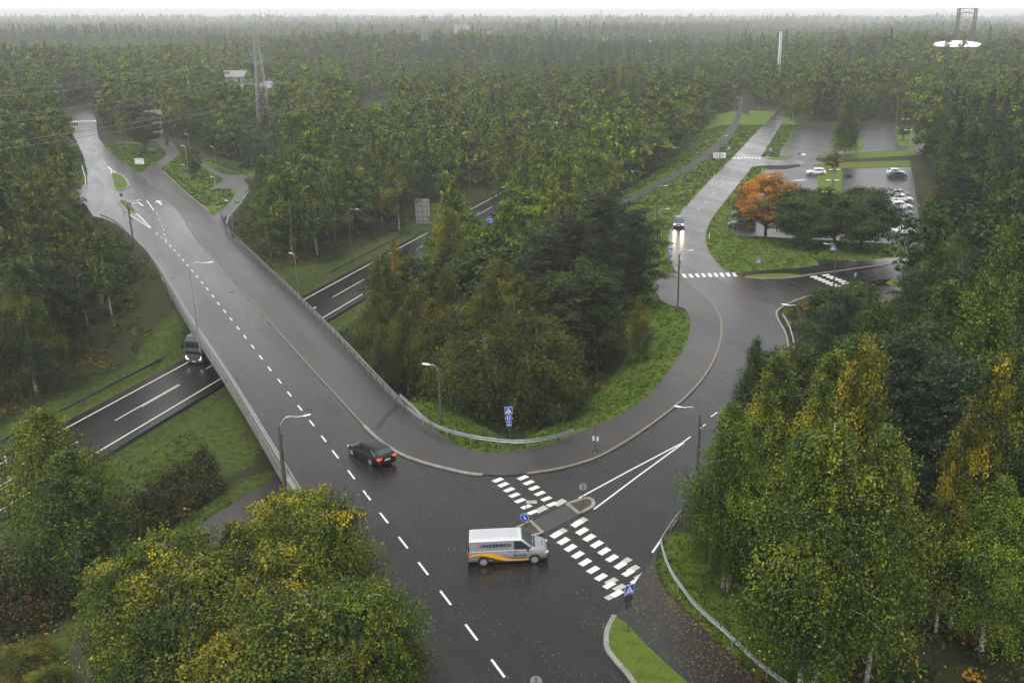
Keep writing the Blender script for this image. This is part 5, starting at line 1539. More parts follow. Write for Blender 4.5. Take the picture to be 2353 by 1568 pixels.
# ---------------------------------------------------------------- houses among the trees
M['wall_y'] = mat("cream_wall", (.26, .24, .18), .8, vary=.12, nscale=.6)
M['wall_w'] = mat("white_wall", (.36, .36, .35), .8, vary=.08, nscale=.6)
M['roof_g'] = mat("grey_roof", (.20, .20, .21), .7, vary=.2, nscale=1)
M['roof_r'] = mat("brown_roof", (.13, .09, .07), .7, vary=.2, nscale=1)
def house(xp, yp, Y, wd, dp_, ht, label, wall='wall_y', roof='roof_g', rz=.2, flat=False, nwin=3, storeys=1):
    q = atY(xp, yp, Y); z0 = float(ground_z(q.x, Y)); zt = q.z
    o = empty('house', (q.x, Y, z0), rz); tag(o, label, 'house', 'houses among the trees')
    h = max(2.6, zt - z0)
    b = MB(); b.box((0, 0, h / 2 - .5), (wd, dp_, h + 1)); b.build('wall', M[wall], o)
    if flat: b = MB(); b.box((0, 0, h + .2), (wd + .6, dp_ + .6, .4)); b.build('roof', M[roof], o)
    else:
        b = MB(); rh = ht; x, y = wd / 2 + .4, dp_ / 2 + .5
        b.add([(-x, -y, h - .1), (x, -y, h - .1), (x, y, h - .1), (-x, y, h - .1), (-x, 0, h + rh), (x, 0, h + rh)], [(0, 1, 5, 4), (2, 3, 4, 5), (0, 4, 3), (1, 2, 5), (3, 2, 1, 0)])
        rf = b.build('roof', M[roof], o); b = MB(); b.box((wd * .2, .4, h + rh), (.6, .6, 1.2)); b.build('chimney', M['concrete'], rf)
    for f in range(storeys):
        for k in range(nwin):
            x = (k - (nwin - 1) / 2) * wd / (nwin + .3)
            b = MB(); b.box((x, -dp_ / 2 - .02, h - 1.3 - f * 2.8), (1.1, .05, 1.2)); wn_ = b.build('window', M['glass'], o)
            b = MB(); b.box((x, -dp_ / 2 - .055, h - 1.3 - f * 2.8), (.08, .03, 1.2)); b.build('frame', M['white'], wn_)
    return o
house(608, 201, 385, 9, 7, 2.4, 'cream house with a grey roof just behind the tall lattice pylon', 'wall_y', 'roof_g', .15)
house(540, 175, 440, 11, 8, 2.4, 'house with a pale roof among the trees left of the pylon', 'wall_w', 'roof_g', -.1)
house(702, 228, 330, 5, 5, 1.6, 'small white house at the meadow edge right of the pylon', 'wall_w', 'roof_g', .3, nwin=1)
house(680, 232, 335, 4, 4, 1.2, 'low shed beside the small white house', 'wall_y', 'roof_r', .2, nwin=1)
house(352, 262, 302, 4, 5, 1.2, 'ochre house glimpsed behind the path fork', 'wall_y', 'roof_r', .4)
house(1102, 160, 640, 24, 12, 1, 'long low hall with a white roof edge below the portal pylons', 'wall_w', 'roof_w', .0, flat=True, nwin=6)
house(1118, 72, 1000, 9, 9, 1, 'pale tower block in the misty middle distance', 'wall_w', 'roof_g', .3, flat=True, nwin=2, storeys=7)
house(1492, 98, 900, 5, 6, 1.5, 'bright white gable in the misty wood at the upper middle', 'white', 'roof_g', .1, nwin=1, storeys=2)
house(1294, 94, 950, 8, 7, 2, 'faint white house in the misty wood, left of the bright gable', 'wall_w', 'roof_g', .1, nwin=2)
house(1392, 92, 980, 6, 6, 2, 'faint small white house between the two others in the mist', 'wall_w', 'roof_g', -.2, nwin=1)
house(1060, 57, 1500, 22, 10, 1, 'pale block far off in the mist at the left middle', 'wall_w', 'roof_g', .2, flat=True, nwin=6, storeys=3)
# ---------------------------------------------------------------- trees
def leaf_mat(name, cols, ycols, trans=.16):
    """cols: three greens, the last a painted-in highlight, picked per tree and per leaf; the object's colour tints, its alpha is how far autumn has got"""
    m = bpy.data.materials.new(name); m.use_nodes = True
    nt = m.node_tree; nt.nodes.clear()
    out = nt.nodes.new("ShaderNodeOutputMaterial")
    a = nt.nodes.new("ShaderNodeAttribute"); a.attribute_name = "leaf"
    sep = nt.nodes.new("ShaderNodeSeparateXYZ"); nt.links.new(a.outputs['Vector'], sep.inputs[0])
    oi = nt.nodes.new("ShaderNodeObjectInfo")
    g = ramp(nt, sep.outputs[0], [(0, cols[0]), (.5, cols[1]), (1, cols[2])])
    y = ramp(nt, sep.outputs[2], [(0, ycols[0]), (1, ycols[1])])
    lt = nt.nodes.new("ShaderNodeMath"); lt.operation = 'SUBTRACT'
    nt.links.new(oi.outputs['Alpha'], lt.inputs[0]); nt.links.new(sep.outputs[1], lt.inputs[1])
    sm_ = ramp(nt, lt.outputs[0], [(0.0, 0.0), (.12, 1.0)])
    c = mixc(nt, sm_, g, y)
    c = mixc(nt, 1.0, c, oi.outputs['Color'], 'MULTIPLY')
    # trees of the far wood differ from one another by a shade of their own
    ia = nt.nodes.new("ShaderNodeAttribute"); ia.attribute_type = 'INSTANCER'; ia.attribute_name = "shade"
    va = nt.nodes.new("ShaderNodeVectorMath"); va.operation = 'ADD'; va.inputs[1].default_value = (1, 1, 1)
    nt.links.new(ia.outputs['Vector'], va.inputs[0])
    c = mixc(nt, 1.0, c, va.outputs[0], 'MULTIPLY')
    # the same seed of colour for copies scattered by the thousand
    d = nt.nodes.new("ShaderNodeBsdfDiffuse"); t = nt.nodes.new("ShaderNodeBsdfTranslucent"); gl = nt.nodes.new("ShaderNodeBsdfGlossy")
    gl.inputs['Roughness'].default_value = .45
    nt.links.new(c, d.inputs[0]); nt.links.new(c, t.inputs[0])
    m1 = nt.nodes.new("ShaderNodeMixShader"); m1.inputs[0].default_value = trans
    nt.links.new(d.outputs[0], m1.inputs[1]); nt.links.new(t.outputs[0], m1.inputs[2])
    m2 = nt.nodes.new("ShaderNodeMixShader"); m2.inputs[0].default_value = .02
    gl.inputs[0].default_value = (1, 1, 1, 1)
    nt.links.new(m1.outputs[0], m2.inputs[1]); nt.links.new(gl.outputs[0], m2.inputs[2])
    nt.links.new(m2.outputs[0], out.inputs[0])
    return m
GREENS = [(.016, .032, .005), (.062, .084, .008), (.160, .178, .012)]  # brightest green puts the highlights of lit crown tops into the leaf colour
M['leaf'] = leaf_mat("birch_leaves", GREENS, [(.24, .24, .010), (.34, .235, .012)])
M['leaf_b'] = leaf_mat("broad_leaves", [(.015, .030, .006), (.042, .066, .009), (.090, .120, .014)], [(.30, .20, .015), (.42, .17, .012)])
M['needle'] = leaf_mat("needles", [(.014, .026, .012), (.028, .045, .018), (.048, .066, .026)], [(.10, .09, .02), (.12, .08, .02)], .12)
def bark_mat(name, a_, b_, sc):
    m, nt, b = nodes(name)
    f = noise(nt, sc, 5, .7, stretch=(1, 1, 3.5))
    nt.links.new(ramp(nt, f, [(.42, b_), (.52, a_)]), b.inputs['Base Color'])
    b.inputs['Roughness'].default_value = .85
    return m
M['bark_w'] = bark_mat("birch_bark", (.46, .44, .40), (.05, .045, .04), 2.2)
M['bark_d'] = bark_mat("dark_bark", (.075, .060, .045), (.035, .028, .022), 3)
M['bark_p'] = bark_mat("pine_bark", (.14, .075, .045), (.05, .035, .025), 3)

def leaf_mesh(name, P, size, up, rng, clump, yel, aspect=.75, droop=0.0, m=None):
    """P: leaf centres (n, 3). size (n,). up: (n, 3) preferred normals; clump: 0..1 per leaf tone; yel: 0..1 threshold"""
    n = len(P)
    nrm = up + rng.normal(0, .75, (n, 3)); nrm /= np.linalg.norm(nrm, axis=1, keepdims=True) + 1e-9
    r = rng.normal(0, 1, (n, 3)); r[:, 2] -= droop * 2.0
    u = r - nrm * np.sum(r * nrm, 1, keepdims=True); u /= np.linalg.norm(u, axis=1, keepdims=True) + 1e-9
    v = np.cross(nrm, u)
    su = (size * .5)[:, None] * u; sv = (size * .5 * aspect)[:, None] * v
    bend = nrm * (size * .12)[:, None]
    V = np.empty((n, 4, 3))
    V[:, 0] = P - su; V[:, 1] = P + sv - bend - su * .15; V[:, 2] = P + su; V[:, 3] = P - sv + bend - su * .1
    me = bpy.data.meshes.new(name)
    me.vertices.add(n * 4); me.vertices.foreach_set("co", V.reshape(-1).astype(np.float32))
    me.loops.add(n * 4); me.loops.foreach_set("vertex_index", np.arange(n * 4, dtype=np.int32))
    me.polygons.add(n); me.polygons.foreach_set("loop_start", np.arange(0, n * 4, 4, dtype=np.int32)); me.polygons.foreach_set("loop_total", np.full(n, 4, np.int32))
    me.update(calc_edges=True)
    a = me.attributes.new("leaf", 'FLOAT_VECTOR', 'POINT')
    tone = np.clip(clump + rng.normal(0, .10, n), 0, 1)
    arr = np.stack([tone, np.clip(yel, 0, 1), rng.random(n)], 1)
    a.data.foreach_set("vector", np.repeat(arr, 4, axis=0).reshape(-1).astype(np.float32))
    if m: me.materials.append(m)
    return me
def wood_mesh(name, trunk, limbs, m, n=7):
    b = MB()
    b.tube([p for p, r in trunk], [r for p, r in trunk], n)
    for L in limbs: b.tube([p for p, r in L], [r for p, r in L], 4, cap=False)
    me = b.mesh(name); me.materials.append(m)
    for p in me.polygons: p.use_smooth = True
    return me
def birch(seed, h=17.0, r=3.0, nb=70, per=170, ls=.24, hang=1.3, base=.20, rnd=False):
    rng = np.random.default_rng(seed)
    ph = rng.uniform(0, 6.28)
    def axis(z):  # gentle bow of the stem
        t = z / h
        return np.array([math.sin(t * 2.2 + ph) * .45 - math.sin(ph) * .45, math.cos(t * 1.7 + ph) * .4 - math.cos(ph) * .4, z])
    trunk = [(Vector(axis(z)), max(.008, .19 * (1 - z / h) ** .8)) for z in np.linspace(-.4, h * .93, 12)]
    Ps, cl, ye, sz, limbs = [], [], [], [], []
    lean = rng.uniform(.8, 1.2, 8)
    for i in range(nb):
        t = base + (1 - base) * ((i + rng.uniform(0, 1)) / nb) ** .92
        tt = (t - base) / (1 - base)
        prof = (1 - tt) ** .78 * (.45 + .55 * min(1, tt * 4)) * 1.22 + .02
        if rnd: prof = math.sin(math.pi * min(1, (1 - tt) * .66 + .10)) ** .8
        L = r * prof * rng.uniform(.7, 1.25) + .25
        az = i * 2.4 + rng.uniform(-.5, .5)
        L *= lean[int((az % 6.283) / 6.283 * 8) % 8]
        d = np.array([math.cos(az), math.sin(az), 0]); p0 = axis(h * t * .93)
        rise, drp = rng.uniform(.55, 1.0), rng.uniform(.4, .9)
        def br(s): return p0 + d * L * s + np.array([0, 0, L * (rise * s - drp * s * s)])
        if i % 2 == 0: limbs.append([(Vector(br(s)), .040 * (1 - s) * (1.3 - t) + .004) for s in (0, .3, .55, .8)])
        k = max(12, int(per * (.25 + L / r)))
        s = rng.beta(2.6, 1.1, k)
        P = p0 + d * (L * s)[:, None] + np.stack([0 * s, 0 * s, L * (rise * s - drp * s * s)], 1)
        sp = .09 * L + .12
        nstr = max(3, k // 20)
        sid = rng.integers(0, nstr, k)
        off = rng.normal(0, 1, (nstr, 3)) * np.array([sp * 1.5, sp * 1.5, sp * .8]); off = off[sid] + rng.normal(0, .085, (k, 3))
        off[:, 2] -= rng.random(k) ** 1.3 * hang * (.35 + .65 * s) * (.5 + rng.random(nstr))[sid]
        Ps.append(P + off)
        tone = np.clip(rng.normal(.42, .28) + .12 * (t - .5), 0, 1)  # leaves coloured lighter toward the crown top, as if lit from above
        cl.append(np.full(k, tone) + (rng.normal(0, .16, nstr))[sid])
        ye.append(np.clip(np.full(k, rng.beta(1.6, 1.0)) + rng.normal(0, .13, nstr)[sid] - .25 * max(0, t - .55) * rng.choice([0, 1, 2]), .015, 1))
        sz.append(rng.uniform(.7, 1.25, k) * ls)
    P = np.concatenate(Ps); c = np.concatenate(cl); y = np.concatenate(ye); s = np.concatenate(sz)
    up = P - np.array([0, 0, h * .5]); up /= np.linalg.norm(up, axis=1, keepdims=True); up[:, 2] += .35
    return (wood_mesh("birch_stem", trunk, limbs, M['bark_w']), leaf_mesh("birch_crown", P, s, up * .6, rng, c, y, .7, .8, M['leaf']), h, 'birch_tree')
def broad(seed, h=12.0, r=4.2, nc=60, per=150, ls=.30, base=.16, orange=False):
    rng = np.random.default_rng(seed)
    trunk = [(Vector((math.sin(z * .3) * .15, math.cos(z * .25) * .12, z)), .24 * (1 - z / h) ** .7 + .02) for z in np.linspace(-.4, h * .8, 8)]
    Ps, cl, ye, sz, limbs = [], [], [], [], []
    for i in range(nc):
        u = (i + .5) / nc
        zz = 1 - 1.92 * u
        rr = math.sqrt(max(0, 1 - zz * zz)); az = i * 2.39996 + rng.uniform(-.3, .3)
        rad = rng.uniform(.62, 1.08)
        zc = h * (base + (1 - base) * .53); zr = h * (1 - base) * .5
        c = np.array([math.cos(az) * rr * r * rad, math.sin(az) * rr * r * rad, zc + zz * zr * rad * .98])
        if zz < -.3: c[2] = max(c[2], h * base * 1.1)
        q = rng.uniform(.55, 1.15) * r * .27
        k = int(per * (q / (r * .25)) ** 2)
        if i % 2 == 0: limbs.append([(Vector((0, 0, max(1.2, c[2] * .45))), .09), (Vector(c * .55 + np.array([0, 0, c[2] * .22])), .05), (Vector(c), .015)])
        v = rng.normal(0, 1, (k, 3)); v /= np.linalg.norm(v, axis=1, keepdims=True)
        v[:, 2] = np.where(v[:, 2] < -.2, v[:, 2] * .5, v[:, 2])
        v *= (rng.random(k) ** .33 * rng.uniform(.8, 1.2, k))[:, None] * np.array([q * 1.15, q * 1.15, q * .72])
        Ps.append(c + v)
        cl.append(np.full(k, np.clip(rng.normal(.45, .2), 0, 1)) + .12 * v[:, 2] / q)  # upper side of each clump coloured lighter, a painted top light
        ye.append(np.clip(np.full(k, rng.beta(1.4, 1.0)) + rng.normal(0, .1, k), .015, 1)); sz.append(rng.uniform(.7, 1.25, k) * ls)
    P = np.concatenate(Ps); c = np.concatenate(cl); y = np.concatenate(ye); s = np.concatenate(sz)
    up = P - np.array([0, 0, h * .5]); up /= np.linalg.norm(up, axis=1, keepdims=True); up[:, 2] += .5
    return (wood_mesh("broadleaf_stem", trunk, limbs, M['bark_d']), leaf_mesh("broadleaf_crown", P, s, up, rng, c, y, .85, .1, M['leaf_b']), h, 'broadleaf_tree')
def pine(seed, h=17.0, r=3.3, nb=46, per=170, ls=.30, base=.30):
    rng = np.random.default_rng(seed)
    trunk = [(Vector((math.sin(z * .12) * .3, math.cos(z * .15) * .2 - .2, z)), .22 * (1 - z / h) ** .7 + .02) for z in np.linspace(-.4, h * .97, 9)]
    Ps, cl, ye, sz, limbs = [], [], [], [], []
    for i in range(nb):
        t = base + (1 - base) * ((i + rng.random()) / nb)
        L = r * (math.sin(math.pi * min(1, ((1 - t) / (1 - base)) * .7 + .10)) ** .8) * rng.uniform(.65, 1.2) + .2
        az = i * 2.39996 + rng.uniform(-.4, .4)
        d = np.array([math.cos(az), math.sin(az), 0]); p0 = np.array([0, 0, h * t * .95])
        ri = rng.uniform(.0, .35)
        limbs.append([(Vector(p0), .05), (Vector(p0 + d * L * .6 + np.array([0, 0, L * ri * .4])), .03), (Vector(p0 + d * L + np.array([0, 0, L * ri])), .01)])
        nq = max(3, int(5 * L / r * 1.3))
        for j in range(nq):
            s = (j + .6) / nq
            c = p0 + d * L * s + np.array([0, 0, L * ri * s * s]) + rng.normal(0, .18, 3) + np.array([-d[1], d[0], 0]) * rng.normal(0, .25 * L * s)
            k = int(per / 5 * (1.2)); q = rng.uniform(.45, .8)
            v = rng.normal(0, 1, (k, 3)) * np.array([q * .62, q * .62, q * .22])
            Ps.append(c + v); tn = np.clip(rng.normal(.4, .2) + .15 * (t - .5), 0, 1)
            cl.append(np.full(k, tn) + v[:, 2] * .6); ye.append(np.clip(rng.normal(.7, .2, k), .02, 1)); sz.append(rng.uniform(.6, 1.3, k) * ls)  # needle tone rises with height and on bough tops, imitating light from above
    P = np.concatenate(Ps); c = np.concatenate(cl); y = np.concatenate(ye); s = np.concatenate(sz)
    up = np.zeros_like(P); up[:, 2] = .9
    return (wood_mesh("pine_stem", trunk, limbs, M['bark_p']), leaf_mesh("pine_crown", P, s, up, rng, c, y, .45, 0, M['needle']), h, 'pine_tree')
def spruce(seed, h=18.0, r=2.6, nb=90, per=70, ls=.34):
    rng = np.random.default_rng(seed)
    trunk = [(Vector((0, 0, z)), .2 * (1 - z / h) + .02) for z in np.linspace(-.4, h * .98, 6)]
    Ps, cl, ye, sz = [], [], [], []
    for i in range(nb):
        t = .06 + .94 * (i + rng.random()) / nb
        L = r * (1 - t) ** .85 * rng.uniform(.75, 1.15) + .15
        az = i * 2.39996 + rng.uniform(-.3, .3)
        d = np.array([math.cos(az), math.sin(az), 0])
        k = int(per * (.3 + L / r)); s = rng.beta(1.6, 1.0, k)
        P = np.array([0, 0, h * t]) + d * (L * s)[:, None] + np.array([-d[1], d[0], 0]) * (rng.normal(0, .16, k) * L * (1.1 - s * .6))[:, None]
        P[:, 2] += L * (-.25 * s + .1 * s * s) - rng.random(k) ** 2 * .5 * (1 - t)
        Ps.append(P + rng.normal(0, .05, (k, 3))); cl.append(np.full(k, np.clip(rng.normal(.4, .2), 0, 1)) + .2 * (s - .5)); ye.append(np.full(k, .9)); sz.append(rng.uniform(.7, 1.2, k) * ls)  # inner needles toned darker than the tips, shade painted near the stem
    P = np.concatenate(Ps); c = np.concatenate(cl); y = np.concatenate(ye); s = np.concatenate(sz)
    up = np.zeros_like(P); up[:, 2] = .7
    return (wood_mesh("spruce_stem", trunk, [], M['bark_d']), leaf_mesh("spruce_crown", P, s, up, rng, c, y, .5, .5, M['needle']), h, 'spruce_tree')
PROTO = {
    'birch_near': [birch(11, 17, 3.1, 95, 430, .155, 1.5), birch(12, 18, 2.8, 100, 420, .15, 1.9), birch(13, 15, 3.2, 85, 450, .155, 1.2), birch(14, 17, 2.4, 95, 370, .15, .8, .12), birch(15, 16, 3.4, 95, 450, .155, 1.6, .16)],
    'bushy': [birch(91, 10, 2.8, 100, 380, .15, .9, .08, True), birch(92, 10, 2.5, 100, 360, .145, 1.1, .06, True), birch(93, 9, 2.9, 100, 380, .15, .8, .05, True)],
    'birch': [birch(21, 17, 3.0, 60, 110, .34, 1.4), birch(22, 18, 2.6, 64, 100, .34, 1.1), birch(23, 15, 3.2, 56, 115, .34, 1.0), birch(24, 17, 2.2, 60, 95, .33, .8, .10), birch(25, 16, 3.5, 60, 110, .35, 1.5, .15)],
    'broad_near': [broad(31, 11, 3.6, 85, 300, .185), broad(32, 12, 3.9, 90, 300, .185), broad(33, 9, 3.0, 75, 280, .18)],
    'park': [broad(35, 9, 4.6, 120, 300, .23, .10), broad(36, 9, 4.4, 120, 300, .23, .12)],
    'broad': [broad(41, 12, 3.9, 60, 90, .36), broad(42, 13, 3.5, 60, 90, .36), broad(43, 10, 4.2, 60, 90, .36)],
    'pine_near': [pine(51, 17, 3.4, 66, 330, .22), pine(52, 16, 3.0, 62, 330, .22, .2)],
    'pine': [pine(61, 17, 3.3, 44, 110, .42), pine(62, 16, 2.9, 44, 110, .42, .18)],
    'spruce': [spruce(71), spruce(72, 16, 2.2)],
    'far': [birch(81, 16, 3.4, 40, 34, .75, 1.0, .1), birch(82, 17, 2.8, 40, 34, .7, .8, .05), broad(83, 14, 4.2, 36, 26, .8, .02), pine(84, 16, 3.0, 30, 30, .8, .1), spruce(85, 18, 2.8, 40, 18, .8)],
}
SHAREDN = {'birch_tree': 'birch', 'broadleaf_tree': 'broadleaf', 'pine_tree': 'pine', 'spruce_tree': 'spruce'}
NTREE = {}
def plant(kind, v, x, y, h, tint=(1, 1, 1), yel=.05, label=None, group=None, z=None, wide=1.0, rz=None, cat='tree', rng=random):
    wood, crown, h0, nm = PROTO[kind][v % len(PROTO[kind])]
    z = float(ground_z(x, y)) if z is None else z
    o = empty(nm, (x, y, z), rng.uniform(0, 6.28) if rz is None else rz)
    k = h / h0
    o.scale = (k * wide, k * wide, k)
    t_ = bpy.data.objects.new('trunk', wood); COL.objects.link(t_); t_.parent = o
    c_ = bpy.data.objects.new('crown', crown); COL.objects.link(c_); c_.parent = o
    c_.color = (*tint, yel)
    tag(o, label, cat, group)
    NTREE[nm] = NTREE.get(nm, 0) + 1
    return o
def top_at(xp, yp, h, zb):
    """where a tree of height h on ground zb stands if its top is seen at xp, yp"""
    p = at(xp, yp, zb + h)
    return p.x, p.y

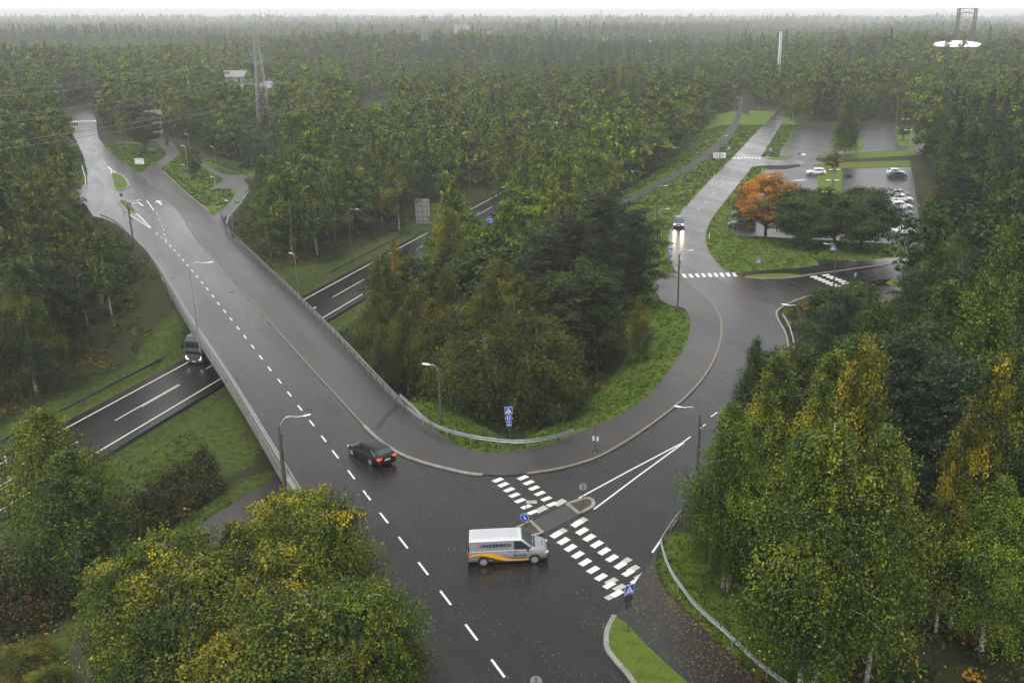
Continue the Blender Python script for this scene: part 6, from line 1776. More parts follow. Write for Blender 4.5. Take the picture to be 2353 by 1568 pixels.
# --- the trees one can point at: (kind, variant, top pixel, height, foot level, tint, autumn share, width, label)
FEAT = [
 ('park', 0, 1768, 404, 10.0, 0, (1.25, 1.0, .8), .80, .95, 'bright orange autumn maple on the lawn beside the lower car park'),
 ('park', 1, 1856, 438, 9.0, 0, (.75, .95, .9), .02, 1.05, 'dark green round tree right next to the orange maple'),
 ('park', 0, 1925, 440, 8.6, 0, (.75, .98, .9), .02, 1.05, 'dark green round tree in the middle of the three before the parked cars'),
 ('park', 1, 1992, 436, 9.4, 0, (.66, .88, .85), .02, 1.1, 'darkest round-crowned tree with a forked trunk, nearest the column of white parked cars'),
 ('birch_near', 4, 1952, 218, 15.8, 0, (.75, .9, .85), .22, 1.15, 'tall drooping birch standing alone between the upper car park bays'),
 ('birch', 0, 1827, 180, 15.5, 0, (1.35, 1.4, 1.1), .14, 1.15, 'broad light green birch at the left corner of the upper car park'),
 ('birch', 3, 2072, 150, 19, 0, (1.0, 1.0, .8), .50, .9, 'slim yellowing birch against the dark wood behind the upper car park'),
 ('broad', 0, 2078, 276, 6.0, 0, (1.1, 1.0, .9), .10, 1.0, 'small round tree on the island at the right of the upper car park'),
 ('broad', 2, 1915, 348, 4.6, 0, (1.1, .85, .8), .35, .9, 'reddish brown bushy tree at the head of the car park hedge'),
 ('birch_near', 1, 1731, 745, 13.0, 0, (.50, .72, .85), .03, .75, 'slim dark green tree jutting out over the road bend, leftmost of the right-hand wood'),
 ('birch_near', 3, 1778, 778, 15.5, 0, (1.15, 1.25, .9), .16, 1.15, 'light green young birch just right of the slim dark tree at the road bend'),
 ('birch_near', 3, 1908, 770, 17, 0, (1.25, 1.3, .9), .14, 1.1, 'bright green birch rising right of the young birch beside the bend'),
 ('birch_near', 0, 1995, 716, 20, 0, (1.5, 1.3, .8), .12, .72, 'tallest yellow-topped birch in the right-hand wood'),
 ('birch_near', 3, 2281, 756, 19, 0, (1.1, 1.0, .7), .27, .80, 'golden yellow birch near the right edge of the picture'),
 ('birch_near', 3, 2222, 925, 15, 0, (1.1, 1.0, .8), .24, .7, 'small orange-yellow birch tip below the golden birch'),
 ('birch_near', 2, 2321, 1075, 12, 0, (1.2, 1.5, 1.1), .10, 1.1, 'fresh green low birch at the right edge below the orange-yellow tip'),
 ('birch_near', 2, 1700, 884, 14, 0, (.95, 1.2, .9), .04, .95, 'green birch overhanging the road bend above the tall wooden lamp post'),
 ('birch_near', 2, 1662, 958, 12, 0, (.80, 1.1, .85), .06, 1.0, 'dark green birch beside the wooden lamp post on the right kerb'),
 ('birch_near', 1, 1648, 1085, 8.5, 0, (.7, 1.0, .8), .06, 1.0, 'lowest dark birch of the right-hand wood, nearest the guard rail'),
 ('birch_near', 4, 1800, 930, 17, 0, (.8, 1.0, .8), .06, 1.0, 'wide weeping birch behind the overhanging green birch'),
 ('birch_near', 0, 1930, 900, 18, 0, (1.1, 1.2, .9), .08, 1.0, 'wide light green birch in the middle of the right-hand wood'),
 ('birch_near', 1, 2065, 915, 17, 0, (1.0, 1.1, .8), .14, 1.0, 'weeping birch with yellow streaks right of the wide light green birch'),
 ('pine_near', 0, 1943, 652, 13, 0, (.85, 1.05, .95), .0, .95, 'bushy dark pine at the side road mouth below the double zebra crossing'),
 ('pine_near', 1, 2044, 684, 12, 0, (.95, 1.1, 1.0), .0, .7, 'slender pine right of the bushy pine at the side road'),
 ('pine_near', 0, 2110, 722, 16, 0, (.85, 1.1, 1.05), .0, 1.05, 'broad blue-green pine in the middle of the right-hand wood'),
 ('pine_near', 1, 2192, 800, 15, 0, (.8, .95, 1.0), .0, 1.0, 'dark pine left of the golden yellow birch'),
 ('pine_near', 0, 1310, 480, 17, -4.2, (.62, .62, .62), .0, 1.2, 'largest dark pine in the wood enclosed by the road bend'),
 ('pine_near', 1, 1395, 430, 18, -4.0, (.55, .58, .6), .0, 1.25, 'dark pine between the largest pine and the right road'),
 ('pine_near', 0, 1462, 470, 16, -3.0, (.62, .66, .62), .0, 1.15, 'dark pine whose boughs reach out over the right sidewalk'),
 ('pine_near', 1, 1255, 520, 16, -4.5, (.66, .66, .62), .0, 1.2, 'dark pine left of the largest one in the enclosed wood'),
 ('pine_near', 0, 1370, 600, 13, -4.2, (.66, .70, .66), .0, 1.2, 'lower dark pine in front of the largest pine'),
 ('birch_near', 3, 1477, 672, 8, -1.6, (1.2, 1.1, .9), .12, 1.0, 'small pale birch in front of the pine near the right sidewalk'),
 ('birch_near', 4, 1035, 455, 17, -5.2, (1.25, 1.15, .9), .10, .95, 'yellowish green rounded birch left of the blue motorway sign'),
 ('birch_near', 1, 905, 530, 15, -5.5, (1.0, .85, .7), .5, .5, 'small orange-topped birch beside the motorway, below the grey sign board'),
 ('birch_near', 0, 872, 560, 16, -5.6, (0.78, 0.82, 0.66), .04, .95, 'weeping birch at the left edge of the enclosed wood next to the motorway'),
 ('birch_near', 1, 1022, 590, 14, -5.4, (0.78, 0.78, 0.66), .05, .95, 'weeping birch behind the one at the edge of the enclosed wood'),
 ('bushy', 0, 1050, 700, 11, -4.6, (0.86, 0.78, 0.57), .22, 1.0, 'short olive birch with orange tinge in front of the enclosed wood'),
 ('birch_near', 2, 1000, 670, 12, -4.8, (0.78, 0.70, 0.53), .30, .9, 'brownish birch in front, between the weeping birch and the short olive one'),
 ('birch_near', 2, 868, 660, 12, -5.5, (.80, .86, .66), .03, 1.05, 'drooping birch lowest at the left edge of the enclosed wood, by the motorway verge'),
 ('birch_near', 4, 925, 690, 11, -5.3, (.78, .80, .60), .08, 1.0, 'olive birch between the bridge rail and the weeping birches of the enclosed wood'),
 ('birch_near', 0, 950, 640, 13, -5.3, (.82, .86, .66), .05, 1.1, 'fuller birch just behind the olive birch near the bridge rail'),
 ('birch_near', 1, 862, 760, 8.5, -5.2, (.70, .80, .60), .03, 1.1, 'small dark birch hard against the bridge rail'),
 ('birch_near', 4, 1130, 570, 16, -4.6, (0.78, 0.75, 0.61), .10, 1.1, 'full crowned birch in the centre of the enclosed wood'),
 ('birch_near', 0, 1200, 610, 15, -4.4, (.85, .85, .75), .07, 1.05, 'birch between the full crowned birch and the pines'),
 ('bushy', 1, 1265, 720, 12, -4.0, (0.66, 0.70, 0.61), .05, 1.1, 'lower birch in front of the pines of the enclosed wood'),
 ('bushy', 2, 1130, 760, 10, -4.2, (0.66, 0.67, 0.57), .06, 1.1, 'low dark birch above the blue pedestrian signs'),
 ('birch_near', 2, 108, 912, 13.5, -5.6, (1.25, 1.3, .8), .12, 1.2, 'yellow-green birch in front of the motorway, at the left edge'),
 ('birch_near', 4, 118, 1010, 12.5, -5.7, (.65, .8, .75), .03, 1.4, 'dark green birch just below the yellow-green birch at the left edge'),
 ('bushy', 0, 664, 1135, 10.0, -4.2, (1.5, 1.5, .8), .32, .95, 'bright yellow birch beside the near end of the bridge railing'),
 ('bushy', 2, 725, 1165, 10.0, -4.2, (1.4, 1.45, .8), .22, .9, 'yellow birch just right of the bright yellow one, over the road edge'),
 ('birch_near', 3, 505, 1175, 11, -5.4, (1.15, 1.1, .8), .22, 1.2, 'upright yellowish birch standing in front of the footpath'),
 ('bushy', 2, 345, 1225, 10, -5.6, (1.3, 1.35, .8), .14, 1.0, 'yellow-green birch left of the upright one, at the footpath edge'),
 ('bushy', 4, 268, 1275, 9.5, -5.6, (1.25, 1.3, .8), .18, 1.05, 'low yellow-green birch at the left end of the near group'),
 ('bushy', 0, 430, 1300, 10.5, -5.4, (1.05, 1.05, .75), .24, 1.2, 'olive birch between the upright birch and the left end of the near group'),
 ('bushy', 1, 610, 1260, 11, -5.0, (1.1, 1.05, .75), .18, 1.2, 'yellow-green birch behind the lamp post at the near end of the bridge'),
 ('bushy', 0, 815, 1345, 9.5, -3.2, (.95, 1.1, .8), .12, .9, 'greener birch leaning over the near left road edge'),
 ('bushy', 2, 855, 1440, 6.0, -3.0, (1.0, .95, .7), .3, 1.0, 'small orange-tinged birch against the near left road edge'),
 ('bushy', 2, 730, 1330, 10, -4.2, (1.0, 1.05, .75), .24, 1.2, 'broad birch between the leaning birch and the yellow birches'),
 ('bushy', 4, 520, 1400, 9, -5.2, (1.05, .98, .7), .28, 1.25, 'amber-speckled birch in the front of the near group'),
 ('bushy', 1, 660, 1420, 9, -4.8, (.85, .95, .7), .18, 1.3, 'dark olive birch in front, right of the amber-speckled birch'),
 ('bushy', 0, 350, 1420, 8, -5.6, (.8, .95, .7), .12, 1.0, 'dark olive birch in front beside the near footpath'),
 ('bushy', 2, 765, 1500, 8, -4.2, (.95, .98, .7), .20, 1.0, 'birch at the bottom edge, right of the near group'),
 ('bushy', 3, 45, 1490, 3.2, -5.6, (1.0, .9, .7), .20, 1.8, 'yellowing bushy birch in the bottom left corner'),
 ('bushy', 4, 95, 1530, 2.8, -5.6, (1.0, 1.0, .7), .15, 1.8, 'low bushy birch at the bottom edge left of the footpath'),
 ('birch', 3, 233, 135, 17, 0, (1.3, 1.1, .8), .55, 1.1, 'yellow birch where the far-left road vanishes into the wood'),
 ('broad', 0, 318, 235, 14, -.5, (.65, .62, .62), .06, .95, 'dark rounded tree on the verge left of the path fork'),
 ('birch', 0, 268, 250, 9, -.3, (1.2, 1.0, .8), .55, .9, 'small orange-topped tree left of the dark rounded tree on the verge'),
 ('broad', 1, 437, 335, 8, -.8, (.85, .85, .7), .12, .85, 'round olive tree in the grass triangle of the path fork'),
 ('broad', 2, 585, 326, 9, -3, (.50, .55, .6), .02, 1.1, 'dark low tree beside the straight path to the right of the fork'),
 ('birch', 4, 1255, 270, 20, -6, (.95, 1.0, .9), .05, 1.1, 'tall weeping birch right of the motorway behind the blue sign'),
 ('birch', 0, 1165, 280, 20, -6, (.95, 1.0, .85), .14, 1.0, 'tall birch with a yellow tuft above the blue motorway sign'),
 ('birch', 3, 378, 292, 5.5, 0, (1.4, 1.8, 1.2), .05, .7, 'small bright green sapling at the far end of the path fork'),
 ('birch', 0, 690, 240, 17, -4, (1.05, 1.05, .9), .10, 1.1, 'pale birch right of the tall lattice pylon'),
 ('birch', 2, 905, 330, 17, -5.5, (1.15, 1.05, .8), .15, .85, 'slender yellowish birch left of the motorway, left of the grey sign board'),
]

# what the photograph keeps in plain view: no ordinary tree grows tall enough to cover it
KEEP = [
 [(1480, 455), (1640, 335), (1695, 245), (1795, 250), (1830, 292), (2110, 292), (2085, 400), (2075, 430), (2060, 560), (2060, 600), (1990, 640), (1890, 660), (1880, 690), (1800, 712), (1815, 790), (1760, 800), (1700, 860),
  (1640, 960), (1580, 1080), (1560, 1180), (1500, 1280), (1420, 1410), (1430, 1600), (960, 1600), (800, 1320), (690, 1150), (640, 1100), (500, 870), (372, 650), (262, 520), (215, 497), (205, 400), (150, 297),
  (190, 255), (215, 250), (230, 310), (330, 395), (352, 415), (385, 375), (450, 450), (520, 520), (790, 790), (930, 935), (1000, 990), (1120, 1030), (1280, 1010), (1420, 940), (1540, 830), (1583, 750), (1570, 705), (1530, 690), (1530, 625), (1510, 560)],
 [(240, 320), (300, 330), (370, 345), (420, 350), (470, 365), (520, 400), (565, 408), (570, 430), (525, 515), (470, 480), (325, 400)],
 [(695, 680), (838, 600), (838, 690), (760, 735)], [(912, 582), (975, 535), (978, 575), (935, 602)], [(1070, 498), (1085, 478), (1145, 450), (1147, 500), (1100, 508)],
 [(120, 940), (430, 790), (500, 880), (640, 1090), (560, 1180), (440, 1240), (330, 1260), (240, 1160), (240, 1040)],
 [(755, 740), (820, 700), (830, 800)], [(960, 940), (1050, 950), (1150, 990), (1300, 970), (1420, 880), (1500, 770), (1540, 705), (1583, 750), (1420, 940), (1280, 1010), (1120, 1030), (1000, 990)],
 [(1500, 1290), (1560, 1200), (1600, 1400), (1700, 1500), (1800, 1600), (1420, 1600)], [(1800, 710), (1880, 680), (1880, 760), (1830, 800)], [(825, 214), (890, 210), (888, 236), (822, 240)],
 [(0, 1200), (60, 1180), (300, 1330), (220, 1480), (130, 1600), (0, 1450)], [(960, 455), (985, 455), (985, 505), (960, 505)], [(1122, 486), (1140, 486), (1140, 508), (1122, 508)]]
KEEP_FRONT = [(292, [(590, 130), (622, 130), (636, 335), (598, 335)]), (380, [(585, 198), (628, 198), (628, 205), (585, 205)]), (436, [(520, 170), (555, 170), (555, 182), (520, 182)]), (326, [(690, 222), (712, 222), (712, 230), (690, 230)])]
def px(x, y, z):
    """ground place -> picture"""
    f_ = y * CP - (z - CAM_H) * SP
    u = -(z - CAM_H) * CP - y * SP
    return CX + F_PX * x / f_, CY + F_PX * u / f_
def cap_height(x, y, z, h, r=2.0):
    while h > 4.5:
        q = [(x + dx, y, z + h * t) for t in (.22, .38, .55, .75, .92) for dx in (-r, 0, r)] + [(x, y, z + h)]
        P = [px(*p) for p in q]
        X = np.array([p[0] for p in P]); Y = np.array([p[1] for p in P])
        if not any(in_poly(X, Y, K).any() for K in KEEP) and not any(y < ym and in_poly(X, Y, K).any() for ym, K in KEEP_FRONT): return h
        h *= .88
    return 0

RAILSIDE = [(1500, 1290), (1545, 1215), (1590, 1330), (1660, 1420), (1760, 1500), (1850, 1600), (1420, 1600)]
taken = []
for kd, v, xp, yp, h, zb, ti, ye, wd, lb in FEAT:
    x, y = top_at(xp, yp, h, zb)
    if x > 4 and y < 80 and kd == 'birch_near':       # clear of the rail and the path beside it
        wd *= .88
        for _ in range(14):
            q = [px(x + dx * wd, y, h * t) for t in (.18, .3, .45, .6, .8) for dx in (-2.7 * (1.15 - t), 0)]
            if not in_poly(np.array([a[0] for a in q]), np.array([a[1] for a in q]), RAILSIDE).any(): break
            x += .5
    plant(kd, v, x, y, h, ti, ye, lb, None, z=zb - .1 if zb > -1 else min(zb, float(ground_z(x, y)) + 1.0), wide=wd)
    taken.append((x, y))
T_ = np.array(taken)


# --- the woods: jittered grid, thinned by everything that must stay open
OPEN = [MAIN, WALK_A, PATH_FORK, PATH_B, CYCLE, SIDE_WALK, SIDE_LOW, END_WALK, LOT_UP, WEDGE, FOOT_XY := xy(FOOT)]
CLEAR = [xy(W(p, z)) for z, p in (
    (-4.5, [(815, 214), (892, 208), (905, 228), (825, 240)]),            # the meadow in the middle distance
    (-5.6, [(150, 930), (440, 790), (440, 850), (120, 1000)]), (-5.6, [(-40, 1010), (130, 1090), (620, 860), (700, 1100), (560, 1300), (440, 1560), (430, 1640), (-200, 1640), (-200, 1100)]),
    (0, [(1800, 705), (1920, 675), (2050, 690), (1900, 700), (1850, 760), (1830, 830), (1790, 900), (1790, 800)]),
    (0, [(2050, 686), (2110, 664), (2200, 650), (2200, 585), (2100, 600)]),
    (-2, [(860, 900), (980, 925), (1040, 950), (1180, 985), (1300, 950), (1420, 880), (1470, 800), (1500, 700), (1600, 760), (1560, 900), (1300, 1050), (1000, 1030), (900, 950)]),
    (-5.8, [(690, 660), (840, 600), (855, 680), (840, 780), (780, 740)]),
    (-1, [(300, 320), (480, 350), (640, 385), (640, 420), (600, 430), (640, 480), (560, 560), (500, 520), (300, 420)]),
    (-6, [(575, 330), (650, 330), (640, 350), (580, 350)]),
    (0, [(1780, 252), (1850, 282), (2300, 282), (2300, 300), (1800, 300), (1770, 290)]),
    (0, [(60, 258), (190, 250), (190, 290), (60, 285)]),
)]
PIT = [xy(W(p, -5.8)) for p in ([(900, 560), (985, 600), (1010, 540), (1090, 480), (1160, 500), (1250, 440), (1040, 470)],)]
def wood_points(x0, x1, y0, y1, sp, rng, clr):
    xs = np.arange(x0, x1, sp); ys = np.arange(y0, y1, sp)
    X, Y = np.meshgrid(xs, ys); X = X + (np.arange(len(ys))[:, None] % 2) * sp * .5
    X = (X + rng.uniform(-.48, .48, X.shape) * sp).ravel(); Y = (Y + rng.uniform(-.48, .48, Y.shape) * sp).ravel()
    lim = Y * .62 + 14; lim2 = Y * .52 + 14
    ok = (X > -lim) & (X < lim2)
    s = (X - mo.x) * mn.x + (Y - mo.y) * mn.y
    ok &= ~((np.abs(s) < clr + 9.5) & (Y < 240)) & ~((np.abs(s) < clr + 3) & (Y < 260))
    X, Y = X[ok], Y[ok]
    ok = np.ones(X.shape, bool)
    for P in OPEN: ok &= poly_dist(X, Y, P) > clr + .5
    for P in LAWNS + CLEAR: ok &= poly_dist(X, Y, P) > clr * .25
    ok &= ~in_poly(X, Y, BR)
    for P in (UP1,):   # no trees on the strip of bank inside the bend
        ok &= ~((seg_dist(X, Y, P[2:-4]) < clr + 5))
    # open view along the motorway where the photo shows it
    return X[ok], Y[ok]
BR = xy([J_NL, J_NR, J_FR, J_FL])
BR = [(BR[0][0] - 3, BR[0][1] - 2), (BR[1][0] + 2, BR[1][1]), (BR[2][0] + 2, BR[2][1] + 2), (BR[3][0] - 5, BR[3][1])]
wr = np.random.default_rng(5)
X1, Y1 = wood_points(-190, 190, 36, 330, 6.1, wr, 3.4)
k = ~((Y1 < 44) & (X1 > 4)); X1, Y1 = X1[k], Y1[k]
d_ = np.min(np.hypot(X1[:, None] - T_[None, :, 0], Y1[:, None] - T_[None, :, 1]), 1)
k = d_ > 3.6
X1, Y1 = X1[k], Y1[k]
Z1 = ground_z(X1, Y1)
def place_word(x, y):
    """which wood a tree belongs to"""
    s = (x - mo.x) * mn.x + (y - mo.y) * mn.y
    if y < 66 and x < 0: return 'near'
    if s < 0 and y < 150 and x < -55: return 'left'
    if s < 0: return 'back'
    if x > 6 and y < 70 or x > 18 and y < 118 or x > 52 and y < 170: return 'right'
    if x > 60: return 'lot'
    if y < 132: return 'bend'
    return 'mid'
WORD = {'near': 'the low ground in front of the footpath', 'left': 'the wood left of the bridge', 'back': 'the wood behind the bridge', 'right': 'the wood right of the road bend',
        'lot': 'the wood behind the car park', 'bend': 'the wood enclosed by the road bend', 'mid': 'the wood right of the motorway'}
TB = {'near': (1.2, 1.25, .8, .12), 'left': (.80, .88, .75, .03), 'back': (1.15, 1.26, .78, .02), 'right': (.72, .92, .8, .02), 'lot': (.75, .95, .9, .04), 'bend': (.72, .76, .6, .03), 'mid': (1.42, 1.56, .80, .02)}
order = np.argsort(Y1)
counts = {'birch': 0, 'broadleaf': 0, 'pine': 0, 'spruce': 0}
LIMIT = {'birch': 225, 'broadleaf': 160, 'pine': 120, 'spruce': 90}
spill = []
rr_ = random.Random(9)
for i in order:
    x, y, z = float(X1[i]), float(Y1[i]), float(Z1[i])
    wd = place_word(x, y)
    # anything that would stand in front of a view the photo keeps open
    u = rr_.random()
    dens = math.sin(x * .05 + 1) + math.sin(y * .043 + x * .02)
    con = .10 + .18 * (dens > .7) + (.25 if wd in ('lot',) else 0) + (.22 if wd == 'right' and x > 34 and y > 60 else 0)
    if wd in ('near', 'back', 'left', 'mid'): con = .07
    near = y < 105
    if u < con: kd = 'pine' if (u < con * .55 or near) else 'spruce'
    elif u < con + (.28 if wd != 'right' else .12) and not (wd == 'right' and y < 82): kd = 'broad'
    else: kd = 'birch'
    if kd == 'spruce': h = rr_.uniform(14, 19)
    elif kd == 'pine': h = rr_.uniform(12, 16.5)
    elif kd == 'broad': h = rr_.uniform(9, 14)
    else: h = rr_.uniform(13, 18.5)
    if wd == 'near':
        h = rr_.uniform(6, 9.5)
        if px(x, y, z)[0] < 330: continue
    if wd == 'bend': h = rr_.uniform(11, 15)
    if wd == 'mid': h *= 1.12
    if wd == 'lot': h *= 1.05
    dr = min(float(poly_dist(np.array([x]), np.array([y]), MAIN)[0]), float(poly_dist(np.array([x]), np.array([y]), WALK_A)[0]))
    if wd == 'right': h = min(h, 10.5 + dr * .6)
    if wd == 'left':
        h = min(h, 9 + dr * .45)
        while h > 5 and px(x, y, z + h)[1] < np.interp(px(x, y, z + h)[0], [-400, 0, 110, 200, 300], [320, 335, 405, 470, 560]): h *= .9
    if wd == 'bend': h = min(h, 8 + dr * .5)
    h = cap_height(x, y, z, h, 1.6 if wd == 'left' else 2.8)
    if not h: continue
    nm = {'birch': 'birch', 'broad': 'broadleaf', 'pine': 'pine', 'spruce': 'spruce'}[kd]
    b0 = TB[wd]
    j = rr_.uniform(.78, 1.22)
    ti = (b0[0] * j * rr_.uniform(.9, 1.12), b0[1] * j, b0[2] * j * rr_.uniform(.85, 1.1))
    ye = b0[3] * rr_.choice([.2, .6, 1, 1.6, 3.2]) if nm in ('birch', 'broadleaf') else 0
    if counts[nm] < LIMIT[nm]:
        counts[nm] += 1
        key = kd + '_near' if (near and kd != 'spruce') else kd
        kindword = {'birch': 'drooping birch', 'broadleaf': 'rounded broadleaf tree', 'pine': 'dark pine', 'spruce': 'dark pointed spruce'}[nm]
        sd_ = abs((x - mo.x) * mn.x + (y - mo.y) * mn.y)
        adj = ('small ' if h < 10 else '') + ('yellowing ' if ye > .22 else 'dark ' if j < .88 else 'pale ' if j > 1.14 else '')
        wh = ' at the edge of ' if dr < 9 or sd_ < 17 else ' deep in ' if dr > 30 else ' in '
        plant(key, rr_.randrange(9), x, y, h, ti, min(ye, .8), adj + kindword + wh + WORD[wd], nm + ' trees of ' + WORD[wd], z=z - .1, wide=rr_.uniform(.9, 1.2), rng=rr_)
    else:
        spill.append((x, y, z, h / 16, kd))
# --- the rest of the wood, which reads as one mass
fr = np.random.default_rng(21)
pts, idx, scl = [], [], []
fi = {'birch': (0, 1), 'broad': (2,), 'pine': (3,), 'spruce': (4,)}
for x, y, z, s, kd in spill:
    pts.append((x, y, z)); idx.append(rr_.choice(fi[kd])); scl.append(s * 1.02)
def far_band(y0, y1, sp, sc):
    lo, hi = -y1 * .64 - 20, y1 * .52 + 20
    X, Y = wood_points(lo, hi, y0, y1, sp, fr, 3.5 if y0 < 500 else 1)
    if y0 >= 330:
        g_ = np.sin(X * .006 + 2) + np.sin(Y * .008 + X * .003) + np.sin(X * .017 - Y * .012)
        k = g_ > -2.1
        X, Y = X[k], Y[k]
    Z = ground_z(X, Y)
    con = (np.sin(X * .013 + 1.3) + np.sin(Y * .011 - X * .004)) > .75
    for x, y, z, c in zip(X, Y, Z, con):
        if y < 560 and cap_height(x, y, z, 15.0) < 15: continue
        pts.append((x, y, z)); u = fr.random()
        idx.append(int(fr.choice([3, 4, 4, 4]) if (c and u < .8) else fr.choice([0, 0, 1, 1, 2, 2, 4 if u < .35 else 0])))
        scl.append(sc * fr.uniform(.72, 1.2) * (.95 + .28 * math.sin(x * .011 + y * .004) * math.sin(y * .009 - x * .003)))
far_band(330, 520, 7.2, 1.08)
far_band(520, 1100, 10.0, 1.15)
far_band(1100, 2600, 17, 1.25)
far_band(2600, 7000, 42, 1.9)
me = bpy.data.meshes.new("far_forest")
me.vertices.add(len(pts)); me.vertices.foreach_set("co", np.array(pts, np.float32).ravel())
a = me.attributes.new("idx", 'INT', 'POINT'); a.data.foreach_set("value", np.array(idx, np.int32))
a = me.attributes.new("scl", 'FLOAT', 'POINT'); a.data.foreach_set("value", np.array(scl, np.float32))
a = me.attributes.new("rot", 'FLOAT', 'POINT'); a.data.foreach_set("value", fr.uniform(0, 6.28, len(pts)).astype(np.float32))
PX_ = np.array(pts)
lowf = np.sin(PX_[:, 0] * .016 + 1) * np.sin(PX_[:, 1] * .012 + PX_[:, 0] * .005) * .22
shv = lowf[:, None] + fr.normal(0, .17, (len(pts), 1)) + fr.normal(0, .07, (len(pts), 3)); yl_ = fr.random(len(pts)) < .03
shv[yl_] += np.array([.55, .45, 0]); shv = np.clip(shv, -.6, 1.4)
a = me.attributes.new("shade", 'FLOAT_VECTOR', 'POINT'); a.data.foreach_set("vector", shv.astype(np.float32).ravel())
forest = bpy.data.objects.new("forest", me); COL.objects.link(forest)
tag(forest, 'wooded country rolling back into the haze beyond the roads', 'forest', kind='stuff')
for p_ in PROTO['far']: pass
def leaf_mat_far():
    return None
ng = bpy.data.node_groups.new("scatter_trees", 'GeometryNodeTree')
ng.interface.new_socket("Geometry", in_out='INPUT', socket_type='NodeSocketGeometry')
ng.interface.new_socket("Geometry", in_out='OUTPUT', socket_type='NodeSocketGeometry')
gi = ng.nodes.new("NodeGroupInput"); go = ng.nodes.new("NodeGroupOutput")
iop = ng.nodes.new("GeometryNodeInstanceOnPoints")
iop.inputs['Pick Instance'].default_value = True
g2i = None
jn = ng.nodes.new("GeometryNodeGeometryToInstance")
# five ordinary trees of the wood lend their crowns
lend = []
SRC = [(0, -225, 350), (1, -238, 352), (2, -252, 356), (3, -262, 352), (4, -275, 356)]
for v_, x, y in SRC:
    nm = PROTO['far'][v_][3]
    o = plant('far', v_, x, y, PROTO['far'][v_][2], (.9, .95, .85), .1, {'birch_tree': 'birch', 'broadleaf_tree': 'rounded broadleaf tree', 'pine_tree': 'dark pine', 'spruce_tree': 'dark pointed spruce'}[nm] + ' in the hazy wood left of the lattice pylon' + (', slimmer one' if v_ == 1 else ''),
              'trees of the hazy wood left of the pylon')
    lend.append([c for c in o.children if c.name.startswith('crown')][0])
for cr_ in lend[::-1]:
    oi = ng.nodes.new("GeometryNodeObjectInfo"); oi.transform_space = 'ORIGINAL'
    oi.inputs['Object'].default_value = cr_
    oi.inputs['As Instance'].default_value = True
    ng.links.new(oi.outputs['Geometry'], jn.inputs[0])
def nattr(nm, t):
    n = ng.nodes.new("GeometryNodeInputNamedAttribute"); n.data_type = t; n.inputs['Name'].default_value = nm
    return [o for o in n.outputs if o.enabled and o.name == 'Attribute'][0]
m2p = ng.nodes.new("GeometryNodeMeshToPoints")
ng.links.new(gi.outputs[0], m2p.inputs[0]); ng.links.new(m2p.outputs[0], iop.inputs['Points'])
ng.links.new(jn.outputs[0], iop.inputs['Instance'])
ng.links.new(nattr("idx", 'INT'), iop.inputs['Instance Index'])
cx_ = ng.nodes.new("ShaderNodeCombineXYZ"); ng.links.new(nattr("rot", 'FLOAT'), cx_.inputs[2])
ng.links.new(cx_.outputs[0], iop.inputs['Rotation'])
ng.links.new(nattr("scl", 'FLOAT'), iop.inputs['Scale'])
ng.links.new(iop.outputs[0], go.inputs[0])
md_ = forest.modifiers.new("scatter", 'NODES'); md_.node_group = ng
forest.color = (1.32, 1.44, .95, .012)
print('TREES', counts, len(pts), 'feature', len(FEAT))

# ---------------------------------------------------------------- undergrowth: bushes and tall weeds as one mass
def brush(name, X, Y, hgt, spr, per, ls, m, seed, label, tint=(1, 1, 1), yel=.1, zoff=0.0):
    rng = np.random.default_rng(seed)
    n = len(X)
    Z = ground_z(X, Y)
    hh = rng.uniform(.5, 1.3, n) * hgt; ss = rng.uniform(.6, 1.3, n) * spr
    k = per
    v = rng.normal(0, 1, (n, k, 3)); v /= np.linalg.norm(v, axis=2, keepdims=True); v *= rng.random((n, k, 1)) ** .4
    P = np.empty((n, k, 3))
    P[..., 0] = X[:, None] + v[..., 0] * ss[:, None]; P[..., 1] = Y[:, None] + v[..., 1] * ss[:, None]; P[..., 2] = Z[:, None] + zoff + (np.abs(v[..., 2])) * hh[:, None]
    tone = np.repeat(np.clip(rng.normal(.45, .25, n), 0, 1)[:, None], k, 1); ye = np.repeat(rng.random(n)[:, None], k, 1)
    up = np.zeros((n * k, 3)); up[:, 2] = .8
    me = leaf_mesh(name, P.reshape(-1, 3), rng.uniform(.7, 1.3, n * k) * ls, up, rng, tone.ravel(), ye.ravel(), .7, .2, m)
    o = bpy.data.objects.new(name, me); COL.objects.link(o); o.color = (*tint, yel)
    return tag(o, label, 'undergrowth', kind='stuff')
ur = np.random.default_rng(77)
def scatter(n, x0, x1, y0, y1, keep):
    X = ur.uniform(x0, x1, n); Y = ur.uniform(y0, y1, n)
    k = keep(X, Y); return X[k], Y[k]
def free(X, Y, c=1.2):
    ok = np.ones(X.shape, bool)
    for P in OPEN: ok &= poly_dist(X, Y, P) > c
    s = (X - mo.x) * mn.x + (Y - mo.y) * mn.y
    ok &= np.abs(s) > 9.5
    return ok & ~in_poly(X, Y, BR)
def wildk(X, Y): return free(X, Y) & (mown(X, Y) < .35) & (X > -Y * .62 - 5) & (X < Y * .5 + 5)
X, Y = scatter(26000, -110, 80, 36, 200, wildk)
brush('undergrowth', X, Y, 1.0, .8, 22, .26, M['leaf_b'], 1, 'dark bushes and tall weeds under and around the trees', (.85, .85, .75), .14)
DARKP = xy(W([(250, 1330), (180, 1235), (300, 1160), (430, 1075), (545, 985), (612, 1030), (570, 1110), (400, 1210), (330, 1290)], -5.5))
DARKQ = xy(W([(0, 1260), (160, 1240), (330, 1180), (300, 1290), (160, 1420), (60, 1480), (-60, 1470)], -5.5))
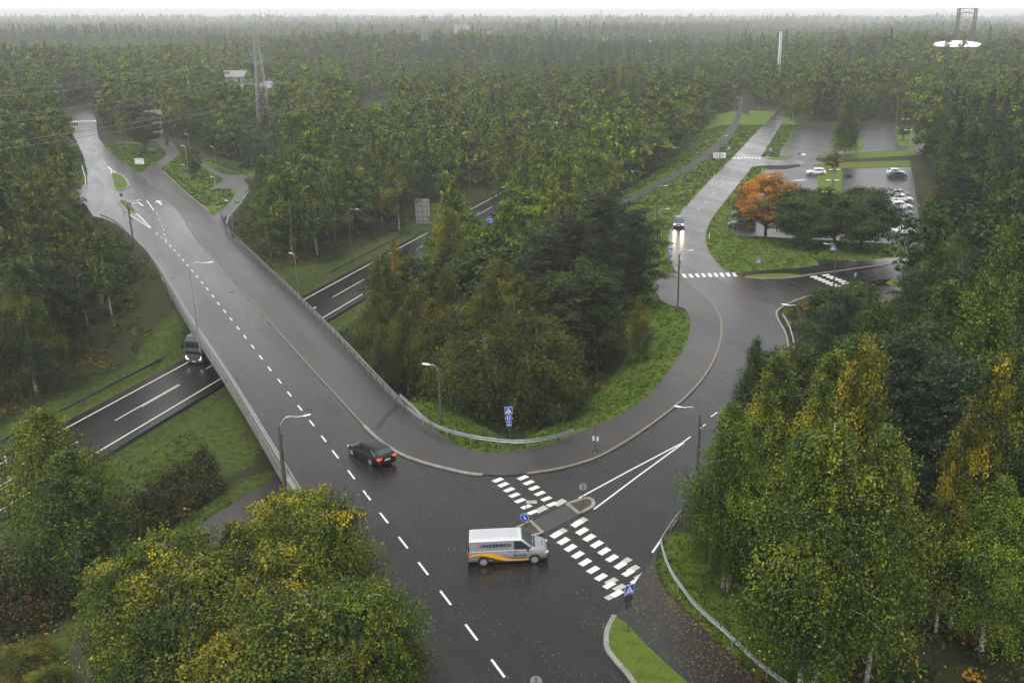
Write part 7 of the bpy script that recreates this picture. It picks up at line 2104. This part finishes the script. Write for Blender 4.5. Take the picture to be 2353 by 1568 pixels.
X, Y = scatter(22000, -60, -10, 40, 100, lambda X, Y: (in_poly(X, Y, DARKP) | in_poly(X, Y, DARKQ)) & free(X, Y, .6))
b1 = brush('brushwood', X, Y, 1.5, .7, 24, .20, M['leaf_b'], 2, 'dark brown brushwood on the slope between motorway and footpath', (.60, .42, .32), .06)
X, Y = scatter(3000, -60, -10, 40, 100, lambda X, Y: (seg_dist(X, Y, xy(W([(90, 1400), (190, 1290), (290, 1310), (330, 1270)], -5.5))) < 2.2) & free(X, Y, .6))
b2 = brush('red_brushwood', X, Y, 1.3, .7, 26, .18, M['leaf_b'], 3, 'rust red bushes on the slope left of the footpath', (.42, .20, .3), .75)
ROADP = [MAIN, WALK_A, END_WALK]
X, Y = scatter(110000, -70, 70, 40, 190, lambda X, Y: free(X, Y, .12) & (mown(X, Y) > .3) & (X > -Y * .6) & (X < Y * .45) & (ur.random(X.shape) < np.clip(90 / Y, .3, 1)))
brush('grass', X, Y, .20, .32, 9, .17, M['leaf'], 4, 'rough grass tufts on the verges and banks', (.78, 1.1, .6), .05)
X, Y = scatter(60000, -140, 110, 185, 330, lambda X, Y: free(X, Y, .3) & (mown(X, Y) > .5) & (X > -Y * .6) & (X < Y * .45))
brush('rough_grass', X, Y, .30, .55, 7, .34, M['leaf'], 6, 'rough grass tufts on the far verges and lawns', (.75, 1.05, .6), .06)
# fallen leaves along the rail at the lower right
lx, ly = [], []
EW = END_WALK; rail_l = xy(W([(1505, 1300), (1534, 1375), (1568, 1408), (1611, 1448), (1651, 1492), (1708, 1542), (1770, 1590)]))
X, Y = scatter(26000, 0, 26, 38, 62, lambda X, Y: (seg_dist(X, Y, rail_l) < ur.exponential(.7, X.shape) + .1) | (in_poly(X, Y, xy(EW)) & (ur.random(X.shape) < .18)))
Zl = np.where(in_poly(X, Y, EW), .03, np.where(in_poly(X, Y, WEDGE), .10, ground_z(X, Y) + .05))
P = np.stack([X, Y, Zl], 1)
me = leaf_mesh("leaf_litter", P, ur.uniform(.05, .11, len(X)), np.tile([0, 0, 3.0], (len(X), 1)), ur, ur.random(len(X)), np.full(len(X), .2), .7, 0, M['leaf'])
o = bpy.data.objects.new("fallen_leaves", me); COL.objects.link(o); o.color = (1.0, .9, .8, .95)
tag(o, 'yellow fallen leaves along the path and rail at the lower right', 'leaves', kind='stuff')
# ---------------------------------------------------------------- haze
b = MB(); b.box((0, 5000, 38.0), (20000, 13000, 102))
hz = b.build('haze', None); tag(hz, kind='stuff')
m = bpy.data.materials.new("haze"); m.use_nodes = True; nt = m.node_tree; nt.nodes.clear()
o_ = nt.nodes.new("ShaderNodeOutputMaterial"); v_ = nt.nodes.new("ShaderNodeVolumePrincipled")
v_.inputs['Color'].default_value = (.96, .97, 1.0, 1); v_.inputs['Density'].default_value = HAZE; v_.inputs['Anisotropy'].default_value = 0.2
nt.links.new(v_.outputs[0], o_.inputs['Volume']); hz.data.materials.append(m)
